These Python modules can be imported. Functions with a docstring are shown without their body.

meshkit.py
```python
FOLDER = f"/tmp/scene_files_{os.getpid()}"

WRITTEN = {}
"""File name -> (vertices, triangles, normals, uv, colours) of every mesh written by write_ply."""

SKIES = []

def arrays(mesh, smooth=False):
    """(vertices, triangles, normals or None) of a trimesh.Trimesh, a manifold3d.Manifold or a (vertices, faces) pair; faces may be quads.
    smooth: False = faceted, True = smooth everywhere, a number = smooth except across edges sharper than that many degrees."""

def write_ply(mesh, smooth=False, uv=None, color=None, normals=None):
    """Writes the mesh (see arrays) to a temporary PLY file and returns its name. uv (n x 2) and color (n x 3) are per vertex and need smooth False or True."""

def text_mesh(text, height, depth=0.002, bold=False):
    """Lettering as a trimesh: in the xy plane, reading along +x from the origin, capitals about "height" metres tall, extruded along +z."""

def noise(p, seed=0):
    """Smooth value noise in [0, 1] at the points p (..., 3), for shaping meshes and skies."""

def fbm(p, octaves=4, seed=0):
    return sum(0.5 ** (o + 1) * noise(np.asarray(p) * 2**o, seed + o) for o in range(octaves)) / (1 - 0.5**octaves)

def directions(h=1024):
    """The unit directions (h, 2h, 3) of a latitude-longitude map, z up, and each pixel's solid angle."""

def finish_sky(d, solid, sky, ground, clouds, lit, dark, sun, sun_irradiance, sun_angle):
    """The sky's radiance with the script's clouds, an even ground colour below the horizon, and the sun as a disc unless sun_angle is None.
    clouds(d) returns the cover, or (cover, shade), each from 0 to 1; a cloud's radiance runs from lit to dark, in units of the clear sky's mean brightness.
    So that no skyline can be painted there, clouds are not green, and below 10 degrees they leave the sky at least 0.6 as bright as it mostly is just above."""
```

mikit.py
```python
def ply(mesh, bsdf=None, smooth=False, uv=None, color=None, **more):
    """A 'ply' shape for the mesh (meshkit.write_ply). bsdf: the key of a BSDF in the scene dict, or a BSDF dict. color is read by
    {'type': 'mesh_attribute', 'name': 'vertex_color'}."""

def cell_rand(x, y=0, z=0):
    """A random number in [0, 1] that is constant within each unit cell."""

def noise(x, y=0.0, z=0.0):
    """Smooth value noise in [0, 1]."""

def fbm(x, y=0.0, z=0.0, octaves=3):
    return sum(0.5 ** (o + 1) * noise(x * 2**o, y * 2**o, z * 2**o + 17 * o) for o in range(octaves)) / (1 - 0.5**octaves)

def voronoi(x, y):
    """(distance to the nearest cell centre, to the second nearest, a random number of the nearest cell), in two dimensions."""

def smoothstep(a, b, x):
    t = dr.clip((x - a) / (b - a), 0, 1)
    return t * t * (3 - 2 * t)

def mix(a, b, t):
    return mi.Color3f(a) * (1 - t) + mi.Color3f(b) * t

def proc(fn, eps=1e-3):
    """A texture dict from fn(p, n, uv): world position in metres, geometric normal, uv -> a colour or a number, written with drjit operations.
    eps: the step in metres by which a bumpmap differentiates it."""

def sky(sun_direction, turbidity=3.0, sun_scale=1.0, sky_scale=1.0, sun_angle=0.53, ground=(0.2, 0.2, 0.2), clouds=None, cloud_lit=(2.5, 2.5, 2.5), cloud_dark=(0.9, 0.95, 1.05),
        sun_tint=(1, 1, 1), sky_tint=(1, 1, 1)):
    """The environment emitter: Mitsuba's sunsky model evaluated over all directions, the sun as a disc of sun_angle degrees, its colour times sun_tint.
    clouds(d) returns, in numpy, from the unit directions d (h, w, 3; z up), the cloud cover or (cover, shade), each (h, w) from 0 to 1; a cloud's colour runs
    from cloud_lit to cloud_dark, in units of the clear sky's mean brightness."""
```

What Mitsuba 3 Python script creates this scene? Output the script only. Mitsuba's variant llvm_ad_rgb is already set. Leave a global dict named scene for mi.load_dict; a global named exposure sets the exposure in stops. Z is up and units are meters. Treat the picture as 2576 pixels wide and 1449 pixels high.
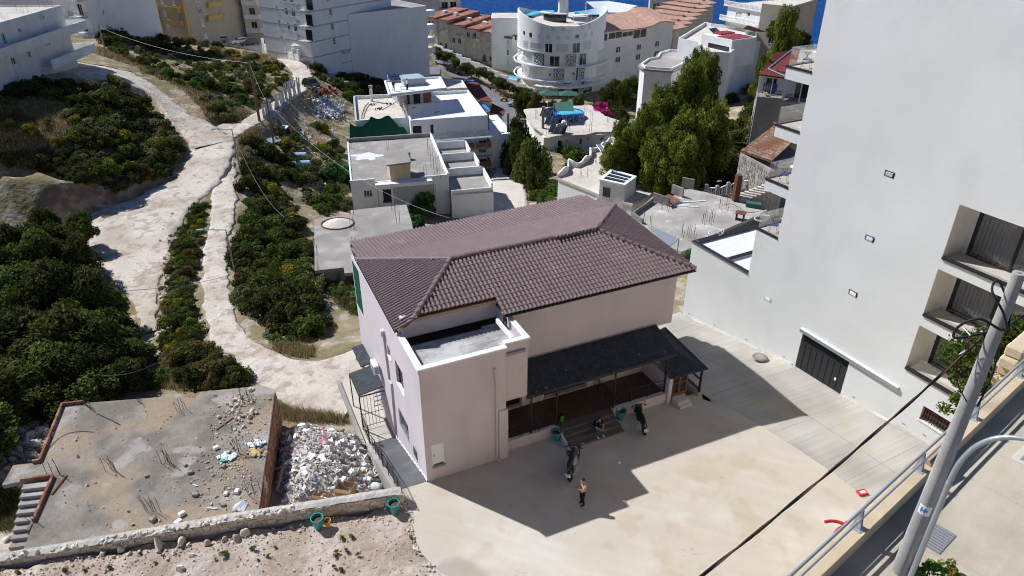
import math,random
import numpy as np,trimesh,mitsuba as mi,mikit,meshkit,drjit as dr
import manifold3d as m3
from shapely.geometry import Polygon,Point,box as sbox
from shapely.ops import unary_union
from scipy.interpolate import RBFInterpolator,RegularGridInterpolator
from mikit import noise,fbm,voronoi,cell_rand,smoothstep,mix,proc,ply
random.seed(7)
RNG=np.random.default_rng(11)
T4=mi.ScalarTransform4f
scene,labels={},{}
# ---------------------------------------------------------------- camera,sky,exposure
PITCH,FOC,CAM_H=math.radians(29.5),1786.0,26.0
CP,SP=math.cos(PITCH),math.sin(PITCH)
scene['camera']={'type': 'perspective','fov_axis': 'x','fov': math.degrees(2*math.atan(1288/FOC)),'near_clip': 0.3,'far_clip': 6000.0,
    'to_world': T4().look_at(origin=[0,0,CAM_H],target=[0,CP*10,CAM_H-SP*10],up=[0,0,1])}
scene['sky']=mikit.sky([-0.85,0.49,1.0],turbidity=2.6,sun_scale=1.0,sky_scale=0.40,ground=(0.22,0.2,0.17),sun_tint=(0.93,1.15,1.62),sky_tint=(1.0,1.12,1.42))
exposure=2.0
def ray(px,py):
 x,y=(px-1288)/FOC,(py-724.5)/FOC
 return np.array([x,CP-y*SP,-SP-y*CP])
def P(px,py,z=0.0):
 r=ray(px,py)
 t=(z-CAM_H)/r[2]
 return np.array([r[0]*t,r[1]*t,z])
def PD(px,py,d):
 r=ray(px,py)
 t=d/r[1]
 return np.array([r[0]*t,d,CAM_H+r[2]*t])
def C(n,x,y):
 i,j=(n-1) % 3,(n-1) // 3
 return (0,837.2,1674.4)[i]+x/2.8483,(0,470.1,940.2)[j]+y/2.8483
# ---------------------------------------------------------------- helpers
class Fr:
 """A plan frame: origin, direction of u in degrees from +x, v to its left."""
 def __init__(s,o,ang):
  s.o,s.a=np.array(o[:2],float),ang
  a=math.radians(ang)
  s.e1=np.array([math.cos(a),math.sin(a)])
  s.e2=np.array([-s.e1[1],s.e1[0]])
 def W(s,u,v,z=0.0):
  q=s.o+u*s.e1+v*s.e2
  return np.array([q[0],q[1],z])
 def L(s,X):
  d=np.asarray(X)[:2]-s.o
  return np.array([d @ s.e1,d @ s.e2])
 def onv(s,px,py,v0):          # meets the upright plane v = v0: (u,z)
  r=ray(px,py)
  t=(s.o @ s.e2+v0)/(r[:2] @ s.e2)
  return s.L(r*t)[0],CAM_H+r[2]*t
 def onu(s,px,py,u0):
  r=ray(px,py)
  t=(s.o @ s.e1+u0)/(r[:2] @ s.e1)
  return s.L(r*t)[1],CAM_H+r[2]*t
W0=Fr((0,0),0)
class MB:
 """Collects triangles (and colours per vertex) of one mesh."""
 def __init__(s):
  s.v,s.f,s.c,s.n=[],[],[],0
 def add(s,v,f,col=None):
  v,f=np.asarray(v,float),np.asarray(f,int)
  if f.shape[1]==4:
   f=np.vstack([f[:,[0,1,2]],f[:,[0,2,3]]])
  s.v.append(v)
  s.f.append(f+s.n)
  s.c.append(np.broadcast_to(np.asarray((0.5,0.5,0.5) if col is None else col,float),(len(v),3)))
  s.n += len(v)
  return s
 def tm(s,m,M=None,col=None):
  v=np.array(m.vertices)
  if M is not None:
   v=v @ np.asarray(M)[:3,:3].T+np.asarray(M)[:3,3]
  return s.add(v,m.faces,col)
 def hexa(s,p,col=None):        # 8 corners: bottom ring (counter-clockwise from above),top ring
  return s.add(p,[[3,2,1,0],[4,5,6,7],[0,1,5,4],[1,2,6,5],[2,3,7,6],[3,0,4,7]],col)
 def box(s,F,u0,u1,v0,v1,z0,z1,col=None):
  r=[(u0,v0),(u1,v0),(u1,v1),(u0,v1)]
  return s.hexa([F.W(u,v,z0) for u,v in r]+[F.W(u,v,z1) for u,v in r],col)
 def rbox(s,F,u0,u1,v0,v1,z0,z1,b=0.02,col=None):   # chamfered
  def ring(d,z):
   return [F.W(u,v,z) for u,v in ((u0+d,v0),(u1-d,v0),(u1,v0+d),(u1,v1-d),(u1-d,v1),(u0+d,v1),(u0,v1-d),(u0,v0+d))]
  def inner(z):
   return [F.W(u,v,z) for u,v in ((u0+2*b,v0+b),(u1-2*b,v0+b),(u1-b,v0+2*b),(u1-b,v1-2*b),(u1-2*b,v1-b),(u0+2*b,v1-b),(u0+b,v1-2*b),(u0+b,v0+2*b))]
  p=inner(z0)+ring(b,z0+b)+ring(b,z1-b)+inner(z1)
  f=[]
  for k in range(3):
   for i in range(8):
    j=(i+1) % 8
    f.append([k*8+i,k*8+j,k*8+8+j,k*8+8+i])
  tri=[[0,7-i,6-i] for i in range(6)]+[[24,25+i,26+i] for i in range(6)]
  s.add(p,f,col)
  s.f.append(np.array(tri)+s.n-32)
  return s
 def prism(s,poly,z0,z1,col=None):    # shapely polygon or list of (x,y); z1 may be a function of (x,y)
  g=poly if hasattr(poly,'exterior') else Polygon([tuple(q[:2]) for q in poly])
  if not g.is_valid:
   g=g.buffer(0)
  for h in getattr(g,'geoms',[g]):
   m=trimesh.creation.extrude_polygon(h,1.0,engine='earcut')
   v=np.array(m.vertices)
   top=v[:,2]>0.5
   v[top,2]=z1(v[top,0],v[top,1]) if callable(z1) else z1
   v[~top,2]=z0(v[~top,0],v[~top,1]) if callable(z0) else z0
   s.add(v,m.faces,col)
  return s
 def tube(s,pts,r,n=8,col=None,cap=True):
  p=np.asarray(pts,float)
  r=np.broadcast_to(np.asarray(r,float),(len(p),))
  t=np.gradient(p,axis=0)
  t /= np.linalg.norm(t,axis=1,keepdims=True)+1e-12
  a=np.cross(t[0],[0,0,1.0] if abs(t[0,2])<0.9 else [1.0,0,0])
  A=[]
  for k in range(len(p)):
   a=a-t[k]*(a @ t[k])
   a /= np.linalg.norm(a)+1e-12
   A.append(a)
  A=np.array(A)
  B=np.cross(t,A)
  w=np.arange(n)*2*np.pi/n
  v=p[:,None]+r[:,None,None]*(np.cos(w)[None,:,None]*A[:,None]+np.sin(w)[None,:,None]*B[:,None])
  i,j=np.meshgrid(np.arange(len(p)-1),np.arange(n),indexing='ij')
  q=np.stack([i*n+j,i*n+(j+1) % n,(i+1)*n+(j+1) % n,(i+1)*n+j],-1).reshape(-1,4)
  k=s.n
  s.add(v.reshape(-1,3),q,col)
  if cap:
   e=(len(p)-1)*n
   s.f.append(np.array([[k,k+i+1,k+i] for i in range(1,n-1)]+[[k+e,k+e+i,k+e+i+1] for i in range(1,n-1)]))
  return s
 def cyl(s,p0,p1,r,n=10,r1=None,col=None):
  return s.tube([p0,p1],[r,r if r1 is None else r1],n,col)
 def lathe(s,prof,o=(0,0,0),n=20,col=None,close=True):
  prof=np.asarray(prof,float)
  w=np.arange(n)*2*np.pi/n
  v=np.stack([prof[:,0,None]*np.cos(w),prof[:,0,None]*np.sin(w),np.repeat(prof[:,1,None],n,1)],-1)+np.asarray(o)
  i,j=np.meshgrid(np.arange(len(prof)-1),np.arange(n),indexing='ij')
  q=np.stack([i*n+j,i*n+(j+1) % n,(i+1)*n+(j+1) % n,(i+1)*n+j],-1).reshape(-1,4)
  return s.add(v.reshape(-1,3),q,col)
 def quad(s,a,b,c,d,col=None):
  return s.add([a,b,c,d],[[0,1,2,3]],col)
 def slab(s,pts,th,col=None):      # polygon of 3-D points (planar,convex),thickened downwards
  p=np.asarray(pts,float)
  n=len(p)
  lo=p-[0,0,th]
  f=[[i,(i+1) % n,n+(i+1) % n,n+i] for i in range(n)]
  k=s.n
  s.add(np.vstack([lo,p]),f,col)
  s.f.append(np.array([[k,k+i+1,k+i] for i in range(1,n-1)]+[[k+n,k+n+i,k+n+i+1] for i in range(1,n-1)]))
  return s
 def wall(s,p0,p1,z0,z1,holes=(),th=0.22,col=None):
  """An upright wall from p0 to p1 (plan), its outer face to the right of that way; holes (s0, s1, za, zb)."""
  p0,p1=np.array(p0[:2],float),np.array(p1[:2],float)
  ln=np.linalg.norm(p1-p0)
  d=(p1-p0)/ln
  nin=np.array([-d[1],d[0]])
  g=sbox(0,z0,ln,z1) if not hasattr(z1,'exterior') else z1
  for a,b,c,e in holes:
   g=g.difference(sbox(a,c,b,e))
  for h in getattr(g,'geoms',[g]):
   m=trimesh.creation.extrude_polygon(h,1.0,engine='earcut')
   v=np.array(m.vertices)
   q=p0+v[:,:1]*d+(v[:,2:3])*nin*th
   s.add(np.column_stack([q,v[:,1]]),np.array(m.faces)[:,::-1],col)
  return s
 def mesh(s):
  return np.vstack(s.v),np.vstack(s.f)
 def colors(s):
  return np.vstack(s.c)
def tag(k,label=None,cat=None,group=None,kind=None):
 d=labels.setdefault(k,{})
 for a,b in (('label',label),('category',cat),('group',group),('kind',kind)):
  if b:
   d[a]=b
 return k
USED={}
def numbered(k):
 n=USED.get(k,0)
 USED[k]=n+1
 return k if n==0 else f'{k}_{n:03d}'
def thing(name,label,cat,group=None):
 return tag(numbered(name),label,cat,group)
def put(mb,name,bsdf,parent=None,smooth=False,vc=False,label=None,kind=None,to=None,cat=None,group=None):
 """One entry of the scene; a child of parent if given."""
 key=numbered(f'{parent}__{name}' if parent else name)
 if isinstance(mb,dict):
  d=dict(mb)
 else:
  m=mb.mesh() if isinstance(mb,MB) else mb
  if vc:
   d=ply(m,bsdf,smooth=smooth if smooth in (True,False) else False,color=np.clip(mb.colors(),0,1))
  else:
   d=ply(m,bsdf,smooth=smooth)
 if to is not None:
  d['to_world']=to
 scene[key]=d
 if label or kind or cat or group:
  tag(key,label,cat,group,kind)
 return key
def rnd(a,b):
 return random.uniform(a,b)
def spline(pts,n=8):
 p=np.asarray(pts,float)
 q=np.vstack([2*p[0]-p[1],p,2*p[-1]-p[-2]])
 out=[]
 for i in range(len(p)-1):
  a,b,c,d=q[i:i+4]
  for t in np.arange(n)/n:
   out.append(0.5*(2*b+(c-a)*t+(2*a-5*b+4*c-d)*t*t+(3*b-a-3*c+d)*t**3))
 return np.array(out+[p[-1]])
# ---------------------------------------------------------------- materials
def pr(col,rough=0.8,spec=0.3,metallic=0.0,two=True,**k):
 c=col if isinstance(col,dict) else {'type': 'rgb','value': list(col)}
 d={'type': 'principled','base_color': c,'roughness': rough,'specular': spec,**k}
 if metallic:
  d['metallic']=metallic
 return {'type': 'twosided','bsdf': d} if two else d
def mat(key,d):
 scene[key]=d
 return key
def bump(d,fn,scale,eps=0.02):
 return {'type': 'twosided','bsdf': {'type': 'bumpmap','scale': scale,'arbitrary': proc(fn,eps),'bsdf': d['bsdf']}}
VC={'type': 'mesh_attribute','name': 'vertex_color'}
mat('vcol',pr(VC,0.9,0.15))
mat('leaf',{'type': 'principledthin','base_color': VC,'roughness': 0.55,'diff_trans': 0.55,'spec_trans': 0.0,'eta': 1.4})
def plaster(col,amp=0.08,sc=0.5,streak=0.06,dirt=(0.25,0.22,0.18),damt=0.12):
 def fn(p,n,uv):
  a=fbm(p.x*sc,p.y*sc,p.z*sc,3)-0.5
  st=noise(p.x*2.3+p.y*1.7,0.0,p.z*0.16)-0.5
  fine=noise(p.x*14,p.y*14,p.z*14)-0.5
  c=mi.Color3f(col)*(1+amp*2.2*a+streak*st+0.05*fine)
  return mix(c,mi.Color3f(dirt),damt*smoothstep(0.55,0.8,fbm(p.x*0.8+7,p.y*0.8,p.z*0.35,3)))
 return pr(proc(fn),0.85,0.2)
mat('plaster_white',plaster((0.61,0.61,0.575),0.07,0.35,0.03,(0.5,0.5,0.48),0.25))
mat('plaster_pink',plaster((0.55,0.485,0.48),0.06,0.4,0.06,(0.42,0.36,0.35),0.25))
mat('paint_white',plaster((0.72,0.72,0.70),0.06,0.4,0.06,(0.45,0.43,0.39),0.16))
mat('paint_offwhite',plaster((0.62,0.61,0.57),0.08,0.3,0.12,(0.35,0.31,0.25),0.3))
mat('paint_cream',plaster((0.56,0.51,0.42),0.08,0.3,0.1,(0.3,0.25,0.18),0.25))
mat('paint_tan',plaster((0.43,0.37,0.29),0.08,0.3,0.1,(0.25,0.2,0.14),0.25))
mat('paint_ochre',pr((0.52,0.36,0.12)))
mat('paint_grey',plaster((0.40,0.41,0.42),0.08,0.4,0.1))
mat('cement',plaster((0.29,0.265,0.235),0.28,0.45,0.05,(0.45,0.41,0.36),0.55))
mat('step_stone',plaster((0.11,0.112,0.115),0.3,1.5,0.0,(0.2,0.2,0.2),0.5))
mat('red_sheet',pr((0.26,0.035,0.045),0.5,0.3))
mat('cement_dark',plaster((0.19,0.175,0.155),0.3,0.6,0.05,(0.38,0.33,0.27),0.6))
mat('cement_pale',plaster((0.53,0.475,0.405),0.14,0.35,0.05,(0.38,0.33,0.27),0.5))
mat('render_tan',plaster((0.52,0.41,0.27),0.16,0.9,0.1,(0.32,0.24,0.16),0.5))
mat('brick',pr((0.235,0.105,0.07),0.9,0.1))
mat('brick_pale',pr((0.30,0.19,0.13),0.9,0.1))
mat('wall_cement',plaster((0.42,0.385,0.34),0.3,1.2,0.0,(0.56,0.52,0.46),0.6))
mat('curtain',pr((0.24,0.245,0.24),0.9,0.1))
mat('rust',pr((0.13,0.055,0.03),0.8,0.2))
mat('rebar',pr((0.055,0.035,0.027),0.7,0.3))
mat('black_metal',pr((0.018,0.02,0.024),0.45,0.4))
mat('dark_frame',pr((0.02,0.017,0.016),0.4,0.4))
mat('galvanised',pr((0.42,0.44,0.46),0.38,0.5,0.55))
mat('grey_metal',pr((0.30,0.32,0.34),0.45,0.5,0.3))
mat('white_metal',pr((0.72,0.72,0.71),0.4,0.5))
mat('wood',pr((0.20,0.115,0.06),0.7,0.3))
mat('pale_wood',pr((0.36,0.27,0.17),0.8,0.2))
mat('door_wood',pr((0.16,0.07,0.03),0.5,0.4))
mat('dark_glass',pr((0.02,0.026,0.03),0.06,0.6))
mat('blind',pr((0.55,0.54,0.5),0.6,0.3))
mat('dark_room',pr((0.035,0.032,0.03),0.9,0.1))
mat('pane',{'type': 'thindielectric','int_ior': 1.5})
mat('teal_plastic',pr((0.03,0.26,0.25),0.4,0.4))
mat('yellow_plastic',pr((0.5,0.3,0.03),0.45,0.4))
mat('red_plastic',pr((0.5,0.03,0.03),0.45,0.4))
mat('rubber',pr((0.015,0.015,0.015),0.6,0.3))
mat('black_paint',pr((0.012,0.012,0.013),0.2,0.5,clearcoat=0.8,clearcoat_gloss=0.9))
mat('white_paint',pr((0.75,0.75,0.74),0.25,0.5,clearcoat=0.8,clearcoat_gloss=0.9))
mat('silver_paint',pr((0.45,0.46,0.47),0.3,0.5,0.4,clearcoat=0.6,clearcoat_gloss=0.9))
mat('blue_paint',pr((0.03,0.06,0.2),0.25,0.5,clearcoat=0.8,clearcoat_gloss=0.9))
mat('red_tile',plaster((0.27,0.12,0.09),0.3,1.2,0.1,(0.5,0.26,0.17),0.6))
mat('salmon_tile',plaster((0.46,0.27,0.2),0.25,1.2,0.1,(0.62,0.4,0.3),0.6))
mat('maroon_sheet',plaster((0.16,0.035,0.032),0.12,1.0,0.1,(0.1,0.03,0.03),0.3))
mat('blue_tarp',pr((0.04,0.2,0.5),0.5,0.3))
mat('green_net',pr((0.012,0.075,0.045),0.85,0.1))
mat('water_pool',pr((0.08,0.42,0.55),0.08,0.5))
mat('skin',pr((0.42,0.25,0.17),0.55,0.3))
mat('cloth_black',pr((0.014,0.014,0.016),0.9,0.1))
mat('cloth_khaki',pr((0.36,0.29,0.22),0.9,0.1))
mat('cloth_blue',pr((0.06,0.09,0.15),0.9,0.1))
mat('cloth_white',pr((0.7,0.7,0.68),0.9,0.1))
mat('hair',pr((0.02,0.014,0.01),0.5,0.3))
mat('canvas_white',pr((0.64,0.64,0.62),0.8,0.2))
mat('canvas_green',pr((0.04,0.12,0.095),0.8,0.2))
mat('cardboard',pr((0.42,0.29,0.17),0.85,0.15))
mat('blue_print',pr((0.05,0.22,0.45),0.7,0.2))
mat('black_print',pr((0.03,0.03,0.03),0.7,0.2))
def f_yard(p,n,uv):
 a=fbm(p.x*0.22,p.y*0.22,0,4)
 b=fbm(p.x*0.9+30,p.y*0.9,0,4)
 sx=fbm((p.x*0.94-p.y*0.34)*0.5,(p.x*0.34+p.y*0.94)*3.0,0,3)
 c=mix((0.47,0.415,0.335),(0.54,0.49,0.41),smoothstep(0.3,0.7,a))
 c=mix(c,mi.Color3f(0.40,0.30,0.195),0.4*smoothstep(0.52,0.78,b))
 c=mix(c,mi.Color3f(0.54,0.51,0.45),0.5*smoothstep(0.6,0.8,fbm(p.x*0.5+9,p.y*0.5+4,0,4)))
 c=c*(0.95+0.1*sx)*(0.97+0.06*noise(p.x*25,p.y*25))
 d=dr.sqrt(dr.square(p.x+2.4)+dr.square((p.y-20.2)*1.2))
 wet=0.6*smoothstep(1.7,0.9,d+1.6*(fbm(p.x*0.8,p.y*0.8+50,0,3)-0.5))
 c=mix(c,mi.Color3f(0.30,0.245,0.185),wet)
 sp=smoothstep(0.86,0.9,noise(p.x*1.7,p.y*1.7,5.0))*smoothstep(0.75,0.85,noise(p.x*9,p.y*9,3.0))
 return mix(c,mi.Color3f(0.2,0.17,0.14),0.3*sp)
def f_drive(p,n,uv):
 s=-0.469*(p.x-22.3)+0.883*(p.y-29.2)
 t=0.883*(p.x-22.3)+0.469*(p.y-29.2)
 g=noise(s*7.0,t*0.35)-0.5
 a=fbm(p.x*0.4,p.y*0.4,2.0,3)
 c=mix((0.33,0.305,0.26),(0.43,0.40,0.345),smoothstep(0.25,0.75,a))*(0.96+0.16*g)
 js=dr.abs(s/4.4-dr.floor(s/4.4)-0.5)
 jt=dr.abs(t+3.6+0.02*s)
 c=c*(1-0.3*dr.maximum(smoothstep(0.494,0.498,js),smoothstep(0.035,0.015,jt)))
 c=mix(c,mi.Color3f(0.42,0.33,0.2),0.4*smoothstep(0.62,0.8,fbm(p.x*0.7+3,p.y*0.7+9,0,3)))
 return c*(0.96+0.08*noise(p.x*22,p.y*22))
def f_pave(p,n,uv):
 a=fbm(p.x*0.5,p.y*0.5,1.0,4)
 w=0.78*p.x+0.62*p.y
 v=-0.62*p.x+0.78*p.y
 c=mix((0.37,0.315,0.235),(0.49,0.425,0.32),smoothstep(0.3,0.7,a))
 c=mix(c,mi.Color3f(0.45,0.36,0.24),0.4*smoothstep(0.55,0.75,fbm(p.x*0.8+5,p.y*0.8,7.0,4)))
 j=dr.abs(w/3.0-dr.floor(w/3.0)-0.5)
 c=c*(0.98+0.06*(noise(w*1.2,v*9)-0.5))*(0.96+0.08*noise(p.x*25,p.y*25))
 return mix(c,mi.Color3f(0.22,0.2,0.17),0.5*smoothstep(0.496,0.499,j))
def f_road(p,n,uv):
 a=fbm(p.x*0.35,p.y*0.35,0,4)
 b=fbm(p.x*1.6+3,p.y*1.6,0,4)
 c=mix((0.41,0.345,0.27),(0.55,0.49,0.41),smoothstep(0.2,0.65,a))
 c=mix(c,mi.Color3f(0.29,0.21,0.15),0.6*smoothstep(0.5,0.72,b))
 f1,f2,r=voronoi(p.x*0.45+2*noise(p.x*0.6,p.y*0.6),p.y*0.45+2*noise(p.x*0.6,p.y*0.6,4))
 c=mix(c,mi.Color3f(0.23,0.18,0.14),0.45*smoothstep(0.035,0.0,f2-f1)*smoothstep(0.4,0.6,a))
 return c*(0.9+0.2*noise(p.x*9,p.y*9))*(0.93+0.14*noise(p.x*28,p.y*28))
def f_ground(p,n,uv):
 a=fbm(p.x*0.12,p.y*0.12,0,4)
 b=fbm(p.x*0.9,p.y*0.9,3,4)
 c=mix((0.28,0.215,0.13),(0.19,0.15,0.08),smoothstep(0.35,0.65,a))
 c=mix(c,mi.Color3f(0.42,0.37,0.30),0.7*smoothstep(0.5,0.7,b))
 c=mix(c,mi.Color3f(0.12,0.12,0.05),0.45*smoothstep(0.52,0.66,fbm(p.x*0.4+20,p.y*0.4,1,4)))
 rock=smoothstep(0.72,0.5,n.z)
 rc=mix((0.36,0.27,0.20),(0.19,0.125,0.085),smoothstep(0.35,0.65,fbm(p.x*0.9,p.y*0.9,p.z*0.9,4)))
 c=mix(c,rc,rock)
 near=smoothstep(34,27,p.y)*smoothstep(8,4,p.x)
 d=mix((0.44,0.37,0.31),(0.35,0.275,0.215),smoothstep(0.35,0.65,fbm(p.x*0.7,p.y*0.7,9,4)))
 d=mix(d,mi.Color3f(0.26,0.195,0.14),0.6*smoothstep(0.55,0.75,fbm(p.x*0.5+40,p.y*0.5,9,4)))
 c=mix(c,d,near)
 return c*(0.84+0.32*noise(p.x*11,p.y*11,p.z*11))
def b_rough(p,n,uv):
 return fbm(p.x*3,p.y*3,p.z*3,4)
mat('yard_concrete',pr(proc(f_yard),0.75,0.25))
mat('drive_concrete',pr(proc(f_drive),0.8,0.2))
mat('pave_concrete',pr(proc(f_pave),0.8,0.2))
mat('road_dirt',bump(pr(proc(f_road),0.9,0.1),b_rough,0.06))
mat('ground_dirt',bump(pr(proc(f_ground),0.95,0.1),b_rough,0.12))
mat('asphalt',plaster((0.16,0.16,0.165),0.15,0.4,0.0,(0.26,0.25,0.24),0.5))
def b_sea(p,n,uv):
 return fbm(p.x*0.16,p.y*0.32,0,4)+0.35*noise(p.x*0.9,p.y*1.6)
def f_sea(p,n,uv):
 return mix((0.004,0.035,0.15),(0.006,0.06,0.22),fbm(p.x*0.02,p.y*0.05,0,3))
mat('sea_water',{'type': 'twosided','bsdf': {'type': 'bumpmap','scale': 1.6,'arbitrary': proc(b_sea,0.2),'bsdf': {'type': 'principled','base_color': proc(f_sea),'roughness': 0.12,'specular': 0.5}}})
def f_shingle(p,n,uv):
 H=0.910*p.x+0.415*p.y
 V=-0.415*p.x+0.910*p.y
 r=dr.floor(V/0.16)
 x=H/0.2+0.5*(r-2*dr.floor(r/2))
 e=dr.minimum(dr.abs(x-dr.floor(x)-0.5)*2,1.0)
 q=V/0.16-r
 j=dr.maximum(smoothstep(0.9,0.97,e),smoothstep(0.12,0.02,q))
 c=mi.Color3f(0.028,0.033,0.04)*(0.7+0.7*cell_rand(dr.floor(x),r))*(0.85+0.3*noise(p.x*20,p.y*20))
 sp=smoothstep(0.9,0.93,noise(p.x*3.1,p.y*3.1,2.0))*smoothstep(0.7,0.8,noise(p.x*11,p.y*11,1.0))
 return mix(c*(1-0.6*j),mi.Color3f(0.3,0.3,0.3),sp*0.7)
mat('shingle',pr(proc(f_shingle),0.7,0.3))
def f_deck(p,n,uv):
 H=0.910*p.x+0.415*p.y
 V=-0.415*p.x+0.910*p.y
 r=dr.floor(V/0.18)
 x=H/1.2+cell_rand(r)*3
 c=mi.Color3f(0.30,0.285,0.265)*(0.82+0.3*cell_rand(dr.floor(x),r))*(0.86+0.28*noise(H*1.5,V*16))
 q=dr.abs(V/0.18-r-0.5)
 c=c*(1-0.35*smoothstep(0.46,0.49,q))
 return mix(c,mi.Color3f(0.62,0.61,0.6),0.6*smoothstep(0.45,0.75,fbm(p.x*0.8+2,p.y*0.8,0,4)))
mat('deck_planks',pr(proc(f_deck),0.6,0.3))
def f_roof_tile(p,n,uv):
 c=mix((0.145,0.098,0.095),(0.195,0.137,0.132),fbm(p.x*2.5,p.y*2.5,p.z*2.5,3))
 return mix(c,mi.Color3f(0.28,0.22,0.20),0.35*smoothstep(0.62,0.8,fbm(p.x*1.1+4,p.y*1.1,p.z,4)))
mat('roof_tile',pr(proc(f_roof_tile),0.6,0.28))
# ---------------------------------------------------------------- frames of the two large houses
HA=P(1075,1212)
HF = Fr(HA,24.5)                                   # tiled house: u along its front,v to its back
BF = Fr(P(2330,1110),118.0)                       # white apartment block: u along its blank wall away from the camera,v = outwards (-) / inwards (+)
BF.e2 = -BF.e2                                      # v runs into the building
def BW(px,py):
 return BF.onv(px,py,0.0)
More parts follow.
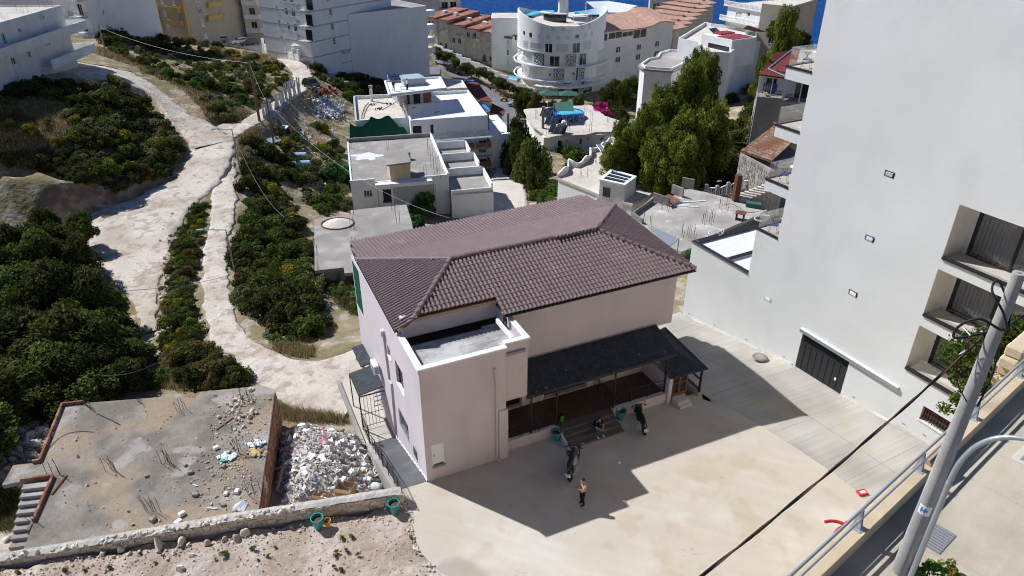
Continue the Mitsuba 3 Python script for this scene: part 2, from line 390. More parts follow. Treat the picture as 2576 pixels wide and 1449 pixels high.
# ---------------------------------------------------------------- ground heights
ROADS = {  # edges in pairs and the level between
 'track': [(860,1050,1000,905,-2.35),(770,1030,945,870,-2.45),(715,1010,905,872,-2.5),(655,968,800,903,-2.6),(590,908,700,886,-2.75),(532,848,627,838,-3.0),(510,775,586,770,-3.25),(506,695,575,695,-3.5),(514,612,572,612,-3.8),
   (528,545,590,545,-4.0),(536,480,594,480,-4.0),(530,432,592,432,-3.8),(500,392,585,392,-3.3),(480,360,590,355,-2.9),(500,335,600,335,-2.75)],
 'clearing': [(480,352,590,345,-2.9),(478,372,590,372,-3.1),(464,402,580,412,-3.3),(440,445,556,450,-3.75),(385,470,527,482,-3.9),(330,498,487,518,-4.0),(205,552,442,588,-4.2),(215,640,430,640,-4.25),(300,715,412,690,-4.3),(335,770,400,745,-4.3),(360,840,395,830,-4.2)],
 'left_branch': [(490,372,590,352,-2.9),(452,330,525,306,-2.2),(418,287,464,256,-0.9),(378,237,402,210,0.7),(322,212,335,182,2.0),(250,203,250,163,3.2),(168,206,168,150,4.0),(100,210,90,148,4.6)],
 'right_branch': [(500,345,598,345,-2.8),(552,312,625,325,-2.85),(600,305,655,308,-3.1),(657,273,696,282,-3.6),(706,243,748,240,-4.3),(735,217,785,212,-4.8),(737,188,783,184,-5.2),(718,163,762,158,-5.6),
     (680,140,712,131,-6.2),(610,122,650,106,-6.8),(535,113,560,92,-7.3),(480,104,490,84,-7.6)],
 'street': [(1075,118,1102,116,-18.0),(1088,140,1122,134,-19.2),(1112,172,1150,164,-20.8),(1158,205,1205,203,-22.5),(1215,238,1265,243,-24.2),(1255,275,1335,262,-25.0),(1245,310,1420,275,-25.2),(1230,340,1480,270,-25.3),(1240,352,1560,265,-25.5)],
 'alley': [(1262,378,1290,378,-15.5),(1252,415,1300,415,-14.3),(1225,470,1322,470,-13.0),(1200,530,1330,530,-11.8),(1180,570,1340,570,-11)],
}
RO={}
for k,rows in ROADS.items():
 a=np.array([P(r[0],r[1],r[4]) for r in rows])
 b=np.array([P(r[2],r[3],r[4]) for r in rows])
 RO[k]=(spline(a,10),spline(b,10))
CTRL=[(20,330,3.2),(100,300,3),(200,330,1.6),(0,440,1.2),(100,425,0.4),(200,425,-0.6),(300,400,-1.5),(380,350,-1.6),(330,270,0.6),(250,240,2.6),(140,220,3.8),(0,215,4.6),(420,420,-3.2),
  (60,535,-4.6),(150,525,-4.5),(250,500,-4.3),(0,540,-4.6),(50,650,-5),(100,800,-5),(200,900,-4.8),(300,950,-4),(50,1000,-4),(350,850,-4.3),(0,760,-5),(20,1150,-2.4),(100,1090,-2.8),(0,1060,-3.2),
  (460,600,-3.7),(450,750,-3.6),(470,880,-3.2),(540,950,-2.8),(640,470,-4.3),(650,600,-4.6),(690,700,-4.6),(740,850,-3.2),(840,800,-3.6),(860,730,-4.2),(740,600,-6.0),(770,520,-8),(690,400,-5.5),(750,350,-7),
  (820,450,-9.3),(840,530,-9.6),(900,540,-9.4),(790,275,-6.3),(850,310,-9),(860,235,-8),(830,200,-7.0),(950,240,-13),(1000,300,-13.5),(1000,200,-14),(1260,450,-13.5),(1340,420,-15),(1380,350,-18),(1420,330,-22),
  (1500,430,-16),(1440,385,-22),(1500,395,-22),(1560,380,-21),(1450,250,-25.5),(1560,250,-25.5),(1600,300,-21),(1700,250,-21),(1800,400,-12),(1900,450,-8),(1850,480,-7.8),(1680,480,-9.5),(1700,560,-7.5),(1620,560,-8),(1950,330,-11.5),(1950,230,-15),(1700,200,-24),
  (1800,120,-24),(1600,120,-26.5),(1400,200,-26),(1250,200,-24.5),(1150,120,-20),(420,150,-4.0),(520,180,-4.2),(620,200,-3.9),(560,250,-2.4),(480,220,-0.6),(300,130,0.5),(420,105,-5.6),(680,190,-5.0),(600,280,-2.6),(480,285,-1.2),
  (880,90,-9),(760,90,-8),(300,100,-1),(200,120,2),(640,60,-8.5),(400,60,-6.5),(1000,140,-14)]
cp=[P(*c) for c in CTRL]+[np.array(v,float) for v in
 [(-160,10,-3),(-150,90,7),(-160,160,6),(-140,240,-6),(-60,245,-12),(0,262,-27),(60,262,-28),(140,250,-24),(150,120,-6),(90,60,0),(60,70,-5),(120,20,9),(40,40,-3),(22,48,-3.4),(10,60,-6.2),(-60,292,-37),(0,296,-37),
 (60,292,-37),(140,292,-36),(-150,300,-36),(0,330,-44),(-160,340,-44),(160,340,-44),(-20,10,-0.05),(-10,14,-0.05),(0,16,-0.3),(10,20,-0.4),(-12,20,0),(-5,22,0),(-20,18,-0.05),(-40,20,-0.6),(-26,24,-0.7),(-3,25,-0.2),(-30,5,0),
 (6,47,-4.4),(-2,44,-3.9),(0,28,-1.0),(8,33,-1.4),(14,38,-2.2),(24,28,-1),(-6,29,-2.1),(-8,32,-2.4),(-10,29.5,-2.2),(-12,32,-2.4),(-16,27,-2.2),(-14,35,-2.6),(-8,36,-2.6)]]
cp=np.array(cp)
for k,(a,b) in RO.items():
 cp=np.vstack([cp,(a[::4]+b[::4])/2])
_,keep=np.unique(np.round(cp[:,:2]/1.5),axis=0,return_index=True)
cp=cp[keep]
BASE=RBFInterpolator(cp[:,:2]/50,cp[:,2],kernel='linear',smoothing=0.002,neighbors=60)
YARD=Polygon([P(x,y)[:2] for x,y in ((1040,1300),(1030,1275),(1024,1262))]+[HF.W(u,v)[:2] for u,v in ((-1.75,0.05),(0.0,0.02),(0.4,0.5),(4.0,0.6),(14.4,0.7),(15.0,0.25),(16.2,0.25),(17.1,0.3))]
   + [P(x,y)[:2] for x,y in ((1768,1004),(1840,1030),(1920,1075),(2000,1125),(2085,1182),(2160,1238),(2220,1290))]
   + [(16,12.5),(3,5),(-4.5,8.0)]+[P(x,y)[:2] for x,y in ((1125,1452),(1085,1418),(1055,1385),(1042,1345))])
STAIR_LOT=Polygon([HF.W(u,v)[:2] for u,v in ((-1.6,-0.6),(0.3,-0.6),(0.3,12.5),(-2.4,12.5),(-2.2,6))])
def axis(lo,a,b,hi,st):
 core=np.arange(a,b+1e-6,st)
 left=[a]
 while left[-1]>lo:
  left.append(left[-1]-max(st,(a-left[-1])*0.35+st))
 right=[b]
 while right[-1]<hi:
  right.append(right[-1]+max(st,(right[-1]-b)*0.35+st))
 return np.array(left[:0:-1]+list(core)+right[1:])
GX,GY=axis(-900,-112,118,900,0.75),axis(-160,6,300,330,0.75)
gx,gy=np.meshgrid(GX,GY)
g2=np.column_stack([gx.ravel(),gy.ravel()])
cl=np.column_stack([np.clip(g2[:,0],-160,160),np.clip(g2[:,1],4,340)])
GZ=BASE(cl/50)
q3=np.column_stack([g2*0.11,np.zeros(len(g2))])
GZ += (meshkit.fbm(q3,4,3)-0.5)*1.1*np.clip((g2[:,1]-25)/15,0.12,1)
GZ += (meshkit.fbm(np.column_stack([g2*0.7,np.zeros(len(g2))]),3,5)-0.5)*0.35
from scipy.spatial import cKDTree
for k,(a,b) in RO.items():
 mid,hw=(a+b)/2,np.linalg.norm((a-b)[:,:2],axis=1)/2
 t=cKDTree(mid[:,:2])
 d,i=t.query(g2)
 w=np.clip(1-(d-hw[i])/(1.6 if k != 'street' else 3.0),0,1)
 w=w*w*(3-2*w)
 GZ=GZ*(1-w)+(mid[i,2]-0.12)*w
for k,(a,b) in RO.items():
 mid,hw=(a+b)/2,np.linalg.norm((a-b)[:,:2],axis=1)/2
 d,i=cKDTree(mid[:,:2]).query(g2)
 GZ=np.where(d<hw[i]+0.2,np.minimum(GZ,mid[i,2]-0.13),GZ)
import shapely
yd=shapely.distance(shapely.points(g2[np.abs(g2).max(1)<120]),YARD.union(Polygon([(-4.5,8),(3,5),(-40,2),(-45,15)])))
m=np.abs(g2).max(1)<120
inside=np.zeros(len(g2))
inside[m]=np.clip(1-yd/1.5,0,1)
flat=np.where((g2[:,0]<-2) & (g2[:,1]<26),-0.06,-0.35)
GZ=GZ*(1-inside)+flat*inside
m2=(np.abs(g2[:,0]+6)<14) & (np.abs(g2[:,1]-32)<12)
GZ[m2]=np.where(shapely.contains(STAIR_LOT,shapely.points(g2[m2])),np.minimum(GZ[m2],-2.6),GZ[m2])
SW0,SW1=P(-120,1441,0.0),P(1018,1268,0.0)
swd=(SW1-SW0)[:2]/np.linalg.norm((SW1-SW0)[:2])
swn=np.array([-swd[1],swd[0]])
rel=(g2-SW0[:2]) @ swn
al=(g2-SW0[:2]) @ swd
lot=(rel>0.25) & (rel<12) & (al>-6) & (al<np.linalg.norm((SW1-SW0)[:2])-0.2)
GZ[lot]=np.minimum(GZ[lot],-1.0-1.1*np.clip(rel[lot]/5,0,1))
dirt_side=(rel<0.25) & (rel>-12) & (g2[:,0]<2)
GZ[dirt_side]=np.maximum(GZ[dirt_side],-0.12)*0.5
GZ=GZ.reshape(gx.shape)
GI=RegularGridInterpolator((GY,GX),GZ,bounds_error=False,fill_value=None)
def gz(x,y):
 return float(GI((y,x)))
def GZv(q):
 return GI(np.column_stack([q[:,1],q[:,0]]))
def TP(px,py):
 """Where the line of sight through a measured picture position meets the ground."""
 r=ray(px,py)
 t=np.linspace(15,420,1200)
 X=np.array([0,0,CAM_H])+t[:,None]*r
 h=X[:,2]-GZv(X)
 if not (h<0).any():
  return np.array([0.0,999.0,-40.0])
 i=max(1,int(np.argmax(h<0)))
 f=h[i-1]/(h[i-1]-h[i]+1e-9)
 q=X[i-1]+(X[i]-X[i-1])*f
 return np.array([q[0],q[1],gz(q[0],q[1])])
ny,nx=gx.shape
ii,jj=np.meshgrid(np.arange(ny-1),np.arange(nx-1),indexing='ij')
gq=np.stack([ii*nx+jj,ii*nx+jj+1,(ii+1)*nx+jj+1,(ii+1)*nx+jj],-1).reshape(-1,4)
gv=np.column_stack([g2,GZ.ravel()])
put((gv,gq),'ground','ground_dirt',smooth=True,kind='structure')
tag('ground','sloping hillside of pale dirt, dry grass and rock',None)
sea=MB()
sea.quad((-6000,270,-36),(6000,270,-36),(6000,6000,-36),(-6000,6000,-36))
put(sea,'sea','sea_water',kind='structure',label='deep blue rippled sea beyond the hotels')
ROADKEY=dict(track=('dirt_road','pale worn concrete track bending from the tiled house up to the fork','road_dirt'),clearing=('dirt_clearing','wide pale dirt clearing left of the planted strip','road_dirt'),
   left_branch=('dirt_road','dirt road climbing left from the fork to the cream house','road_dirt'),right_branch=('dirt_road','dirt road running right from the fork past the metal fence','road_dirt'),
   street=('street','asphalt street beside the long white hedge wall','asphalt'),alley=('alley','concrete alley between the houses left of the dark trees','cement_pale'))
for n,(k,(a,b)) in enumerate(RO.items()):
 s=np.r_[-0.05,np.linspace(0,1,13),1.05]
 rows,cols=len(a),15
 v=a[:,None]+(b-a)[:,None]*s[None,:,None]
 e=np.clip(s*2-1,-1,1)[None,:,None]
 jit=(meshkit.fbm(np.column_stack([v.reshape(-1,3)[:,:2]*0.9,np.full(rows*cols,n*9.0)]),3,2)-0.5).reshape(rows,cols)
 d=(b-a)/np.linalg.norm(b-a,axis=1,keepdims=True)
 if k in ('street','alley'):
  jit *= 0.2
 v=v+d[:,None]*(jit*np.abs(e[...,0])**6*1.1)[...,None]
 v[...,2] += 0.02+0.012*n+(0 if k in ('street',) else 1)*(meshkit.fbm(np.column_stack([v.reshape(-1,3)[:,:2]*1.3,np.zeros(rows*cols)]),3,4).reshape(rows,cols)-0.5)*0.08-np.abs(e[...,0])**8*0.1
 v[:,[0,-1],2] -= 0.9
 i,j=np.meshgrid(np.arange(rows-1),np.arange(cols-1),indexing='ij')
 q=np.stack([i*cols+j,i*cols+j+1,(i+1)*cols+j+1,(i+1)*cols+j],-1).reshape(-1,4)
 nm,lb,mt=ROADKEY[k]
 put((v.reshape(-1,3),q),nm,mt,smooth=True,kind='structure',label=lb)
yard=MB()
yard.prism(YARD,-0.3,0.0)
put(yard,'concrete_yard','yard_concrete',kind='structure',label='cream concrete yard in front of the tiled house')
def drive_z(s):          # level along the white block's wall
 return np.interp(s,[-12,0,5.5,9,19.6,40],[0.35,0.0,-0.6,-0.72,-2.6,-5.6])
dv=MB()
edge=[P(x,y)[:2] for x,y in ((2260,1330),(2160,1238),(2085,1182),(2000,1125),(1920,1075),(1840,1030),(1768,1002))]
sl=np.linspace(-6,20,53)
lv=[]
ey=np.array([BF.L(e) for e in edge])
o=np.argsort(ey[:,0])
for s in sl:
 t_out=np.interp(s,ey[o,0],ey[o,1],left=ey[o[0],1]-2,right=-7.5)
 if s>13.5:
  t_out=max(-6.8,t_out)
 z_out=min(0.004,float(drive_z(s)*np.clip(1-(14-s)/10,0.0,1))) if s<14 else float(drive_z(s))
 lv.append([(BF.W(s,t_out)[:2],z_out),(BF.W(s,0.05)[:2],float(drive_z(s)))])
cols=8
v=np.array([[np.r_[l[0][0]*(1-w)+l[1][0]*w,l[0][1]*(1-w)+l[1][1]*w+0.004] for w in np.linspace(0,1,cols)] for l in lv])
i,j=np.meshgrid(np.arange(len(sl)-1),np.arange(cols-1),indexing='ij')
q=np.stack([i*cols+j,i*cols+j+1,(i+1)*cols+j+1,(i+1)*cols+j],-1).reshape(-1,4)
put((v.reshape(-1,3),q),'driveway','drive_concrete',smooth=True,kind='structure',label='grey ribbed concrete driveway along the white block')
# ---------------------------------------------------------------- the tiled house
ZE,ZR=7.2,8.7
hs=thing('tiled_house','pale pink two-storey house with brown tiled hip roof beside the concrete yard','house')
H=HF
def c5(x,y):
 return C(5,x,y)
def c8(x,y):
 return C(8,x,y)
def z3(x,y):
 s=700/2536
 return (1300+x*s)/1.5528,(1250+y*s)/1.5528
def z4(x,y):
 s=900/2371
 return (1950+x*s)/1.5528,(1200+y*s)/1.5528
def hole_u(pts,u0=0.0):           # a left-wall opening from four measured corners
 q=np.array([H.onu(*p,u0) for p in pts])
 return q[:,0].min(),q[:,0].max(),q[:2,1].mean(),q[2:,1].mean()
lw=[hole_u([z3(768,345),z3(806,425),z3(778,485),z3(822,572)]),hole_u([z3(880,545),z3(985,770),z3(905,850),z3(1012,1090)]),
 hole_u([c8(472,220),c8(540,400),c8(488,352),c8(547,495)]),hole_u([c8(578,498),c8(604,580),c8(584,560),c8(610,635)])]
holes=[(13.2-b,13.2-a,zb,zt) for a,b,zt,zb in lw]
wl=MB()
wl.wall(H.W(0,13.2),H.W(0,0),-2.9,6.62,holes,0.28)                          # left wall,windows cut through
(fv0,fz1),(fv1,fz0)=H.onv(*c8(706,530),0.0),H.onv(*c8(808,650),0.0)
door_hole=(fv0,fv1-0.02,fz0-0.02,fz1+0.1)
wl.wall(H.W(0.28,0),H.W(4.34,0),-0.4,6.62,[(door_hole[0]-0.28,door_hole[1]-0.28,door_hole[2],door_hole[3])],0.28)
wl.wall(H.W(4.34,0.28),H.W(4.34,2.75),-0.4,3.35,[],0.25)
wl.box(H,4.34,5.68,0.36,2.75,3.35,6.2)                                      # overhanging bay
wl.wall(H.W(5.68,2.75),H.W(16.25,2.75),3.62,7.02,[],0.3)                    # upper front wall
wl.wall(H.W(4.34,2.75),H.W(5.68,2.75),3.62,6.3,[],0.3)
wl.wall(H.W(0.28,3.62),H.W(5.4,3.62),6.3,7.5,[],0.3)
wl.wall(H.W(5.38,3.9),H.W(5.38,2.77),6.3,7.02,[],0.2)
wl.wall(H.W(16.25,2.75),H.W(16.25,13.0),3.62,7.0,[],0.3)                    # right upper wall
wl.box(H,0.28,15.95,3.05,13.0,3.4,3.62)
wl.wall(H.W(15.1,2.8),H.W(15.1,13.0),-3.5,3.4,[],0.3)
wl.wall(H.W(4.34,2.8),H.W(14.8,2.8),-0.4,3.4,[(1.0,2.2,0.6,2.8),(3.6,6.4,0.6,2.9),(8.0,9.6,1.3,2.7)],0.3)
wl.wall(H.W(15.1,13.2),H.W(0,13.2),-3.5,6.6,[],0.28)
put(wl,'wall','plaster_pink',hs)
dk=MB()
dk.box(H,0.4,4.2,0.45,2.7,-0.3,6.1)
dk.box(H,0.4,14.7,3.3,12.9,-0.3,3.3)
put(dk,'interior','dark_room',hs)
cor,cop=MB(),MB()
cor.box(H,-0.05,4.36,-0.05,0.2,6.62,6.85)
cor.box(H,-0.05,0.2,0.2,3.2,6.62,6.85)
cor.box(H,4.36,5.72,0.32,0.55,6.2,6.85)
cor.box(H,5.5,5.72,0.55,2.4,6.2,6.85)
cor.box(H,4.2,4.36,0.2,0.55,6.2,6.85)
put(cor,'cornice','plaster_pink',hs)
for a in ((-0.09,4.40,-0.09,0.24),(-0.09,0.24,0.24,3.22),(4.40,5.78,0.26,0.58),(5.48,5.78,0.58,2.45),(4.9,5.05,0.6,2.5)):
 b=MB().rbox(H,*a,6.85,6.93,0.012)
 if a[0]==4.9:
  b=MB().rbox(H,*a,6.7,6.95,0.012)
 put(b,'coping','paint_white',hs)
tf=MB().box(H,0.2,5.5,0.2,2.78,6.2,6.35)
put(tf,'terrace_floor','deck_planks',hs)
for k,(a,b,zt,zb) in enumerate(lw):
 w=put(MB().box(H,0.17,0.19,a+0.05,b-0.05,zb+0.05,zt-0.05),'window','dark_glass',hs)
 fr=MB()
 for q in ((a,a+0.06,zb,zt),(b-0.06,b,zb,zt),(a+.06,b - .06,zb,zb+0.06),(a+.06,b - .06,zt-0.06,zt),((a+b)/2-0.03,(a+b)/2+0.03,zb+.06,zt - .06)):
  fr.box(H,0.14,0.2,*q)
 put(fr,'frame','dark_frame',w)
 put(MB().box(H,-0.04,0.14,a-0.03,b+0.03,zb-0.05,zb),'sill','paint_white',w)
 if k>=2:
  gr=MB()
  for s in np.linspace(a,b,9):
   gr.cyl(H.W(-0.03,s,zb),H.W(-0.03,s,zt),0.012,5)
  for z in np.linspace(zb,zt,7):
   gr.cyl(H.W(-0.03,a,z),H.W(-0.03,b,z),0.012,5)
  put(gr,'grille','black_metal',w)
a,b,z0,z1=door_hole
dr_=put(MB().box(H,a+0.06,b-0.06,0.10,0.13,z0+0.16,z1-0.06),'door','white_metal',hs,label='small white metal hatch door')
fr=MB()
for q in ((a,a+0.06,z0,z1),(b-0.06,b,z0,z1),(a+0.06,b-0.06,z1-0.06,z1)):
 fr.box(H,q[0],q[1],0.04,0.14,q[2],q[3])
put(fr,'frame','white_metal',dr_)
put(MB().box(H,a+0.1,a+0.16,0.06,0.1,(z0+z1)/2-0.06,(z0+z1)/2+0.06),'handle','grey_metal',dr_)
put(MB().box(H,a-0.02,b+0.02,-0.03,0.1,z0,z0+0.12),'sill','cement',dr_)
put(MB().rbox(H,3.92,4.42,-0.09,0.0,0.0,3.2,0.012),'pilaster','plaster_pink',hs)
dp=MB().tube([H.W(3.72,-0.06,5.9),H.W(3.72,-0.08,5.6),H.W(3.78,-0.08,5.35),H.W(3.78,-0.08,0.3),H.W(3.8,-0.16,0.1),H.W(3.86,-0.28,0.05)],0.05,8)
put(dp,'downpipe','plaster_pink',hs,smooth=True)
p1=[H.onu(*z3(715,200),-0.05),H.onu(*z3(800,840),-0.05),H.onu(*z3(832,905),-0.05),H.onu(*z3(838,985),-0.05),H.onu(*z3(880,1445),-0.05),H.onu(*c8(452,440),-0.05)]
p1=[H.W(-0.06,v,z) for v,z in p1]
dp2=MB().tube(p1,0.055,8)
dp2.box(H,-0.2,0,H.L(p1[0])[1]-0.14,H.L(p1[0])[1]+0.14,p1[0][2]-0.05,p1[0][2]+0.28)
put(dp2,'downpipe','plaster_pink',hs)
gg=MB().wall(H.W(-0.012,13.0),H.W(-0.012,11.4),3.4,6.4,[],0.01)
put(gg,'veranda_glass','green_net',hs)
U0,U1,V0,V0B,VB=-0.08,17.1,2.32,3.3,11.2
R0,R1=H.W(4.0,6.4,ZR),H.W(12.95,6.4,ZR)
FL,FR_,BR_,BL_=H.W(U0,V0,ZE),H.W(U1,V0,ZE),H.W(17.75,12.0,ZE),H.W(U0+0.1,11.3,ZE)
BLF,BRF=H.W(0.35,14.3,6.93),H.W(17.0,15.0,6.93)
slopes=dict(front=[FL,FR_,R1,R0],left=[BL_,FL,R0],right=[FR_,BR_,R1],back=[BR_,BL_,R0,R1],kick=[BRF,BLF,BL_,BR_])
TW,TL=0.236,0.305
prof=[(0.0,0.0),(0.05,-0.006)]+[(0.143-0.086*math.cos(w),0.002+0.092*math.sin(w)) for w in np.linspace(0.2,math.pi-0.2,6)]+[(0.236,0.0)]
prof=np.array(prof)
def tile_mesh(mb,o,a,b,n,j=0.0):
 """One roof tile: o lower left corner, a along the eave, b up the slope, n normal."""
 pts=[]
 for t,lift in ((0.0,0.040),(TL*1.12,0.004)):
  for x,h in prof:
   pts.append(o+a*x+b*t+n*(h+lift+j))
 for x,h in prof:
  pts.append(o+a*x+n*(h*0.55+0.004))
 k=len(prof)
 f=[[i,i+1,k+i+1,k+i] for i in range(k-1)]+[[2*k+i,2*k+i+1,i+1,i] for i in range(k-1)]
 mb.add(pts,f)
rf_deck=MB()
rest,near=MB(),[]
for nm,pts in slopes.items():
 p=np.array(pts)
 lo_=np.array([0,0,0.03])
 if nm=='front':
  zc,zn=ZE+(ZR-ZE)*(V0B-V0)/(6.4-V0),5.38
  rf_deck.slab([H.W(zn,V0,ZE)-lo_,FR_-lo_,R1-lo_,H.W(zn,6.4,ZR)-lo_],0.10)
  rf_deck.slab([H.W(0.95,V0B,zc)-lo_,H.W(zn,V0B,zc)-lo_,H.W(zn,6.4,ZR)-lo_,R0-lo_],0.10)
 elif nm=='left':
  rf_deck.slab([BL_-lo_,H.W(U0,3.05,ZE)-lo_,H.W(0.85,V0B,ZE+0.33)-lo_,R0-lo_],0.10)
 else:
  rf_deck.slab(p-lo_,0.10)
 a=p[1]-p[0]
 a /= np.linalg.norm(a)
 if nm in ('left','right','kick','back'):
  pass
 n=np.cross(p[1]-p[0],p[2]-p[0])
 n /= np.linalg.norm(n)
 if n[2]<0:
  n=-n
 b=np.cross(n,a)
 if b[2]<0:
  b=-b
 loc=[((q-p[0]) @ a,(q-p[0]) @ b) for q in p]
 g=Polygon(loc).buffer(0.06)
 if nm=='front':      # trimmed back above the annex terrace
  cut=(V0B-V0)/(6.4-V0)*np.linalg.norm((R0-p[0]) @ b)
  g=g.difference(sbox(-1,-1,5.38,cut-0.05))
 if nm=='left':
  la=np.linalg.norm(p[1]-p[0])
  g=g.difference(sbox(la-0.72,-1,la+1,4))
 x0,y0,x1,y1=g.bounds
 for r in range(int((y1-y0)/TL)+1):
  for cidx in range(int((x1-x0)/TW)+1):
   x,y=x0+cidx*TW,y0+r*TL
   if not g.contains(Point(x+TW/2,y+TL*0.45)):
    continue
   jit=RNG.uniform(-0.004,0.004)
   o=p[0]+a*x+b*y
   if nm=='front' and len(near)<3000:
    near.append((np.linalg.norm(o-[0,0,CAM_H]),o,a,b,n,jit))
   else:
    tile_mesh(rest,o,a,b,n,jit)
near.sort(key=lambda q: q[0])
rk=numbered(hs+'__roof')
tag(rk,'brown tiled hip roof with flared back eave')
scene[rk]=ply(rf_deck.mesh(),'rust')
for q in near[:295]:
 m=MB()
 tile_mesh(m,*q[1:])
 put(m,'tile','roof_tile',rk)
for q in near[295:]:
 tile_mesh(rest,*q[1:])
put(rest,'tile_field','roof_tile',rk,kind='stuff')
def ridge_line(p0,p1,w=0.145):
 d=p1-p0
 ln=np.linalg.norm(d)
 d /= ln
 s=np.cross(d,[0,0,1.0])
 s /= np.linalg.norm(s)
 up=np.cross(s,d)
 k=int(ln/0.42)
 for i in range(k):
  m=MB()
  w0,w1=w*1.12,w*0.9
  pts=[]
  for t,ww,lf in ((i*ln/k-0.02,w0,0.05),(i*ln/k+0.05,w0,0.05),((i+1)*ln/k+0.03,w1,0.025)):
   for an in np.linspace(-0.25,math.pi+0.25,8):
    pts.append(p0+d*t+s*ww*math.cos(an)+up*(ww*0.85*math.sin(an)+lf))
  f=[[r*8+j,r*8+j+1,(r+1)*8+j+1,(r+1)*8+j] for r in range(2) for j in range(7)]
  m.add(pts,f)
  put(m,'ridge_tile','roof_tile',rk)
ridge_line(R0,R1)
fcut=FL+(R0-FL)*0.22
ridge_line(fcut,R0)
ridge_line(FR_,R1)
ridge_line(BL_,R0)
ridge_line(BR_,R1)
gt=MB()
def gutter(p0,p1,out):
 p0,p1,out=np.array(p0),np.array(p1),np.array(out)
 pts=[]
 for p in (p0,p1):
  for dx,dz in ((0,-0.02),(0.02,-0.12),(0.09,-0.13),(0.12,-0.02)):
   pts.append(p+out*dx+[0,0,dz])
 gt.add(pts,[[i,i+1,4+i+1,4+i] for i in range(3)])
d1,d2=np.r_[H.e1,0],np.r_[H.e2,0]
gutter(H.W(5.3,V0-0.02,ZE),H.W(U1,V0-0.02,ZE),-d2)
gutter(H.W(U0-0.02,3.1,ZE+0.02),H.W(U0+0.08,11.3,ZE+0.02),-d1)
gutter(H.W(0.32,14.3,6.93),H.W(0.0,11.4,ZE),-d1)
gt.box(H,5.25,5.4,V0-0.08,V0+0.06,ZE-0.35,ZE-0.05)
gt.tube([H.W(5.34,V0-0.05,ZE-0.3),H.W(5.3,V0+0.15,ZE-0.55),H.W(5.3,V0+0.2,6.4)],0.045,6)
put(gt,'gutter','black_metal',rk)
fb=MB()
fb.box(H,0.55,5.3,V0B-0.02,V0B+0.02,ZE+0.17,ZE+0.32)
fb.hexa([H.W(-0.05,3.1,ZE-0.1),H.W(-0.02,3.05,ZE-0.1),H.W(0.75,3.3,ZE+0.16),H.W(0.72,3.34,ZE+0.16),H.W(-0.05,3.1,ZE+0.06),H.W(-0.02,3.05,ZE+0.06),H.W(0.75,3.3,ZE+0.33),H.W(0.72,3.34,ZE+0.33)])
put(fb,'fascia','pale_wood',rk)
# ---------------------------------------------------------------- veranda in front of the house
mat('veranda_boards',pr((0.085,0.05,0.035),0.6,0.3))
vr=thing('veranda','dark shingled veranda on thin black posts along the front of the pink house','veranda')
put(MB().slab([H.W(5.7,0.45,3.17),H.W(15.12,0.45,3.17),H.W(15.12,2.745,3.8),H.W(5.7,2.745,3.8)],0.07),'roof','shingle',vr)
bm=MB()
bm.box(H,5.75,15.05,0.47,0.55,2.98,3.09)
for u in np.linspace(6.0,14.9,8):
 bm.hexa([H.W(u,0.5,3.0),H.W(u+0.06,0.5,3.0),H.W(u+0.06,2.7,3.6),H.W(u,2.7,3.6),H.W(u,0.5,3.09),H.W(u+0.06,0.5,3.09),H.W(u+0.06,2.7,3.7),H.W(u,2.7,3.7)])
put(bm,'rafters','black_metal',vr)
put(MB().box(H,5.7,15.1,2.66,2.745,3.82,3.86),'flashing','grey_metal',vr)
put(MB().box(H,4.35,14.6,0.62,2.8,0.3,0.55),'floor','veranda_boards',vr)
for a_ in ((4.42,7.55,0.38,0.62,-0.1,0.62),(11.05,14.55,0.3,0.62,-0.1,0.62),(14.55,14.8,0.15,3.0,-0.4,1.75)):
 put(MB().rbox(H,*a_,0.015),'plinth','plaster_pink',vr)
for u in (6.0,7.5,11.1,14.5):
 put(MB().box(H,u-0.04,u+0.04,0.46,0.54,0.62 if u not in (7.5,11.1) else 0.62,3.0),'post','black_metal',vr)
for a,b in ((4.45,7.5),(11.1,14.5)):
 rl=MB()
 for z in (0.85,1.03,1.21,1.5):
  rl.box(H,a,b,0.48,0.515,z-0.015,z+0.015)
 for u in np.linspace(a,b,4)[1:-1]:
  rl.box(H,u-0.02,u+0.02,0.475,0.52,0.62,1.5)
 put(rl,'railing','black_metal',vr)
rl=MB()
for z in (0.8,0.98,1.16,1.34,1.5):
 rl.box(H,11.08,11.115,0.55,2.7,z-0.015,z+0.015)
for v in (1.25,2.1):
 rl.box(H,11.075,11.12,v-0.02,v+0.02,0.55,1.5)
put(rl,'railing','black_metal',vr)
for k,(v0,z) in enumerate(((0.62,0.42),(0.25,0.31),(-0.12,0.2),(-0.5,0.09))):
 put(MB().rbox(H,7.62,11.02,v0-0.42,v0,-0.05,z+0.02,0.012),'step','step_stone',vr)
 put(MB().box(H,7.62,11.02,v0-0.435,v0-0.422,z-0.05,z+0.03),'nosing','wood',vr)
put(MB().hexa([H.W(7.5,0.3,0),H.W(7.5,-0.95,0),H.W(7.62,-0.95,0),H.W(7.62,0.3,0),H.W(7.5,0.3,0.6),H.W(7.5,-0.95,0.08),H.W(7.62,-0.95,0.08),H.W(7.62,0.3,0.6)]),'cheek','plaster_pink',vr)
sc=thing('side_canopy','low dark shingled canopy over the wooden side door at the right end of the veranda','canopy')
cA,cB,cC,cD=H.W(14.35,-0.12,2.05),H.W(16.95,-0.15,1.98),H.W(17.25,4.5,2.02),H.W(15.13,3.2,2.75)
put(MB().hexa([x-[0,0,0.08] for x in (cA,cB,cC,cD)]+[cA,cB,cC,cD]),'roof','shingle',sc)
for u,v in ((16.8,0.15),(16.95,2.0),(16.9,3.9)):
 put(MB().box(H,u-0.05,u+0.05,v-0.05,v+0.05,-0.2,1.93),'post','black_metal',sc)
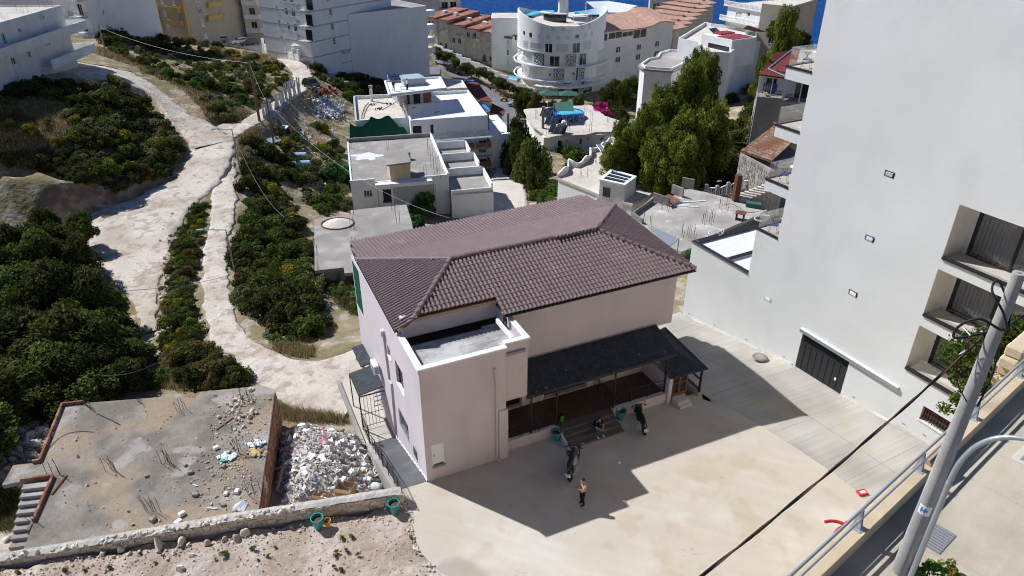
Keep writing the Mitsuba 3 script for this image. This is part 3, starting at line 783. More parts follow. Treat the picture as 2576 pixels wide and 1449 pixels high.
put(MB().box(H,16.72,16.88,0.25,4.0,0.3,0.36).box(H,16.74,16.86,0.25,4.0,1.0,1.05),'rail','black_metal',sc)
put(MB().rbox(H,16.6,16.95,0.0,3.9,-0.9,0.16,0.02),'parapet','cement',sc)
sd=thing('side_door','brown wooden glazed double door at the right end of the veranda','door')
u0,u1=14.82,15.9
put(MB().box(H,u0,u1,0.28,0.32,0.32,1.95),'pane','dark_glass',sd)
fr=MB()
for a,b,z0,z1 in ((u0,u0+0.09,0.3,1.96),(u1-0.09,u1,0.3,1.96),((u0+u1)/2-0.06,(u0+u1)/2+0.06,0.3,1.96),(u0+.09,u1 - .09,0.3,0.55),(u0+.09,u1 - .09,1.86,1.96),(u0+.09,u1 - .09,1.2,1.27)):
 fr.box(H,a,b,0.22,0.28 if z0>0.31 else 0.3,z0,z1)
put(fr,'frame','door_wood',sd)
put(MB().rbox(H,14.9,15.75,-0.4,0.2,0,0.36,0.015).rbox(H,14.9,15.75,-0.62,-0.4,0,0.17,0.015),'step','cement_pale',sd)
put(MB().box(H,14.8,15.95,0.33,0.6,-0.3,2.0),'wall','plaster_pink',sd)
# ---------------------------------------------------------------- stairs and side canopy along the left wall
sw=thing('side_stairs','grey tiled stairs running down along the sunlit left wall of the pink house','stairs')
NS=12
for k in range(NS):
 v0,v1=k*6.0/NS,(k+1)*6.0/NS
 z=-2.0*k/NS
 put(MB().rbox(H,-1.42,-0.02,v0,v1+0.02,z-0.5,z-0.004,0.01),'step','step_stone',sw)
 put(MB().box(H,-0.03,-0.002,v0,v1,z,z+0.14),'skirting','paint_white',sw)
put(MB().box(H,-1.75,-0.02,6.02,13.0,-2.4,-2.1),'landing','cement_pale',sw)
k_=MB()
k_.hexa([H.W(-1.7,0,-1.2),H.W(-1.42,0,-1.2),H.W(-1.42,6.2,-3),H.W(-1.85,6.2,-3),H.W(-1.7,0,0.04),H.W(-1.42,0,0.04),H.W(-1.42,6.2,-1.96),H.W(-1.75,6.2,-1.96)])
k_.box(H,-1.95,-1.75,6.2,13.0,-3.2,-1.96)
put(k_,'kerb_wall','cement',sw)
path=[(-0.9,0.02),(0.6,-0.05),(2.9,-0.85),(3.05,-0.9),(4.6,-1.4),(5.9,-1.96)]
for i in range(len(path)-1):
 (va,za),(vb,zb)=path[i],path[i+1]
 rl=MB()
 for h in (0.25,0.45,0.65,0.95):
  rl.cyl(H.W(-1.52,va,za+h),H.W(-1.54,vb,zb+h),0.016 if h<0.9 else 0.024,6)
 for t in (0.02,0.52):
  v,z=va+(vb-va)*t,za+(zb-za)*t
  rl.cyl(H.W(-1.53,v,z-0.05),H.W(-1.53,v,z+0.95),0.022,6)
 put(rl,'railing','black_metal',sw)
lc=thing('back_canopy','small dark shingled canopy on a railed frame beside the pink left wall','canopy')
put(MB().slab([H.W(-1.5,7.75,0.42),H.W(-0.06,7.75,0.62),H.W(-0.06,10.1,0.62),H.W(-1.5,10.1,0.42)],0.07),'roof','shingle',lc)
put(MB().slab([H.W(-0.75,10.35,0.5),H.W(-0.06,10.35,0.62),H.W(-0.06,12.6,0.62),H.W(-0.75,12.6,0.5)],0.07),'roof','shingle',lc)
tr=MB()
tr.box(H,-1.54,-1.48,7.7,10.15,0.3,0.36).box(H,-1.5,-0.06,7.66,7.72,0.3,0.36).box(H,-1.5,-0.06,10.1,10.16,0.3,0.36)
put(tr,'frame','black_metal',lc)
for v in (6.1,7.7,10.1):
 put(MB().box(H,-1.56,-1.5,v-0.03,v+0.03,-2.1,0.3 if v>7 else -0.6),'post','black_metal',lc)
sg=MB()
for u in np.linspace(-1.5,-0.5,6):
 sg.cyl(H.W(u,7.7,-2.05),H.W(u,7.7,0.3),0.014,5)
for z in (-1.9,-1.0):
 sg.cyl(H.W(-1.53,6.1,z),H.W(-1.53,7.7,z),0.02,5)
 sg.cyl(H.W(-1.53,7.7,z),H.W(-0.2,7.7,z),0.02,5)
for v in np.linspace(6.2,7.6,7):
 sg.cyl(H.W(-1.53,v,-2.05),H.W(-1.53,v,-0.6),0.014,5)
put(sg,'side_grille','black_metal',lc)
ac=thing('air_conditioner','white outdoor air conditioner hung on the pink left wall above the small canopy','air conditioner')
av,az=H.onu(*z3(690,740),0.0)
av0=av
put(MB().rbox(H,-0.42,-0.12,av0,av0+0.85,az-0.1,az+0.5,0.02),'casing','white_paint',ac)
fan=MB().lathe([(0.0,0.004),(0.22,0.004),(0.23,0.012),(0.24,0.0)],n=20)
M=np.eye(4)
M[:3,:3]=np.column_stack([np.r_[H.e2,0],[0,0,1],-np.r_[H.e1,0]])
M[:3,3]=H.W(-0.425,av0+0.34,az+0.2)
put(MB().tm(trimesh.Trimesh(*fan.mesh(),process=False),M),'fan_grille','grey_metal',ac)
for q in (0.1,0.7):
 put(MB().box(H,-0.4,0,av0+q,av0+q+0.04,az-0.16,az-0.11),'bracket','grey_metal',ac)
put(MB().rbox(H,-0.38,-0.16,av0-0.01,av0,az-0.04,az+0.4,0.003),'service_panel','grey_metal',ac)
rv,rz=H.onu(*z3(700,1090),-0.3)
rk2=thing('wall_bracket','white metal brackets and loose pipes on the left wall below the air conditioner','bracket')
for k in range(4):
 v,z=H.onu(*z3(735-6*k,985+66*k),0.0)
 put(MB().box(H,-0.6,0.0,v-0.02,v+0.02,z-0.025,z+0.025),'arm','white_metal',rk2)
pv,pz=H.onu(*z3(735,1150),-0.08)
put(MB().tube(spline([H.W(-0.1,pv+0.2,pz+0.4),H.W(-0.3,pv,pz+0.1),H.W(-0.12,pv-0.2,pz-0.2),H.W(-0.3,pv,pz-0.3)]),0.03,6),'pipe','white_metal',rk2)
# ---------------------------------------------------------------- the big white apartment block on the right
B=BF
wb=thing('apartment_block','tall white apartment block with a blank plastered wall at the right edge','building')
def bs(px,py):
 return BW(px,py)
TOP=27.5
OPL=2.3
gl,gr_=bs(*C(6,930,1270))[0],bs(*C(9,1250,150))[0]
gtop=1.85
mw=MB()
g=Polygon([B.L(B.W(0,0))]*3+[(0,0),(1,0),(1,1)]) if False else None
out=Polygon([(-9,-1),(19.6,-4.5),(19.6,3.5),(14.0,3.5),(14.0,6.2),(12.22,6.2),(12.22,TOP),(-9,TOP)])
out=out.difference(sbox(gr_,-2,gl,gtop))
out=out.difference(sbox(-6.0,10.0,OPL,12.88)).difference(sbox(-6.0,6.72,OPL,9.42)).difference(sbox(-6.0,3.36,OPL,6.1)).difference(sbox(-1.35,1.0,0.75,1.9))
out=out.difference(sbox(-6,13.55,-0.72,16.2)).difference(sbox(-6,16.9,-0.72,19.6))
m=trimesh.creation.extrude_polygon(out,1.0,engine='earcut')
v=np.array(m.vertices)
mw.add(np.array([B.W(a,c*0.3,b) for a,b,c in v]),m.faces)
put(mw,'wall','plaster_white',wb)
rb=MB()
rb.wall(B.W(12.22,0.3),B.W(12.22,9),5.0,TOP)
rb.wall(B.W(19.58,0.3),B.W(19.58,9),-4.5,3.5)
put(rb,'rear_wall','plaster_white',wb)
put(MB().box(B,-9,12.2,0.3,9,TOP-0.2,TOP),'roof','cement_pale',wb)
rp=MB().box(B,12.5,19.4,0.3,8.6,2.7,3.38)
put(rp,'low_roof','canvas_white',wb,label='white membrane roof of the low rear part')
put(MB().box(B,12.5,19.55,8.4,8.7,2.6,3.5).box(B,16.2,16.45,0.3,8.4,3.0,3.5),'parapet','plaster_white',wb)
for a in ((14.0,19.75,-0.06,0.36),(19.3,19.75,0.36,8.8),(12.3,19.3,8.35,8.8),(16.15,16.5,0.36,8.35)):
 put(MB().rbox(B,*a,3.5,3.57,0.012),'coping','paint_grey' if a[0]>20 else 'dark_frame',wb)
for k,zf in enumerate((6.95,10.3,13.7,17.1)):
 z1=zf-0.1
 sl_=put(MB().box(B,12.22,14.02,0.0,7.0,zf-0.75,z1),'balcony','plaster_white',wb)
 put(MB().box(B,12.22,14.08,-0.05,0.12,z1,zf),'ledge','dark_frame',sl_)
 put(MB().box(B,13.86,14.08,0.12,7.05,z1,zf),'ledge','dark_frame',sl_)
 put(MB().box(B,12.22,13.86,0.12,7.0,z1,zf-0.03),'floor','cement_pale',sl_)
 gp=MB().box(B,13.93,13.945,0.06,6.9,zf,zf+1.02)
 put(gp,'glass_panel','pane',sl_)
 put(MB().box(B,12.3,13.9,0.02,0.035,zf,zf+1.02),'glass_panel','pane',sl_)
for zf,z1 in ((10.0,12.88),(6.72,9.42),(3.36,6.1)):
 rc=put(MB().box(B,-6.0,OPL,0.3,1.75,z1,z1+0.55),'balcony','plaster_white',wb)
 put(MB().wall(B.W(OPL,0.3),B.W(OPL,1.75),zf-0.1,z1+0.3,th=0.2),'reveal','plaster_white',rc)
 put(MB().box(B,-6.0,OPL-0.06,-0.06,1.75,zf-0.05,zf+0.03),'floor_slab','cement_pale',rc)
 put(MB().box(B,-6.0,OPL-0.03,-0.11,0.14,zf+0.03,zf+0.12),'ledge','dark_frame',rc)
 put(MB().box(B,-6.0,OPL-0.12,0.03,0.045,zf+0.12,zf+1.0),'glass_panel','pane',rc)
 s0,s1,nd=-4.2,OPL-0.32,3
 fr=MB()
 fr.box(B,s0,s1,1.4,1.5,z1-0.09,z1-0.001)
 fr.box(B,s0,s1,1.4,1.5,zf+0.03,zf+0.11)
 for i in range(nd+1):
  q=s1-i*(s1-s0)/nd
  fr.box(B,q-0.11,q,1.38,1.52,zf+0.11,z1-0.09)
 put(fr,'door_frame','dark_frame',rc)
 put(MB().box(B,s1,OPL,1.4,1.6,zf,z1-0.001),'side_panel','plaster_white',rc)
 for i in range(nd):
  a,b_=s1-(i+1)*(s1-s0)/nd,s1-i*(s1-s0)/nd-0.11
  put(MB().quad(B.W(a,1.45,zf+0.11),B.W(b_,1.45,zf+0.11),B.W(b_,1.45,z1-0.09),B.W(a,1.45,z1-0.09)),'pane','pane',rc)
 cu=MB()
 ss=np.arange(s0,s1,0.035)
 w=0.03*np.sin(ss*32)
 cv=[B.W(a,1.75+c,zf+0.1) for a,c in zip(ss,w)]+[B.W(a,1.75+c,z1-0.06) for a,c in zip(ss,w)]
 n_=len(ss)
 cu.add(cv,[[i,i+1,n_+i+1,n_+i] for i in range(n_-1)])
 put(cu,'curtain','curtain',rc,smooth=True)
 put(MB().box(B,-6,OPL,1.95,2.1,zf-0.2,z1+0.3),'back','dark_room',rc)
for z0,z1 in ((13.55,16.2),(16.9,19.6)):
 w=put(MB().box(B,-6,-0.72,0.24,0.29,z0,z1),'window','dark_glass',wb)
 put(MB().box(B,-6,-0.69,-0.05,0.24,z0-0.06,z0),'sill','white_paint',w)
 put(MB().box(B,-0.84,-0.73,0.14,0.24,z0,z1),'frame','dark_frame',w)
w=put(MB().box(B,-1.35,0.75,0.24,0.29,1.0,1.9),'window','dark_room',wb,label='low barred basement window')
put(MB().box(B,-1.4,0.8,-0.06,0.24,0.94,1.0),'sill','plaster_white',w)
gr2=MB()
for s in np.linspace(-1.35,0.75,14):
 gr2.box(B,s-0.012,s+0.012,0.1,0.13,1.0,1.9)
for z in (1.15,1.45,1.75):
 gr2.box(B,-1.35,0.75,0.085,0.1,z-0.012,z+0.012)
put(gr2,'grille','rust',w)
ga=thing('garage_gate','black ribbed sliding garage gate in the white block under a white rail','gate')
for i in range(8):
 a,b_=gr_+(gl-gr_)*i/8,gr_+(gl-gr_)*(i+1)/8
 put(MB().rbox(B,a+0.02,b_-0.02,-0.02,0.02,float(drive_z((a+b_)/2))+0.06,gtop-0.55,0.008),'panel','black_metal',ga)
ft=MB()
for s in np.linspace(gr_+0.06,gl-0.06,42):
 ft.box(B,s-0.012,s+0.012,0.0,0.02,gtop-0.5,gtop)
put(ft,'bars','black_metal',ga,kind='stuff')
put(MB().box(B,gr_,gl,-0.03,0.02,gtop-0.56,gtop-0.5).box(B,gr_,gl,0.022,0.05,-1.2,gtop-0.56),'frame','black_metal',ga)
put(MB().box(B,gr_,gl,0.25,0.3,-1.5,gtop),'backing','dark_room',ga)
put(MB().box(B,gr_+0.5,gr_+0.62,-0.05,-0.02,0.1,0.28),'lock','white_metal',ga)
sr=thing('gate_rail','long white metal rail above the garage gate on the white block','rail')
put(MB().box(B,2.25,gl+0.15,-0.16,-0.001,gtop+0.24,gtop+0.28),'cover','white_metal',sr)
put(MB().box(B,2.25,gl+0.15,-0.16,-0.14,gtop+0.03,gtop+0.24),'lip','grey_metal',sr)
for px,py in ((2238,438),(2188,600),(2146,738),(1932,752)):
 s,z=bs(px,py)
 vg=thing('vent_grille',{438: 'topmost',600: 'second',738: 'third',752: 'leftmost'}[py]+' '+('dark slotted vent grille of the column on the blank white wall' if py != 752 else 'pale slotted vent grille low on the blank white wall'),'vent','vent grilles on the white wall')
 put(MB().box(B,s-0.28,s+0.28,-0.02,0.0,z-0.15,z+0.15),'frame','dark_frame' if py != 752 else 'paint_grey',vg)
 for i in range(4):
  zz=z-0.085+0.057*i
  put(MB().hexa([B.W(s-0.2,-0.045,zz-0.02),B.W(s+0.2,-0.045,zz-0.02),B.W(s+0.2,-0.02,zz-0.005),B.W(s-0.2,-0.02,zz-0.005),
     B.W(s-0.2,-0.045,zz-0.008),B.W(s+0.2,-0.045,zz-0.008),B.W(s+0.2,-0.02,zz+0.01),B.W(s-0.2,-0.02,zz+0.01)]),'slat','galvanised' if py != 752 else 'grey_metal',vg)
for s,wh in ((18.9,'farthest'),(16.2,'second farthest'),(13.1,'third farthest'),(9.9,'just past the gate'),(4.6,'just before the gate'),(1.4,'second nearest'),(0.2,'nearest')):
 z=float(drive_z(s))+0.32
 tag(put(MB().rbox(B,s-0.09,s+0.09,-0.02,0.0,z-0.04,z+0.04,0.005),'drain_slot','grey_metal'),f'small grey drain slot at the foot of the white wall, {wh}','drain','drain slots along the foot of the wall')
mk=MB()
ss=np.linspace(-6,19.5,60)
for i in range(59):
 a,b_=ss[i],ss[i+1]
 if gr_-0.2<(a+b_)/2<gl+0.2:
  continue
 za,zb=float(drive_z(a)),float(drive_z(b_))
 w0=0.02+0.04*RNG.random()
 mk.hexa([B.W(a,-w0-0.1,za),B.W(b_,-w0-0.1,zb),B.W(b_,0,zb),B.W(a,0,za),B.W(a,-0.02,za+0.1),B.W(b_,-0.02,zb+0.1),B.W(b_,0,zb+0.1),B.W(a,0,za+0.1)])
put(mk,'mortar_fillet','wall_cement',wb,kind='stuff')
def chair(F,u,v,z,rot,label,metal='blue_paint'):
 t=thing('balcony_chair',label,'chair','balcony chairs')
 G=Fr(F.W(u,v),F.a+rot)
 put(MB().rbox(G,-0.22,0.22,-0.22,0.22,z+0.43,z+0.46,0.008),'seat',metal,t)
 bk=MB()
 for w in np.linspace(-0.2,0.2,4):
  bk.cyl(G.W(w,0.22,z+0.46),G.W(-w*0.9,0.3,z+0.88),0.012,5)
 bk.cyl(G.W(-0.22,0.3,z+0.88),G.W(0.22,0.3,z+0.88),0.014,5)
 put(bk,'backrest',metal,t)
 for a in (-0.2,0.2):
  for b_ in (-0.2,0.2):
   put(MB().cyl(G.W(a,b_,z+0.44),G.W(a*1.15,b_*1.15,z),0.012,5),'leg','black_metal',t)
def round_table(F,u,v,z,label):
 t=thing('balcony_table',label,'table','balcony tables')
 put(MB().lathe([(0,0.70),(0.36,0.70),(0.37,0.715),(0.36,0.73),(0,0.73)],F.W(u,v,z),18),'top','white_metal',t)
 put(MB().cyl(F.W(u,v,z),F.W(u,v,z+0.7),0.025,6),'leg','black_metal',t)
for zf,nm in ((17.1,'topmost'),(10.3,'third'),(6.95,'lowest')):
 chair(B,13.1,0.5,zf,30,f'blue metal chair on the {nm} rear balcony of the white block')
 if zf != 6.95:
  round_table(B,13.2,1.5,zf,f'small round table on the {nm} rear balcony of the white block')
chair(B,-1.6,0.75,10.03,100,'blue metal chair on the upper recessed balcony')
chair(B,-1.2,0.75,6.75,100,'blue metal chair on the middle recessed balcony')
round_table(B,-2.2,0.8,6.75,'small round table on the middle recessed balcony')
for k,(px,py) in enumerate(((1797,585),(1912,548))):
 c_=P(px,py+6,3.39)
 hc=MB()
 for j in range(3):
  an=np.linspace(0,2*np.pi,20)
  rr=0.42+0.07*j
  hc.tube([c_+[rr*math.cos(a)+0.05*j,rr*0.8*math.sin(a),0.05+0.05*j+0.25*max(0,math.cos(a-2+j))**2] for a in an],0.025,6)
 tag(put(hc,'hose_coil','white_metal',smooth=True),('left' if k==0 else 'right')+' coil of white hose lying on the white membrane roof','hose')
# ---------------------------------------------------------------- upper pavement,its wall,guardrail,poles
ZP,ZW=12.4,12.85
K0=P(2153,1328,ZW)[:2]
KF = Fr(K0,math.degrees(math.atan2(0.62,0.78)))       # u along the wall away,v to the left (towards the yard)
fa=MB()
fa.box(KF,-14,22,-0.22,0.16,-1.0,ZW)
put(fa,'retaining_wall','render_tan',label='tall tan rendered retaining wall under the guardrail',cat='wall')
pv_=MB()
pv_.box(KF,-14,22,-4.3,-0.22,ZP-0.6,ZP)
put(pv_,'pavement','pave_concrete',kind='structure',label='cream concrete pavement above the yard')
kb=MB()
for i in range(36):
 put(MB().rbox(KF,-14+i,-13.008+i,-4.55,-4.3,ZP-0.6,ZP+0.012,0.02),'kerb_stone','cement_pale','pavement')
put(MB().box(KF,-14,22,-14,-4.55,ZP-0.8,ZP-0.16),'upper_road','asphalt',kind='structure',label='grey upper road beyond the kerb')
q=KF.L(P(2500,1235,ZP))
q=KF.L(P(*C(9,2560,640),ZP))
put(MB().rbox(KF,q[0]-0.1,q[0]+0.9,q[1]-0.9,q[1]+0.25,ZP-0.1,ZP+0.03,0.01),'tree_pit_frame','cement_pale','pavement')
put(MB().box(KF,q[0]+0.05,q[0]+0.75,q[1]-0.75,q[1]+0.1,ZP-0.1,ZP+0.035),'tree_pit','ground_dirt','pavement')
gq_=[P(*C(9,*c_),ZP) for c_ in ((1720,1100),(1850,1045),(1995,1140),(1910,1240))]
gc=KF.L(np.mean([gq_[1],gq_[2],gq_[3]],axis=0))
dg=thing('drain_grate','dark square drain grate in the pavement behind the concrete pole','grate')
put(MB().box(KF,gc[0]-0.55,gc[0]+0.35,gc[1]-0.4,gc[1]+0.5,ZP-0.1,ZP+0.006),'pit','cement_dark',dg)
for i in range(9):
 put(MB().box(KF,gc[0]-0.52+0.095*i,gc[0]-0.47+0.095*i,gc[1]-0.38,gc[1]+0.48,ZP+0.006,ZP+0.03),'bar','grey_metal',dg)
gd=thing('guardrail','grey two-pipe guardrail on bracket posts along the tan wall','guardrail')
put(MB().tube([KF.W(u,0.03,ZW+0.52+0.012*math.sin(u)) for u in np.linspace(-14,22,40)],0.038,8),'top_pipe','grey_metal',gd,smooth=True)
put(MB().tube([KF.W(u,-0.03,ZW+0.26+0.01*math.sin(u+1)) for u in np.linspace(-14,22,40)],0.03,8),'lower_pipe','galvanised',gd,smooth=True)
for k,u in enumerate((-9.4,-6.2,-3.1,0.0,3.07,6.35,9.6,12.8,16)):
 pk=put(MB().hexa([KF.W(u-0.012,0.09,ZW),KF.W(u+0.012,0.09,ZW),KF.W(u+0.012,-0.11,ZW),KF.W(u-0.012,-0.11,ZW),
      KF.W(u-0.012,0.06,ZW+0.55),KF.W(u+0.012,0.06,ZW+0.55),KF.W(u+0.012,-0.03,ZW+0.55),KF.W(u-0.012,-0.03,ZW+0.55)]).hexa(
  [KF.W(u+0.07,0.09,ZW),KF.W(u+0.095,0.09,ZW),KF.W(u+0.095,-0.11,ZW),KF.W(u+0.07,-0.11,ZW),
  KF.W(u+0.07,0.06,ZW+0.55),KF.W(u+0.095,0.06,ZW+0.55),KF.W(u+0.095,-0.03,ZW+0.55),KF.W(u+0.07,-0.03,ZW+0.55)]),'post','galvanised',gd)
 put(MB().rbox(KF,u-0.1,u+0.18,-0.16,0.12,ZW,ZW+0.015,0.004),'base_plate','galvanised',pk)
tb=KF.L(P(*C(9,1880,600),ZW))
tag(put(MB().rbox(Fr(KF.W(tb[0],-0.1),KF.a-8),-0.3,0.42,-0.12,0.12,ZW,ZW+0.14,0.012),'timber_block','pale_wood'),'weathered timber block lying on the tan wall beside the pole','timber')
st=thing('stone_pier','rough tan stone pier at the far end of the guardrail','wall')
sb_=KF.L(P(2556,880,ZW+0.5))
for r in range(4):
 for c_ in range(4):
  o=np.array([sb_[0]-0.2+c_*0.42+0.2*(r % 2),0.18+0.02*RNG.random(),ZW-0.9+r*0.36])
  put(MB().rbox(KF,o[0],o[0]+0.4+0.03*RNG.random(),o[1],o[1]+0.5,o[2],o[2]+0.34,0.04),'stone','render_tan',st)
up=thing('utility_pole','thick grey concrete utility pole with coiled black cable rising beside the guardrail','pole')
PB=P(2265,1436,ZP)
PH=7.72
pm=MB()
zz=np.linspace(0,PH,16)
pm.tube([PB+[0,0,z] for z in zz],0.185-0.0105*zz,20)
put(pm,'shaft','cement',up,smooth=40)
scene[up+'__shaft']['bsdf']={'type': 'ref','id': 'pole_concrete'}
def f_pole(p,n,uv):
 a=fbm(p.x*4,p.y*4,p.z*1.5,4)
 c=mix((0.26,0.25,0.235),(0.40,0.385,0.36),a)*(0.92+0.12*noise(p.x*5,p.y*5,p.z*40))
 pits=smoothstep(0.8,0.9,noise(p.x*30,p.y*30,p.z*30))
 return mix(c,mi.Color3f(0.14,0.13,0.12),0.6*pits)
mat('pole_concrete',pr(proc(f_pole),0.8,0.2))
put(MB().lathe([(0.0,0.004),(0.035,0.004),(0.04,0.0)],PB+[0,0,PH],12),'top_hole','cement_dark',up)
stz=2.05
sd_=np.array([-0.62,-0.78,0])
sd_ /= np.linalg.norm(sd_)
stk=MB()
an0=math.atan2(-PB[1]-0,-PB[0])
for i in range(6):
 a0,a1=an0-0.75+i*0.25,an0-0.5+i*0.25
 r_=0.185-0.0105*stz+0.004
 stk.quad(PB+[r_*math.cos(a0),r_*math.sin(a0),stz-0.13],PB+[r_*math.cos(a1),r_*math.sin(a1),stz-0.13],PB+[r_*math.cos(a1),r_*math.sin(a1),stz+0.13],PB+[r_*math.cos(a0),r_*math.sin(a0),stz+0.13])
put(stk,'sticker','white_paint',up,label='torn blue and white sticker')
skb=MB()
for i in range(1,5):
 a0,a1=an0-0.7+i*0.22,an0-0.5+i*0.22
 r_=0.185-0.0105*stz+0.007
 h=0.03+0.05*(i % 2)
 skb.quad(PB+[r_*math.cos(a0),r_*math.sin(a0),stz-h],PB+[r_*math.cos(a1),r_*math.sin(a1),stz-h*0.7],PB+[r_*math.cos(a1),r_*math.sin(a1),stz+h],PB+[r_*math.cos(a0),r_*math.sin(a0),stz+h*0.6])
put(skb,'sticker_print','blue_print',up)
CT=PB+[0,0,6.55]
far_end=P(2700,705,19.5)
near_end=P(1690,1508,17.4)
for k,(a,b_,nm,lb) in enumerate(((near_end,CT+np.array([-0.14,0.1,-0.25]),'overhead_cable','thick twisted black cable running down from the concrete pole to the lower left'),(CT+np.array([0.16,0.1,-0.1]),far_end,'overhead_cable','short black cable leaving the concrete pole to the right'))):
 ts=np.linspace(0,1,90)
 L_=np.linalg.norm(b_-a)
 base=a+(b_-a)*ts[:,None]-np.array([0,0,1])*(0.25*(4*ts*(1-ts)))[:,None]*(L_/12)
 ck=thing(nm,lb,'cable')
 for j,(rr,mt) in enumerate(((0.019,'rubber'),(0.015,'rust'))):
  ph=ts*L_*3.2+j*math.pi
  off=0.013*np.stack([np.cos(ph)*0.6,np.cos(ph)*-0.6,np.sin(ph)],1)
  put(MB().tube(base+off,rr,6),'strand',mt,ck,smooth=True)
cc=thing('cable_coil','loops of black cable tied round the top of the concrete pole','cable')
for pts,r_ in (([(0.17,0.02,0.0),(-0.1,-0.2,0.12),(-0.55,-0.2,0.35),(-0.75,-0.05,0.1),(-0.65,0.1,-0.25),(-0.2,0.25,-0.3),(0.2,0.15,-0.05),(0.17,0.02,0.0)],0.024),([(0.1,-0.15,0.05),(-0.2,-0.25,0.5),(-0.4,-0.05,0.85),(-0.15,0.2,0.9),(0.15,0.1,0.4),(0.12,-0.1,0.1)],0.02),
    ([(0.1,0.12,0.0),(0.25,0.1,-0.5),(0.3,0.05,-1.1),(0.12,-0.12,-1.7)],0.018),([(-0.12,0.12,-0.25),(-0.42,0.1,-0.7),(-0.35,0.0,-1.2),(-0.1,-0.1,-1.6)],0.012)):
 put(MB().tube(spline([CT+np.array(q) for q in pts],8),r_,7),'loop','rubber',cc,smooth=True)
for i in range(5):
 s_=CT+[-0.3-0.1*RNG.random(),0.05,-0.1-0.1*i]
 put(MB().tube(spline([s_,s_+RNG.uniform(-0.15,0.1,3),s_+RNG.uniform(-0.2,0.2,3)],6),0.008,5),'loose_wire',('white_metal','rust','rubber','red_plastic','white_metal')[i],cc)
lp=thing('lamp_post','slim grey steel lamp post curving over the road beside the concrete pole','lamp post')
LB=P(2286,1462,ZP)
od=np.r_[-KF.e2,0]*0.9+np.r_[KF.e1,0]*0.25
pts=[LB+[0,0,z] for z in (0,1.2,2.4,3.1)]+[LB+od*x+[0,0,z] for x,z in ((0.04,3.6),(0.2,4.1),(0.5,4.45),(0.95,4.62),(1.5,4.66),(2.3,4.66))]
put(MB().tube(spline(pts,6),np.interp(np.arange(55),[0,20,54],[0.062,0.055,0.042]),14),'shaft','galvanised',lp,smooth=True)
put(MB().cyl(LB+[0,0,2.95],LB+[0,0,3.03],0.066,14),'collar','galvanised',lp,smooth=30)
put(MB().rbox(Fr(LB+od*2.3,math.degrees(math.atan2(od[1],od[0]))),0,0.55,-0.12,0.12,LB[2]+4.6,LB[2]+4.7,0.02),'lamp_head','grey_metal',lp)
hz=thing('red_hose','short red corrugated hose hanging over the tan wall below the guardrail','hose')
hp=[P(*C(9,x,y),ZW-0.1) for x,y in ((1142,1062),(1180,1055),(1230,1060),(1290,1080),(1330,1075))]
put(MB().tube(spline(hp,6),0.04,8),'piece','red_plastic',hz,smooth=True)
hp=[P(*C(9,x,y),ZW-0.12) for x,y in ((1215,1140),(1240,1110),(1275,1090),(1300,1060))]
put(MB().tube(spline(hp,6),0.035,8),'piece','red_plastic',hz,smooth=True)
rp_=P(*C(9,1406,858),0.004)
tag(put(MB().rbox(Fr(rp_,15),-0.24,0.24,-0.16,0.16,0.01,0.13,0.01),'red_packet','red_plastic'),'red cardboard packet lying at the edge of the driveway','packet')
put(MB().box(Fr(rp_,15),-0.14,0.16,-0.1,0.06,0.131,0.135),'label_panel','cloth_white','red_packet')
mh=P(1913,893,-0.6)
t=thing('manhole','round worn manhole cover in the driveway before the garage gate','manhole')
mh[2]=float(drive_z(B.L(mh)[0]))*0.75+0.02
put(MB().lathe([(0,0.03),(0.3,0.03),(0.3,0.02)],mh,20),'cover','cement',t)
put(MB().lathe([(0.31,0.0),(0.31,0.04),(0.46,0.035),(0.5,0.0)],mh,20),'ring','cement_dark',t)
# ---------------------------------------------------------------- stones,rubble,slab of the unfinished house (lower left)
def c7(x,y):
 return C(7,x,y)
ROCKS=[]
for k in range(7):
 b=trimesh.creation.icosphere(subdivisions=2,radius=1.0)
 r_=np.random.default_rng(40+k)
 v=np.array(b.vertices)
 for _ in range(9):      # cut flat facets
  n=r_.normal(size=3)
  n /= np.linalg.norm(n)
  d=r_.uniform(0.45,0.85)
  h=v @ n
  v=np.where((h>d)[:,None],v-(h-d)[:,None]*n,v)
 v *= r_.uniform(0.7,1.2,3)
 b=trimesh.Trimesh(v,b.faces,process=False)
 ROCKS.append(b)
SMALL=[]
for k in range(5):
 r_=np.random.default_rng(80+k)
 v=r_.normal(size=(11,3))
 v /= np.linalg.norm(v,axis=1,keepdims=True)
 SMALL.append(trimesh.convex.convex_hull(v*r_.uniform(0.6,1.1,3)))
def rot(ax=None,an=None,r=None):
 q=(r or RNG).normal(size=4)
 q /= np.linalg.norm(q)
 a,b,c,d=q
 return np.array([[1-2*(c*c+d*d),2*(b*c-a*d),2*(b*d+a*c)],[2*(b*c+a*d),1-2*(b*b+d*d),2*(c*d-a*b)],[2*(b*d-a*c),2*(c*d+a*b),1-2*(b*b+c*c)]])
def rotz(an):
 c,s=math.cos(an),math.sin(an)
 return np.array([[c,-s,0],[s,c,0],[0,0,1.0]])
def stone_col(k=None):
 base=np.array([(0.62,0.56,0.47),(0.56,0.46,0.35),(0.68,0.64,0.57),(0.50,0.43,0.36),(0.66,0.58,0.48)][RNG.integers(5) if k is None else k])
 return base*RNG.uniform(0.8,1.12)*[0.92,0.9,0.85]
def scat(mb,meshes,pos,size,col,sink=0.3,flat=1.0):
 M=np.eye(4)
 S=np.diag([size*RNG.uniform(0.7,1.3),size*RNG.uniform(0.7,1.3),size*flat*RNG.uniform(0.6,1.0)])
 M[:3,:3]=(rot() @ S) if flat==1.0 else rotz(RNG.uniform(0,6.3)) @ S
 M[:3,3]=np.array(pos)+[0,0,size*flat*(0.6-sink)]
 mb.tm(meshes[RNG.integers(len(meshes))],M,col)
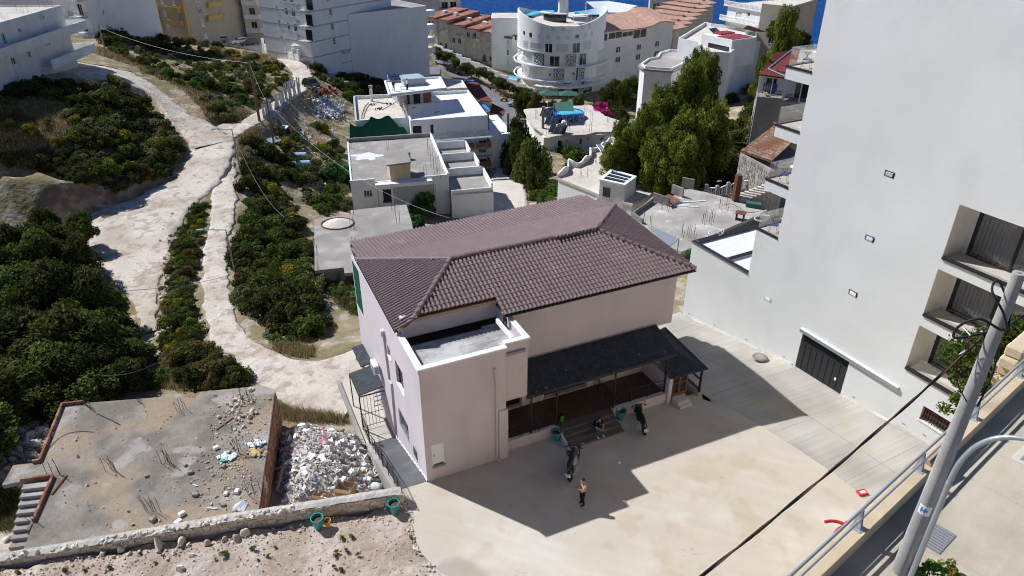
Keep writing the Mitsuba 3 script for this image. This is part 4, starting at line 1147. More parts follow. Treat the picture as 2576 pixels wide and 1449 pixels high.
def rock(px,py,size,label,z=None,group='loose pale rocks',name='rock'):
 p=TP(px,py)
 if z is not None:
  p=P(px,py,z)
 mb=MB()
 scat(mb,ROCKS,p,size,stone_col(),0.25)
 tag(put(mb,name,'vcol',vc=True),label,'rock',group)
L_=float(np.linalg.norm((SW1-SW0)[:2]))
SF = Fr(SW0,math.degrees(math.atan2(swd[1],swd[0])))      # u along the wall to the right,v backwards
def sw_h(u):
 return np.interp(u,[0,0.25*L_,0.6*L_,L_],[0.24,0.36,0.62,0.74])
wk=thing('stone_wall','low rubble stone wall with a rough cement top along the edge of the dirt','wall')
us=np.linspace(0,L_,120)
core=MB()
tv=[]
for u in us:
 h=sw_h(u)
 j=RNG.uniform(-0.02,0.02,6)
 tv.append([SF.W(u,0.06,-0.5),SF.W(u,0.05,h-0.08),SF.W(u,0.0+j[0],h-0.02+j[1]),SF.W(u,0.22,h+0.03+j[2]),SF.W(u,0.46+j[3],h+j[4]),SF.W(u,0.5,h-0.1),SF.W(u,0.5,-2.6)])
tv=np.array(tv)
i,j=np.meshgrid(np.arange(119),np.arange(6),indexing='ij')
core.add(tv.reshape(-1,3),np.stack([i*7+j,(i+1)*7+j,(i+1)*7+j+1,i*7+j+1],-1).reshape(-1,4))
put(core,'cement_core','wall_cement',wk)
put(MB().box(SF,L_-0.02,L_,0.02,0.5,-0.5,0.7),'end','wall_cement',wk)
n_st=0
rest_st=MB()
u=L_
rows=[]
for r in range(5):
 u=L_
 z0=0.01+0.155*r
 while u>0:
  w=RNG.uniform(0.16,0.46)
  if z0+0.1<sw_h(u-w/2):
   hh=min(0.148,sw_h(u-w/2)-z0-0.02)
   b=RNG.uniform(0.0,0.05)
   jj=RNG.uniform(-0.022,0.022,(8,3))
   pts=[SF.W(u-w+0.012,-b,z0),SF.W(u-0.012,-b,z0),SF.W(u-0.012,0.08,z0),SF.W(u-w+0.012,0.08,z0),SF.W(u-w+0.02,-b+0.01,z0+hh),SF.W(u-0.02,-b+0.01,z0+hh),SF.W(u-0.012,0.08,z0+hh),SF.W(u-w+0.012,0.08,z0+hh)]
   rows.append((np.array(pts)+jj,stone_col()))
  u -= w
rows.sort(key=lambda q: -q[0][:,0].mean())
for k,(p_,c_) in enumerate(rows):
 if k<280:
  put(MB().hexa(p_,c_),'stone','vcol',wk,vc=True)
 else:
  rest_st.hexa(p_,c_)
for k in range(150):       # stones lying in the cement top
 u_=RNG.uniform(0,L_*0.75)
 p_=SF.W(u_,RNG.uniform(-0.02,0.25),sw_h(u_)-0.02)
 scat(rest_st,ROCKS,p_,RNG.uniform(0.06,0.17),stone_col(2),0.35)
put(rest_st,'stone_rest','vcol',wk,vc=True,kind='stuff')
ZS=0.2
slabpts=[c7(600,210),c7(450,228),c7(288,632),c7(235,640),c7(95,655),c7(15,795),c7(20,800),c7(150,772),c7(385,742),c7(245,1060),c7(172,1250)]
front=[SF.W(SF.L(P(*c7(172,1250),ZS))[0],0.52),SF.W(SF.L(P(*c7(1850,995),ZS))[0],0.52)]
back=[c7(1970,120),c7(1890,85),c7(1430,130),c7(1400,175),c7(1240,160),c7(600,210)]
poly=[P(*q,ZS)[:2] for q in slabpts[:-1]]+[f[:2] for f in front]+[P(*q,ZS)[:2] for q in back[:-1]]
SLAB=Polygon(poly).buffer(0)
sk=thing('unfinished_house','flat concrete roof slab of an unfinished house with rebar stubs and red brick edging','house')
sm=MB().prism(SLAB,ZS-0.22,ZS)
put(sm,'roof_slab','slab_cement',sk)
def f_slab(p,n,uv):
 a=fbm(p.x*0.35,p.y*0.35,4,4)
 b=fbm(p.x*1.1+11,p.y*1.1,0,4)
 c=mix((0.175,0.15,0.122),(0.255,0.225,0.187),smoothstep(0.3,0.7,b))
 c=mix(c,mi.Color3f(0.33,0.245,0.165),0.75*smoothstep(0.46,0.66,a))
 c=mix(c,mi.Color3f(0.38,0.35,0.31),0.7*smoothstep(0.62,0.75,fbm(p.x*0.6+31,p.y*0.6+7,0,4)))
 return c*(0.88+0.24*noise(p.x*13,p.y*13))*(0.94+0.12*noise(p.x*40,p.y*40))
mat('slab_cement',pr(proc(f_slab),0.9,0.15))
wm=MB()
pr_=P(*c7(1970,120),ZS)
pf_=np.r_[front[1][:2],ZS]
wm.wall(front[1],pr_,-3.0,ZS-0.22,[],0.2)
put(wm,'wall','render_tan',sk)
bw=MB()
RF=Fr(pf_,math.degrees(math.atan2(pr_[1]-pf_[1],pr_[0]-pf_[0])))
lenR=float(np.linalg.norm((pr_-pf_)[:2]))
cnt=0
bricks_rest=MB()
for r in range(11):
 z0=-2.3+0.21*r
 u=0.0-0.15*(r % 2)
 while u<lenR-0.02:
  a,b_=max(u,0),min(u+0.3,lenR)
  if b_-a>0.05 and not (r>4 and 2.2<u<2.9):
   m=MB().box(RF,a+0.006,b_-0.006,-0.03-0.012*RNG.random(),-0.001,z0+0.006,z0+0.204)
   put(m,'brick',('brick','brick','brick_pale')[RNG.integers(3)],sk+'__wall')
  u += 0.3
pts=[c7(600,210),c7(450,228),c7(288,632),c7(235,640)]
def brick_run(pts,h,par,z0=ZS,w=0.12):
 for a,b in zip(pts[:-1],pts[1:]):
  F=Fr(a,math.degrees(math.atan2(b[1]-a[1],b[0]-a[0])))
  ln=float(np.linalg.norm((b-a)[:2]))
  n=max(1,int(ln/0.28))
  for r in range(max(1,int(h/0.2))):
   for i in range(n):
    put(MB().rbox(F,i*ln/n+0.005,(i+1)*ln/n-0.005,-w/2+RNG.uniform(-0.006,0.006),w/2,z0+r*0.2+0.003,z0+r*0.2+0.196,0.006),'brick',('brick','brick_pale','brick')[RNG.integers(3)],par)
pk=put(MB().box(Fr(P(*pts[0],ZS),0),-0.05,0.05,-0.05,0.05,ZS,ZS+0.1),'parapet','brick',sk)
brick_run([P(*q,ZS) for q in pts],0.22,pk)
brick_run([P(*q,ZS) for q in (c7(150,772),c7(385,742),c7(245,1060))],0.22,pk)
put(MB().prism([P(*q,ZS)[:2] for q in (c7(95,655),c7(15,795),c7(150,772),c7(385,742),c7(300,640))],ZS-0.22,ZS+0.003),'landing','slab_cement',sk)
put(MB().wall(P(*c7(245,1060),ZS),P(*c7(172,1250),ZS),-1.6,ZS,[],0.12),'side_wall','cement_dark',sk)
sa,sb2=P(*c7(170,790),ZS),P(*c7(350,770),ZS)
TF=Fr(sa,math.degrees(math.atan2(sb2[1]-sa[1],sb2[0]-sa[0])))
wst=float(np.linalg.norm((sb2-sa)[:2]))
for k in range(8):
 o=-0.35*k
 put(MB().rbox(TF,0.12*k*0.0,wst,o-0.35,o,ZS-0.55-0.19*k,ZS-0.02-0.19*k,0.012),'step','cement',sk)
put(MB().hexa([TF.W(wst,-2.9,-2.2),TF.W(wst+0.14,-2.9,-2.2),TF.W(wst+0.14,0,-2.2),TF.W(wst,0,-2.2),TF.W(wst,-2.9,ZS-0.25),TF.W(wst+0.14,-2.9,ZS-0.25),TF.W(wst+0.14,0,ZS-0.22),TF.W(wst,0,ZS-0.22)]),'stair_wall','cement_dark',sk)
for k,(x,y,n,hh,w) in enumerate(((385,735,5,1.0,0.3),(805,690,6,0.95,0.32),(1190,640,6,1.0,0.32),(1100,985,6,1.05,0.36),(1295,260,5,0.8,0.3),(1000,205,4,0.5,0.3),(1715,565,6,1.0,0.36),(1870,545,4,0.9,0.3),(1825,880,5,1.05,0.36),(1780,185,6,0.85,0.5),(625,235,6,0.6,0.3),(262,1070,4,0.6,0.25))):
 p=P(*c7(x,y),ZS)
 rb_=put(MB().cyl(p,p+[0,0,hh],0.013,5,col=None),'rebar_stub','rebar',sk)
 mb=MB()
 for i in range(n-1):
  o=p+np.r_[RNG.uniform(-w,w),RNG.uniform(-w,w)*0.5,0]
  ln=RNG.uniform(-0.18,0.05,2)
  mb.tube([o,o+[ln[0]*0.3,ln[1]*0.3,hh*0.5],o+[ln[0],ln[1],hh*RNG.uniform(0.8,1.1)]],0.013,5)
 put(mb,'bar','rebar',rb_,kind='stuff')
put(MB().tube(spline([P(*c7(x,y),ZS+0.03) for x,y in ((335,555),(400,480),(480,430),(580,412),(670,418))],6),0.014,5),'bent_bar','rebar',sk)
put(MB().tube(spline([P(*c7(x,y),ZS+0.03) for x,y in ((600,215),(690,280),(770,320),(860,365))],6),0.022,5),'bar_bundle','rebar',sk)
for k,(x0,y0,x1,y1,w,m_,lb) in enumerate(((1540,405,1670,310,0.045,'wood','long dark timber pole lying on the concrete slab near the rubble'),(370,862,478,725,0.05,'rust','dark beam lying beside the brick parapet of the slab'),(1480,960,1558,965,0.03,'white_metal','white plastic strip lying on the slab near the stone wall'),(1850,308,1900,360,0.05,'pale_wood','pale board lying at the far right of the slab'),(1380,792,1415,802,0.03,'white_metal','short white strip in the middle of the slab'))):
 a,b=P(*c7(x0,y0),ZS+0.05),P(*c7(x1,y1),ZS+0.05)
 F=Fr(a,math.degrees(math.atan2(b[1]-a[1],b[0]-a[0])))
 tag(put(MB().rbox(F,0,float(np.linalg.norm(b-a)),-w,w,ZS+0.005,ZS+0.06,0.008),('timber','beam','plastic_strip','board','plastic_strip')[k],m_),lb,('timber','beam','strip','board','strip')[k])
for k,(x,y,s) in enumerate(((1550,538,0.2),(1603,668,0.18),(1700,850,0.2),(1620,865,0.17),(1402,872,0.2),(1280,1073,0.24),(1305,1012,0.22),(1365,712,0.18),(1098,1050,0.22),(1052,737,0.14),(1600,945,0.15),(1330,660,0.13))):
 p=P(*c7(x,y),ZS)
 F=Fr(p,RNG.uniform(0,90))
 white=k in (0,2,5,6,3)
 b_=MB().rbox(F,-s*0.7,s*0.7,-s*0.5,s*0.5,ZS+0.002,ZS+s*0.8,0.015)
 where=('left of the yellow rubbish','below the green rags','near the right edge','left of the near right rebar','on the right half','against the stone wall','just behind the stone wall','in the middle','beside the nearest rebar','left of the middle','near the grey sheet','between the two middle rebar sheaves')[k]
 tag(put(b_,'loose_block','paint_white' if white else 'cement'),('white' if white else 'grey')+f' loose block on the slab {where}','block','loose blocks on the slab')
gv_=MB()
for k in range(900):
 x,y=(RNG.normal(1700,130),RNG.normal(350,170)) if k<380 else ((RNG.normal(1640,170),RNG.normal(740,120)) if k<720 else (RNG.uniform(350,1850),RNG.uniform(250,1100)))
 p=P(*c7(x,y),ZS)
 if SLAB.contains(Point(p[:2])):
  scat(gv_,SMALL,p,abs(RNG.normal(0.03,0.025))+0.02,stone_col(),0.2)
for k in range(70):
 p=P(*c7(RNG.normal(1720,70),RNG.normal(240,60)),ZS)
 if SLAB.contains(Point(p[:2])):
  scat(gv_,ROCKS,p,RNG.uniform(0.07,0.17),stone_col(),0.2)
tag(put(gv_,'slab_gravel','vcol',vc=True),'stones and mortar crumbs strewn over the concrete slab',None,None,'stuff')
rg=MB()
for k in range(60):
 cx,cy=((1640,598),(1830,500),(1830,560))[k % 3]
 p=P(*c7(RNG.normal(cx,32),RNG.normal(cy,14)),ZS+0.04)
 F=Fr(p,RNG.uniform(0,360))
 col=((0.7,0.72,0.72),(0.75,0.75,0.7),(0.5,0.38,0.22))[k % 3] if k % 7 else ((0.1,0.45,0.3),(0.3,0.5,0.6),(0.6,0.45,0.1))[k % 3]
 a,b_=RNG.uniform(0.06,0.18,2)
 rg.add([F.W(-a,-b_,p[2]+RNG.uniform(0,.08)),F.W(a,-b_,p[2]+RNG.uniform(0,.08)),F.W(a,b_,p[2]+RNG.uniform(0,.1)),F.W(-a,b_,p[2]+RNG.uniform(0,.1)),F.W(0,0,p[2]+0.12)],[[0,1,4],[1,2,4],[2,3,4],[3,0,4]],col)
tag(put(rg,'rags','vcol',vc=True),'torn bags and rags between the rebar stubs of the slab',None,None,'stuff')
p=P(*c7(1720,955),ZS)
tag(put(MB().slab([p+q for q in ([-0.3,-0.25,0.03],[0.28,-0.3,0.02],[0.33,0.2,0.05],[0.05,0.34,0.1],[-0.33,0.1,0.03])],0.01),'metal_sheet','grey_metal'),'crumpled grey sheet lying at the near right corner of the slab','sheet')
hp_=Polygon([P(x,y,-1.3)[:2] for x,y in ((705,1120),(735,1082),(775,1058),(830,1050),(880,1035),(910,1060),(930,1130),(955,1200),(965,1240),(900,1252),(800,1270),(700,1288),(672,1280),(680,1200))]).buffer(0)
inn=Polygon([RF.W(0.1,-0.15)[:2],RF.W(lenR,-0.2)[:2],HF.W(-1.9,7)[:2],HF.W(-1.72,0.6)[:2],SF.W(L_-0.3,0.55)[:2],SF.W(SF.L(pf_)[0],0.55)[:2]]).buffer(0)
HEAP=hp_.buffer(0.8).intersection(inn)
hb=MB()
cx0,cy0,cx1,cy1=HEAP.bounds
def heap_z(x,y):
 d=HEAP.exterior.distance(Point(x,y)) if HEAP.contains(Point(x,y)) else 0
 b_=-1.95+min(d,2.0)*0.75
 return b_+0.3*(float(meshkit.fbm(np.array([[x*0.9,y*0.9,3.0]]),3,8)[0])-0.5)
hg=[(x,y) for x in np.arange(cx0,cx1,0.3) for y in np.arange(cy0,cy1,0.3) if HEAP.contains(Point(x,y))]
xs,ys=np.arange(cx0-0.3,cx1+0.3,0.25),np.arange(cy0-0.3,cy1+0.3,0.25)
hz_=np.array([[heap_z(x,y) if HEAP.contains(Point(x,y)) else -2.6 for x in xs] for y in ys])
X_,Y_=np.meshgrid(xs,ys)
i,j=np.meshgrid(np.arange(len(ys)-1),np.arange(len(xs)-1),indexing='ij')
nn=len(xs)
hb.add(np.column_stack([X_.ravel(),Y_.ravel(),hz_.ravel()]),np.stack([i*nn+j,i*nn+j+1,(i+1)*nn+j+1,(i+1)*nn+j],-1).reshape(-1,4),(0.42,0.38,0.34))
PALE=[(0.72,0.71,0.69),(0.66,0.64,0.61),(0.74,0.74,0.74),(0.50,0.45,0.40),(0.62,0.60,0.57),(0.45,0.40,0.36),(0.36,0.24,0.18),(0.7,0.7,0.72)]
ODD=[(0.10,0.28,0.55),(0.06,0.42,0.36),(0.6,0.16,0.3),(0.55,0.35,0.06),(0.12,0.1,0.09),(0.25,0.4,0.55),(0.5,0.12,0.08)]
big=[]
for k in range(4200):
 x,y=RNG.uniform(cx0,cx1),RNG.uniform(cy0,cy1)
 if not HEAP.contains(Point(x,y)):
  continue
 z=heap_z(x,y)
 col=np.array(PALE[RNG.integers(len(PALE))] if RNG.random()>0.07 else ODD[RNG.integers(len(ODD))])*RNG.uniform(0.8,1.1)
 t=RNG.random()
 M=np.eye(4)
 M[:3,:3]=rot()
 M[:3,3]=[x,y,z+RNG.uniform(0,0.1)]
 s=RNG.uniform(0.03,0.12)
 if t<0.5:
  hb.tm(SMALL[RNG.integers(5)],M @ np.diag([s,s*RNG.uniform(0.5,1),s*RNG.uniform(0.4,1),1]),col)
 elif t<0.75:
  e=np.array([s*RNG.uniform(1,2.0),s*RNG.uniform(0.8,1.4),s*RNG.uniform(0.3,0.9)])
  hb.tm(trimesh.creation.box(e),M,col)
 else:       # crumpled sheet or bag
  q=RNG.normal(size=(6,3))*[s*1.6,s*1.6,s*0.6]
  hb.add(q @ M[:3,:3].T+M[:3,3],[[0,1,2],[0,2,3],[0,3,4],[0,4,5]],col)
tag(put(hb,'rubble_heap','vcol',vc=True),'heap of white plaster, broken blocks and rubbish between the slab and the pink house',None,None,'stuff')
for k in range(46):
 for _ in range(40):
  x,y=RNG.uniform(cx0,cx1),RNG.uniform(cy0,cy1)
  if HEAP.buffer(-0.3).contains(Point(x,y)):
   break
 M=np.eye(4)
 M[:3,:3]=rotz(RNG.uniform(0,6.3)) @ rot() if k % 3==0 else rotz(RNG.uniform(0,6.3))
 M[:3,3]=[x,y,heap_z(x,y)+0.07]
 mb=MB().tm(trimesh.Trimesh(*MB().rbox(W0,-0.2,0.2,-0.12,0.12,-0.09,0.09,0.015).mesh(),process=False),M)
 nm=('white','pale','dusty white')[k % 3]
 tag(put(mb,'foam_block','paint_white' if k % 3 else 'cement_pale'),f'{nm} broken building block lying on the rubble heap','block',f'{nm} broken blocks on the rubble heap')
def cardboard(px,py,rotd,s,open_,label,mark=None):
 p=P(px,py,-0.75)
 p[2]=max(heap_z(p[0],p[1]),-1.3)+0.05
 t=thing('cardboard_box',label,'box')
 F=Fr(p,rotd)
 w,d,h=s
 th=0.012
 for a in ((-w,w,-d,-d+th,0,h),(-w,w,d-th,d,0,h),(-w,-w+th,-d+th,d-th,0,h),(w-th,w,-d+th,d-th,0,h),(-w+th,w-th,-d+th,d-th,0,th)):
  put(MB().box(F,a[0],a[1],a[2],a[3],p[2]+a[4],p[2]+a[5]),'side','cardboard',t)
 for sx in (-1,1):
  o=0.3*d
  put(MB().slab([F.W(-w,sx*d,p[2]+h),F.W(w,sx*d,p[2]+h),F.W(w,sx*(d+o),p[2]+h-0.12),F.W(-w,sx*(d+o),p[2]+h-0.12)][::sx],0.01),'flap','cardboard',t)
 if mark:
  tm_=meshkit.text_mesh(mark[0],mark[1],0.003,True)
  M=np.eye(4)
  M[:3,:3]=np.column_stack([np.r_[F.e1,0],[0,0,1],-np.r_[F.e2,0]])
  M[:3,3]=F.W(-w*0.6,-d-0.002,p[2]+h*0.35)
  put(MB().tm(tm_,M),'print',mark[2],t)
cardboard(*C(8,90,820),-12,(0.45,0.32,0.5),1,'large open brown cardboard box on the rubble heap',('LG',0.13,'black_print'))
cardboard(*C(8,205,840),8,(0.42,0.26,0.22),1,'flattened cardboard box with blue lettering near the end of the stone wall',('beko',0.16,'blue_print'))
cardboard(*c7(2300,850),-14,(0.4,0.22,0.3),1,'torn cardboard box with black lettering at the left of the heap',('LG',0.12,'black_print'))
for k,(px,py,lb) in enumerate(((*C(8,60,880),'white plastic sack lying beside the large cardboard box'),(*C(8,290,740),'white plastic sack at the right end of the rubble heap'))):
 p=P(px,py,-0.8)
 p[2]=heap_z(p[0],p[1])+0.12
 b=trimesh.creation.icosphere(subdivisions=3,radius=1.0)
 v=np.array(b.vertices)
 v *= (1+0.35*(meshkit.fbm(v*2.2+5*k,3,k)-0.5))[:,None]*[0.36,0.26,0.2]
 tag(put((v+p,b.faces),'sack','canvas_white',smooth=True),lb,'sack')
for k,(x0,y0,x1,y1) in enumerate(((1930,860,1960,480),(1985,830,2030,660),(1900,990,1935,840),(2085,800,2120,870))):
 a,b=P(*c7(x0,y0),-1.2),P(*c7(x1,y1),-1.0)
 F=Fr(a,math.degrees(math.atan2(b[1]-a[1],b[0]-a[0])))
 tag(put(MB().hexa([q+[0,0,dz] for dz in (-0.03,0.03) for q in (a+[-.06,0,0],a+[.06,0,0],b+[.06,0,0],b+[-.06,0,0])]),'plank','pale_wood'),('long grey plank leaning at the foot of the brick wall','short plank on the shaded side of the heap','plank at the near end of the brick wall','plank stub in the middle of the heap')[k],'plank')
for k,(x,y,s) in enumerate(((300,410,0.36),(345,440,0.4),(260,520,0.42),(190,470,0.34),(105,480,0.3),(135,565,0.32),(60,545,0.36),(30,590,0.28),(250,600,0.36),(215,610,0.3),(290,545,0.26),(110,430,0.26),(180,400,0.3),(20,650,0.3),(20,735,0.32),(60,690,0.24),(235,455,0.3),(330,385,0.24),(170,530,0.28),(90,620,0.22),(150,1140,0.34),(110,1180,0.3),(130,1220,0.26),(50,1200,0.24),(170,1110,0.22))):
 wh='in the shaded pile left of the brick parapet' if k<20 else 'beside the near left corner of the slab'
 rock(*c7(x,y),s,('pale limestone boulder ' if s>0.29 else 'smaller pale limestone boulder ')+wh,group=('large ' if s>0.29 else 'small ')+'boulders '+('left of the slab' if k<20 else 'by the slab corner'),name='boulder')
for k,(x,y,s) in enumerate(((1135,1240,0.32),(1300,1215,0.3),(1485,1225,0.2),(1690,1185,0.24),(1760,1150,0.26),(865,1268,0.24),(730,1295,0.18),(660,1230,0.2),(1350,1232,0.14),(1375,1305,0.16),(1290,1400,0.18),(1245,1290,0.13),(590,1280,0.16),(520,1290,0.12),(930,1290,0.13),(820,1310,0.12),(2085,1105,0.1),(1200,1330,0.12),(1610,1190,0.16),(1000,1280,0.14))):
 p=P(*c7(x,y),0.0)
 lbl=('broad pale slab rock in front of the stone wall, left of centre','angular pale rock in front of the stone wall, right of the broad slab rock')[k] if k<2 else ('pale fist-sized stone fallen in front of the stone wall' if s<0.17 else 'pale rock fallen in front of the stone wall')
 rock(*c7(x,y),s,lbl,z=-0.05,group=None if k<2 else ('small stones along the stone wall' if s<0.17 else 'rocks along the stone wall'))
gr_m=MB()
for k in range(2600):
 if k<1100:
  u_,v_=RNG.uniform(0,L_),-abs(RNG.normal(0.25,0.5))
  p=SF.W(u_,v_,0)
 else:
  p=P(RNG.uniform(-20,1090),RNG.uniform(1290,1449),0)
 if YARD.contains(Point(p[:2])) or (SF.L(p)[1]>-0.05):
  continue
 p[2]=gz(p[0],p[1])
 scat(gr_m,SMALL,p,min(abs(RNG.normal(0.0,0.032))+0.012,0.11),stone_col(RNG.integers(5))*1.05,0.15)
for k in range(500):       # broken edge of the yard
 x,y=np.array([(1030,1275),(1040,1300),(1040,1340),(1055,1385),(1085,1418),(1125,1450)])[RNG.integers(6)]+RNG.normal(0,9,2)
 p=P(x,y,0)
 if not YARD.contains(Point(p[:2])):
  scat(gr_m,SMALL,p,abs(RNG.normal(0.02,0.03))+0.015,(0.62,0.58,0.52),0.15)
tag(put(gr_m,'gravel','vcol',vc=True),'pale gravel and small stones scattered over the dirt',None,None,'stuff')
gm2=MB()
for k in range(1500):      # stones along the roads,on the heap slope right of the fork and on the terraces
 x,y=((RNG.normal(740,50),RNG.normal(330,40)),(RNG.normal(830,25),RNG.normal(300,40)),(RNG.uniform(220,430),RNG.uniform(470,700)),(RNG.normal(790,40),RNG.normal(440,60)),(RNG.normal(40,40),RNG.normal(1120,30)),(RNG.normal(810,25),RNG.normal(255,20)),(RNG.uniform(400,440),RNG.uniform(520,900)))[k % 7]
 p=TP(x,y)
 scat(gm2,SMALL,p,min(abs(RNG.normal(0.0,0.12))+0.06,0.42)*(1 if k % 7 != 2 else 0.5),stone_col(),0.25)
tag(put(gm2,'field_stones','vcol',vc=True),'loose pale stones on the slopes and along the dirt roads',None,None,'stuff')
# ---------------------------------------------------------------- other buildings
ZOOM=dict(a=(0,0,6.6175),b=(289.8,0,6.6175),c=(631.1,0,5.357),d=(1056.2,0,5.2325),e=(1507,0,5.2325),f=(869.4,180.3,5.6256),g=(869.4,322,3.1788),h=(1320.2,212.5,3.1788),i=(1577.8,418.6,3.1788),j=(1771,128.8,2.4472),k=(740.6,450.8,2.826))
def Z(n,x,y):
 ox,oy,s=ZOOM[n]
 return ox+x/s,oy+y/s
class Bld:
 """A box-shaped house: u along its front (left to right), v to its back."""
 def __init__(s,name,label,F,W,D,z0,z1,mat_,cat='building',group=None,parapet=0.0,roof='cement_pale',th=0.22,key=None):
  s.k=key or thing(name,label,cat,group)
  s.F,s.W,s.D,s.z0,s.z1,s.m,s.pp,s.rm,s.th=F,W,D,z0,z1,mat_,parapet,roof,th
  s.h=dict(f=[],l=[],r=[],b=[])
  s.ff=dict(f=Fr(F.W(0,0),F.a),r=Fr(F.W(W,0),F.a+90),b=Fr(F.W(W,D),F.a+180),l=Fr(F.W(0,D),F.a-90))
  s.len=dict(f=W,b=W,l=D,r=D)
 def px(s,face,p,off=0.0):
  return s.ff[face].onv(p[0],p[1],off)
 def win(s,face,u,z,w,h,m='dark_glass',fr='white_metal',sill='paint_white',bars=1,deep=0.14):
  G=s.ff[face]
  a,b=u-w/2,u+w/2
  if a<0.25 or b>s.len[face]-0.25 or z<s.z0+0.05 or z+h>s.z1-0.05:
   a,b=max(a,0.3),min(b,s.len[face]-0.3)
   z=max(z,s.z0+0.1)
   h=min(h,s.z1-0.1-z)
   if b-a<0.2 or h<0.2:
    return
  s.h[face].append((a,b,z,z+h))
  k=put(MB().box(G,a,b,deep,deep+0.03,z,z+h),'window',m,s.k)
  if fr:
   mb=MB()
   t=0.055
   mb.box(G,a,a+t,deep-0.05,deep,z,z+h).box(G,b-t,b,deep-0.05,deep,z,z+h)
   mb.box(G,a+t,b-t,deep-0.05,deep,z,z+t).box(G,a+t,b-t,deep-0.05,deep,z+h-t,z+h)
   for i in range(bars):
    q=a+(b-a)*(i+1)/(bars+1)
    mb.box(G,q-0.03,q+0.03,deep-0.04,deep,z+t,z+h-t)
   put(mb,'frame',fr,k)
  if sill:
   put(MB().box(G,a-0.06,b+0.06,-0.07,deep-0.05,z-0.06,z-0.002),'sill',sill,k)
 def winpx(s,face,x0,y0,x1,y1,**k):
  (u0,z1),(u1,z0)=s.px(face,(x0,y0)),s.px(face,(x1,y1))
  zl=s.px(face,((x0+x1)/2,y0))[1],s.px(face,((x0+x1)/2,y1))[1]
  s.win(face,(u0+u1)/2,min(zl),abs(u1-u0),abs(zl[0]-zl[1]),**k)
 def band(s,face,z,h,m,proud=0.03,u0=0.0,u1=None):
  u1=s.len[face] if u1 is None else u1
  put(MB().box(s.ff[face],u0,u1,-proud,-0.001,z,z+h),'band',m,s.k)
 def balcony(s,face,u0,u1,z,d=1.3,par=0.95,m=None,rail=None,th=0.18,wall=True):
  G=s.ff[face]
  k=put(MB().box(G,u0,u1,-d,-0.002,z-th,z),'balcony',m or s.m,s.k)
  if rail is None:
   put(MB().box(G,u0,u1,-d,-d+0.1,z,z+par).box(G,u0,u0+0.1,-d+0.1,-0.002,z,z+par).box(G,u1-0.1,u1,-d+0.1,-0.002,z,z+par),'parapet',m or s.m,k)
  else:
   mb=MB()
   for zz in (par,0.1):
    mb.box(G,u0,u1,-d,-d+0.04,z+zz-0.04,z+zz)
    mb.box(G,u0,u0+0.04,-d+0.04,0,z+zz-0.04,z+zz).box(G,u1-0.04,u1,-d+0.04,0,z+zz-0.04,z+zz)
   for q in np.arange(u0,u1,0.16 if rail=='bars' else 1.0):
    mb.box(G,q,q+0.025,-d+0.01,-d+0.03,z,z+par)
   put(mb,'railing','black_metal',k)
  return k
 def finish(s,door=None):
  w=MB()
  F=s.F
  t=s.z1
  w.wall(F.W(0,0),F.W(s.W,0),s.z0,t+s.pp,s.h['f'],s.th)
  w.wall(F.W(s.W,s.th),F.W(s.W,s.D-s.th),s.z0,t+s.pp,[(a-s.th,b-s.th,c,d) for a,b,c,d in s.h['r']],s.th)
  w.wall(F.W(s.W,s.D),F.W(0,s.D),s.z0,t+s.pp,s.h['b'],s.th)
  w.wall(F.W(0,s.D-s.th),F.W(0,s.th),s.z0,t+s.pp,[(a-s.th,b-s.th,c,d) for a,b,c,d in s.h['l']],s.th)
  put(w,'wall',s.m,s.k)
  if s.rm:
   put(MB().box(F,s.th,s.W-s.th,s.th,s.D-s.th,t-0.25,t+(0.0 if s.pp else 0.01)),'roof',s.rm,s.k)
  return s
def FE(pl,pr,z,dl=None,dr_=None):
 """Plan frame with its front from one measured place to another."""
 a,b=pl,pr
 return Fr(a,math.degrees(math.atan2(b[1]-a[1],b[0]-a[0]))),float(np.linalg.norm((b-a)[:2]))
def rebars(points,par,h=(0.7,1.3),n=4,w=0.16,r=0.016):
 for p in points:
  k=None
  mb=MB()
  for i in range(n):
   o=p+np.array([w*(1 if i % 2 else -1),w*(1 if i // 2 else -1),0])
   mb.tube([o,o+[RNG.uniform(-0.05,0.05),RNG.uniform(-0.05,0.05),RNG.uniform(*h)]],r,4)
  put(mb,'rebar_stub','rebar',par,kind='stuff')
def ac_unit(F,u,v,z,label,rot=0):
 k=thing('air_conditioner',label,'air conditioner')
 G=Fr(F.W(u,v),F.a+rot)
 put(MB().rbox(G,-0.42,0.42,-0.32,-0.02,z,z+0.6,0.02),'casing','white_metal',k)
 put(MB().box(G,-0.36,0.12,-0.335,-0.32,z+0.06,z+0.54),'fan_grille','grey_metal',k)
 return k
def tank(p,an,ln=1.3,r=0.27,m='galvanised',label='',name='solar_tank',tilt=0.0,legs=True):
 k=thing(name,label,'tank')
 d=np.array([math.cos(math.radians(an)),math.sin(math.radians(an)),tilt])
 a,b=p-d*ln/2,p+d*ln/2
 put(MB().tube([a,a+d*0.04,b-d*0.04,b],[r*0.9,r,r,r*0.9],16),'drum',m,k,smooth=35)
 if legs:
  for q in (0.25,0.75):
   o=a+(b-a)*q
   put(MB().cyl(o-[0,0,r+0.5],o-[0,0,r*0.9],0.03,5),'leg','grey_metal',k)
 return k
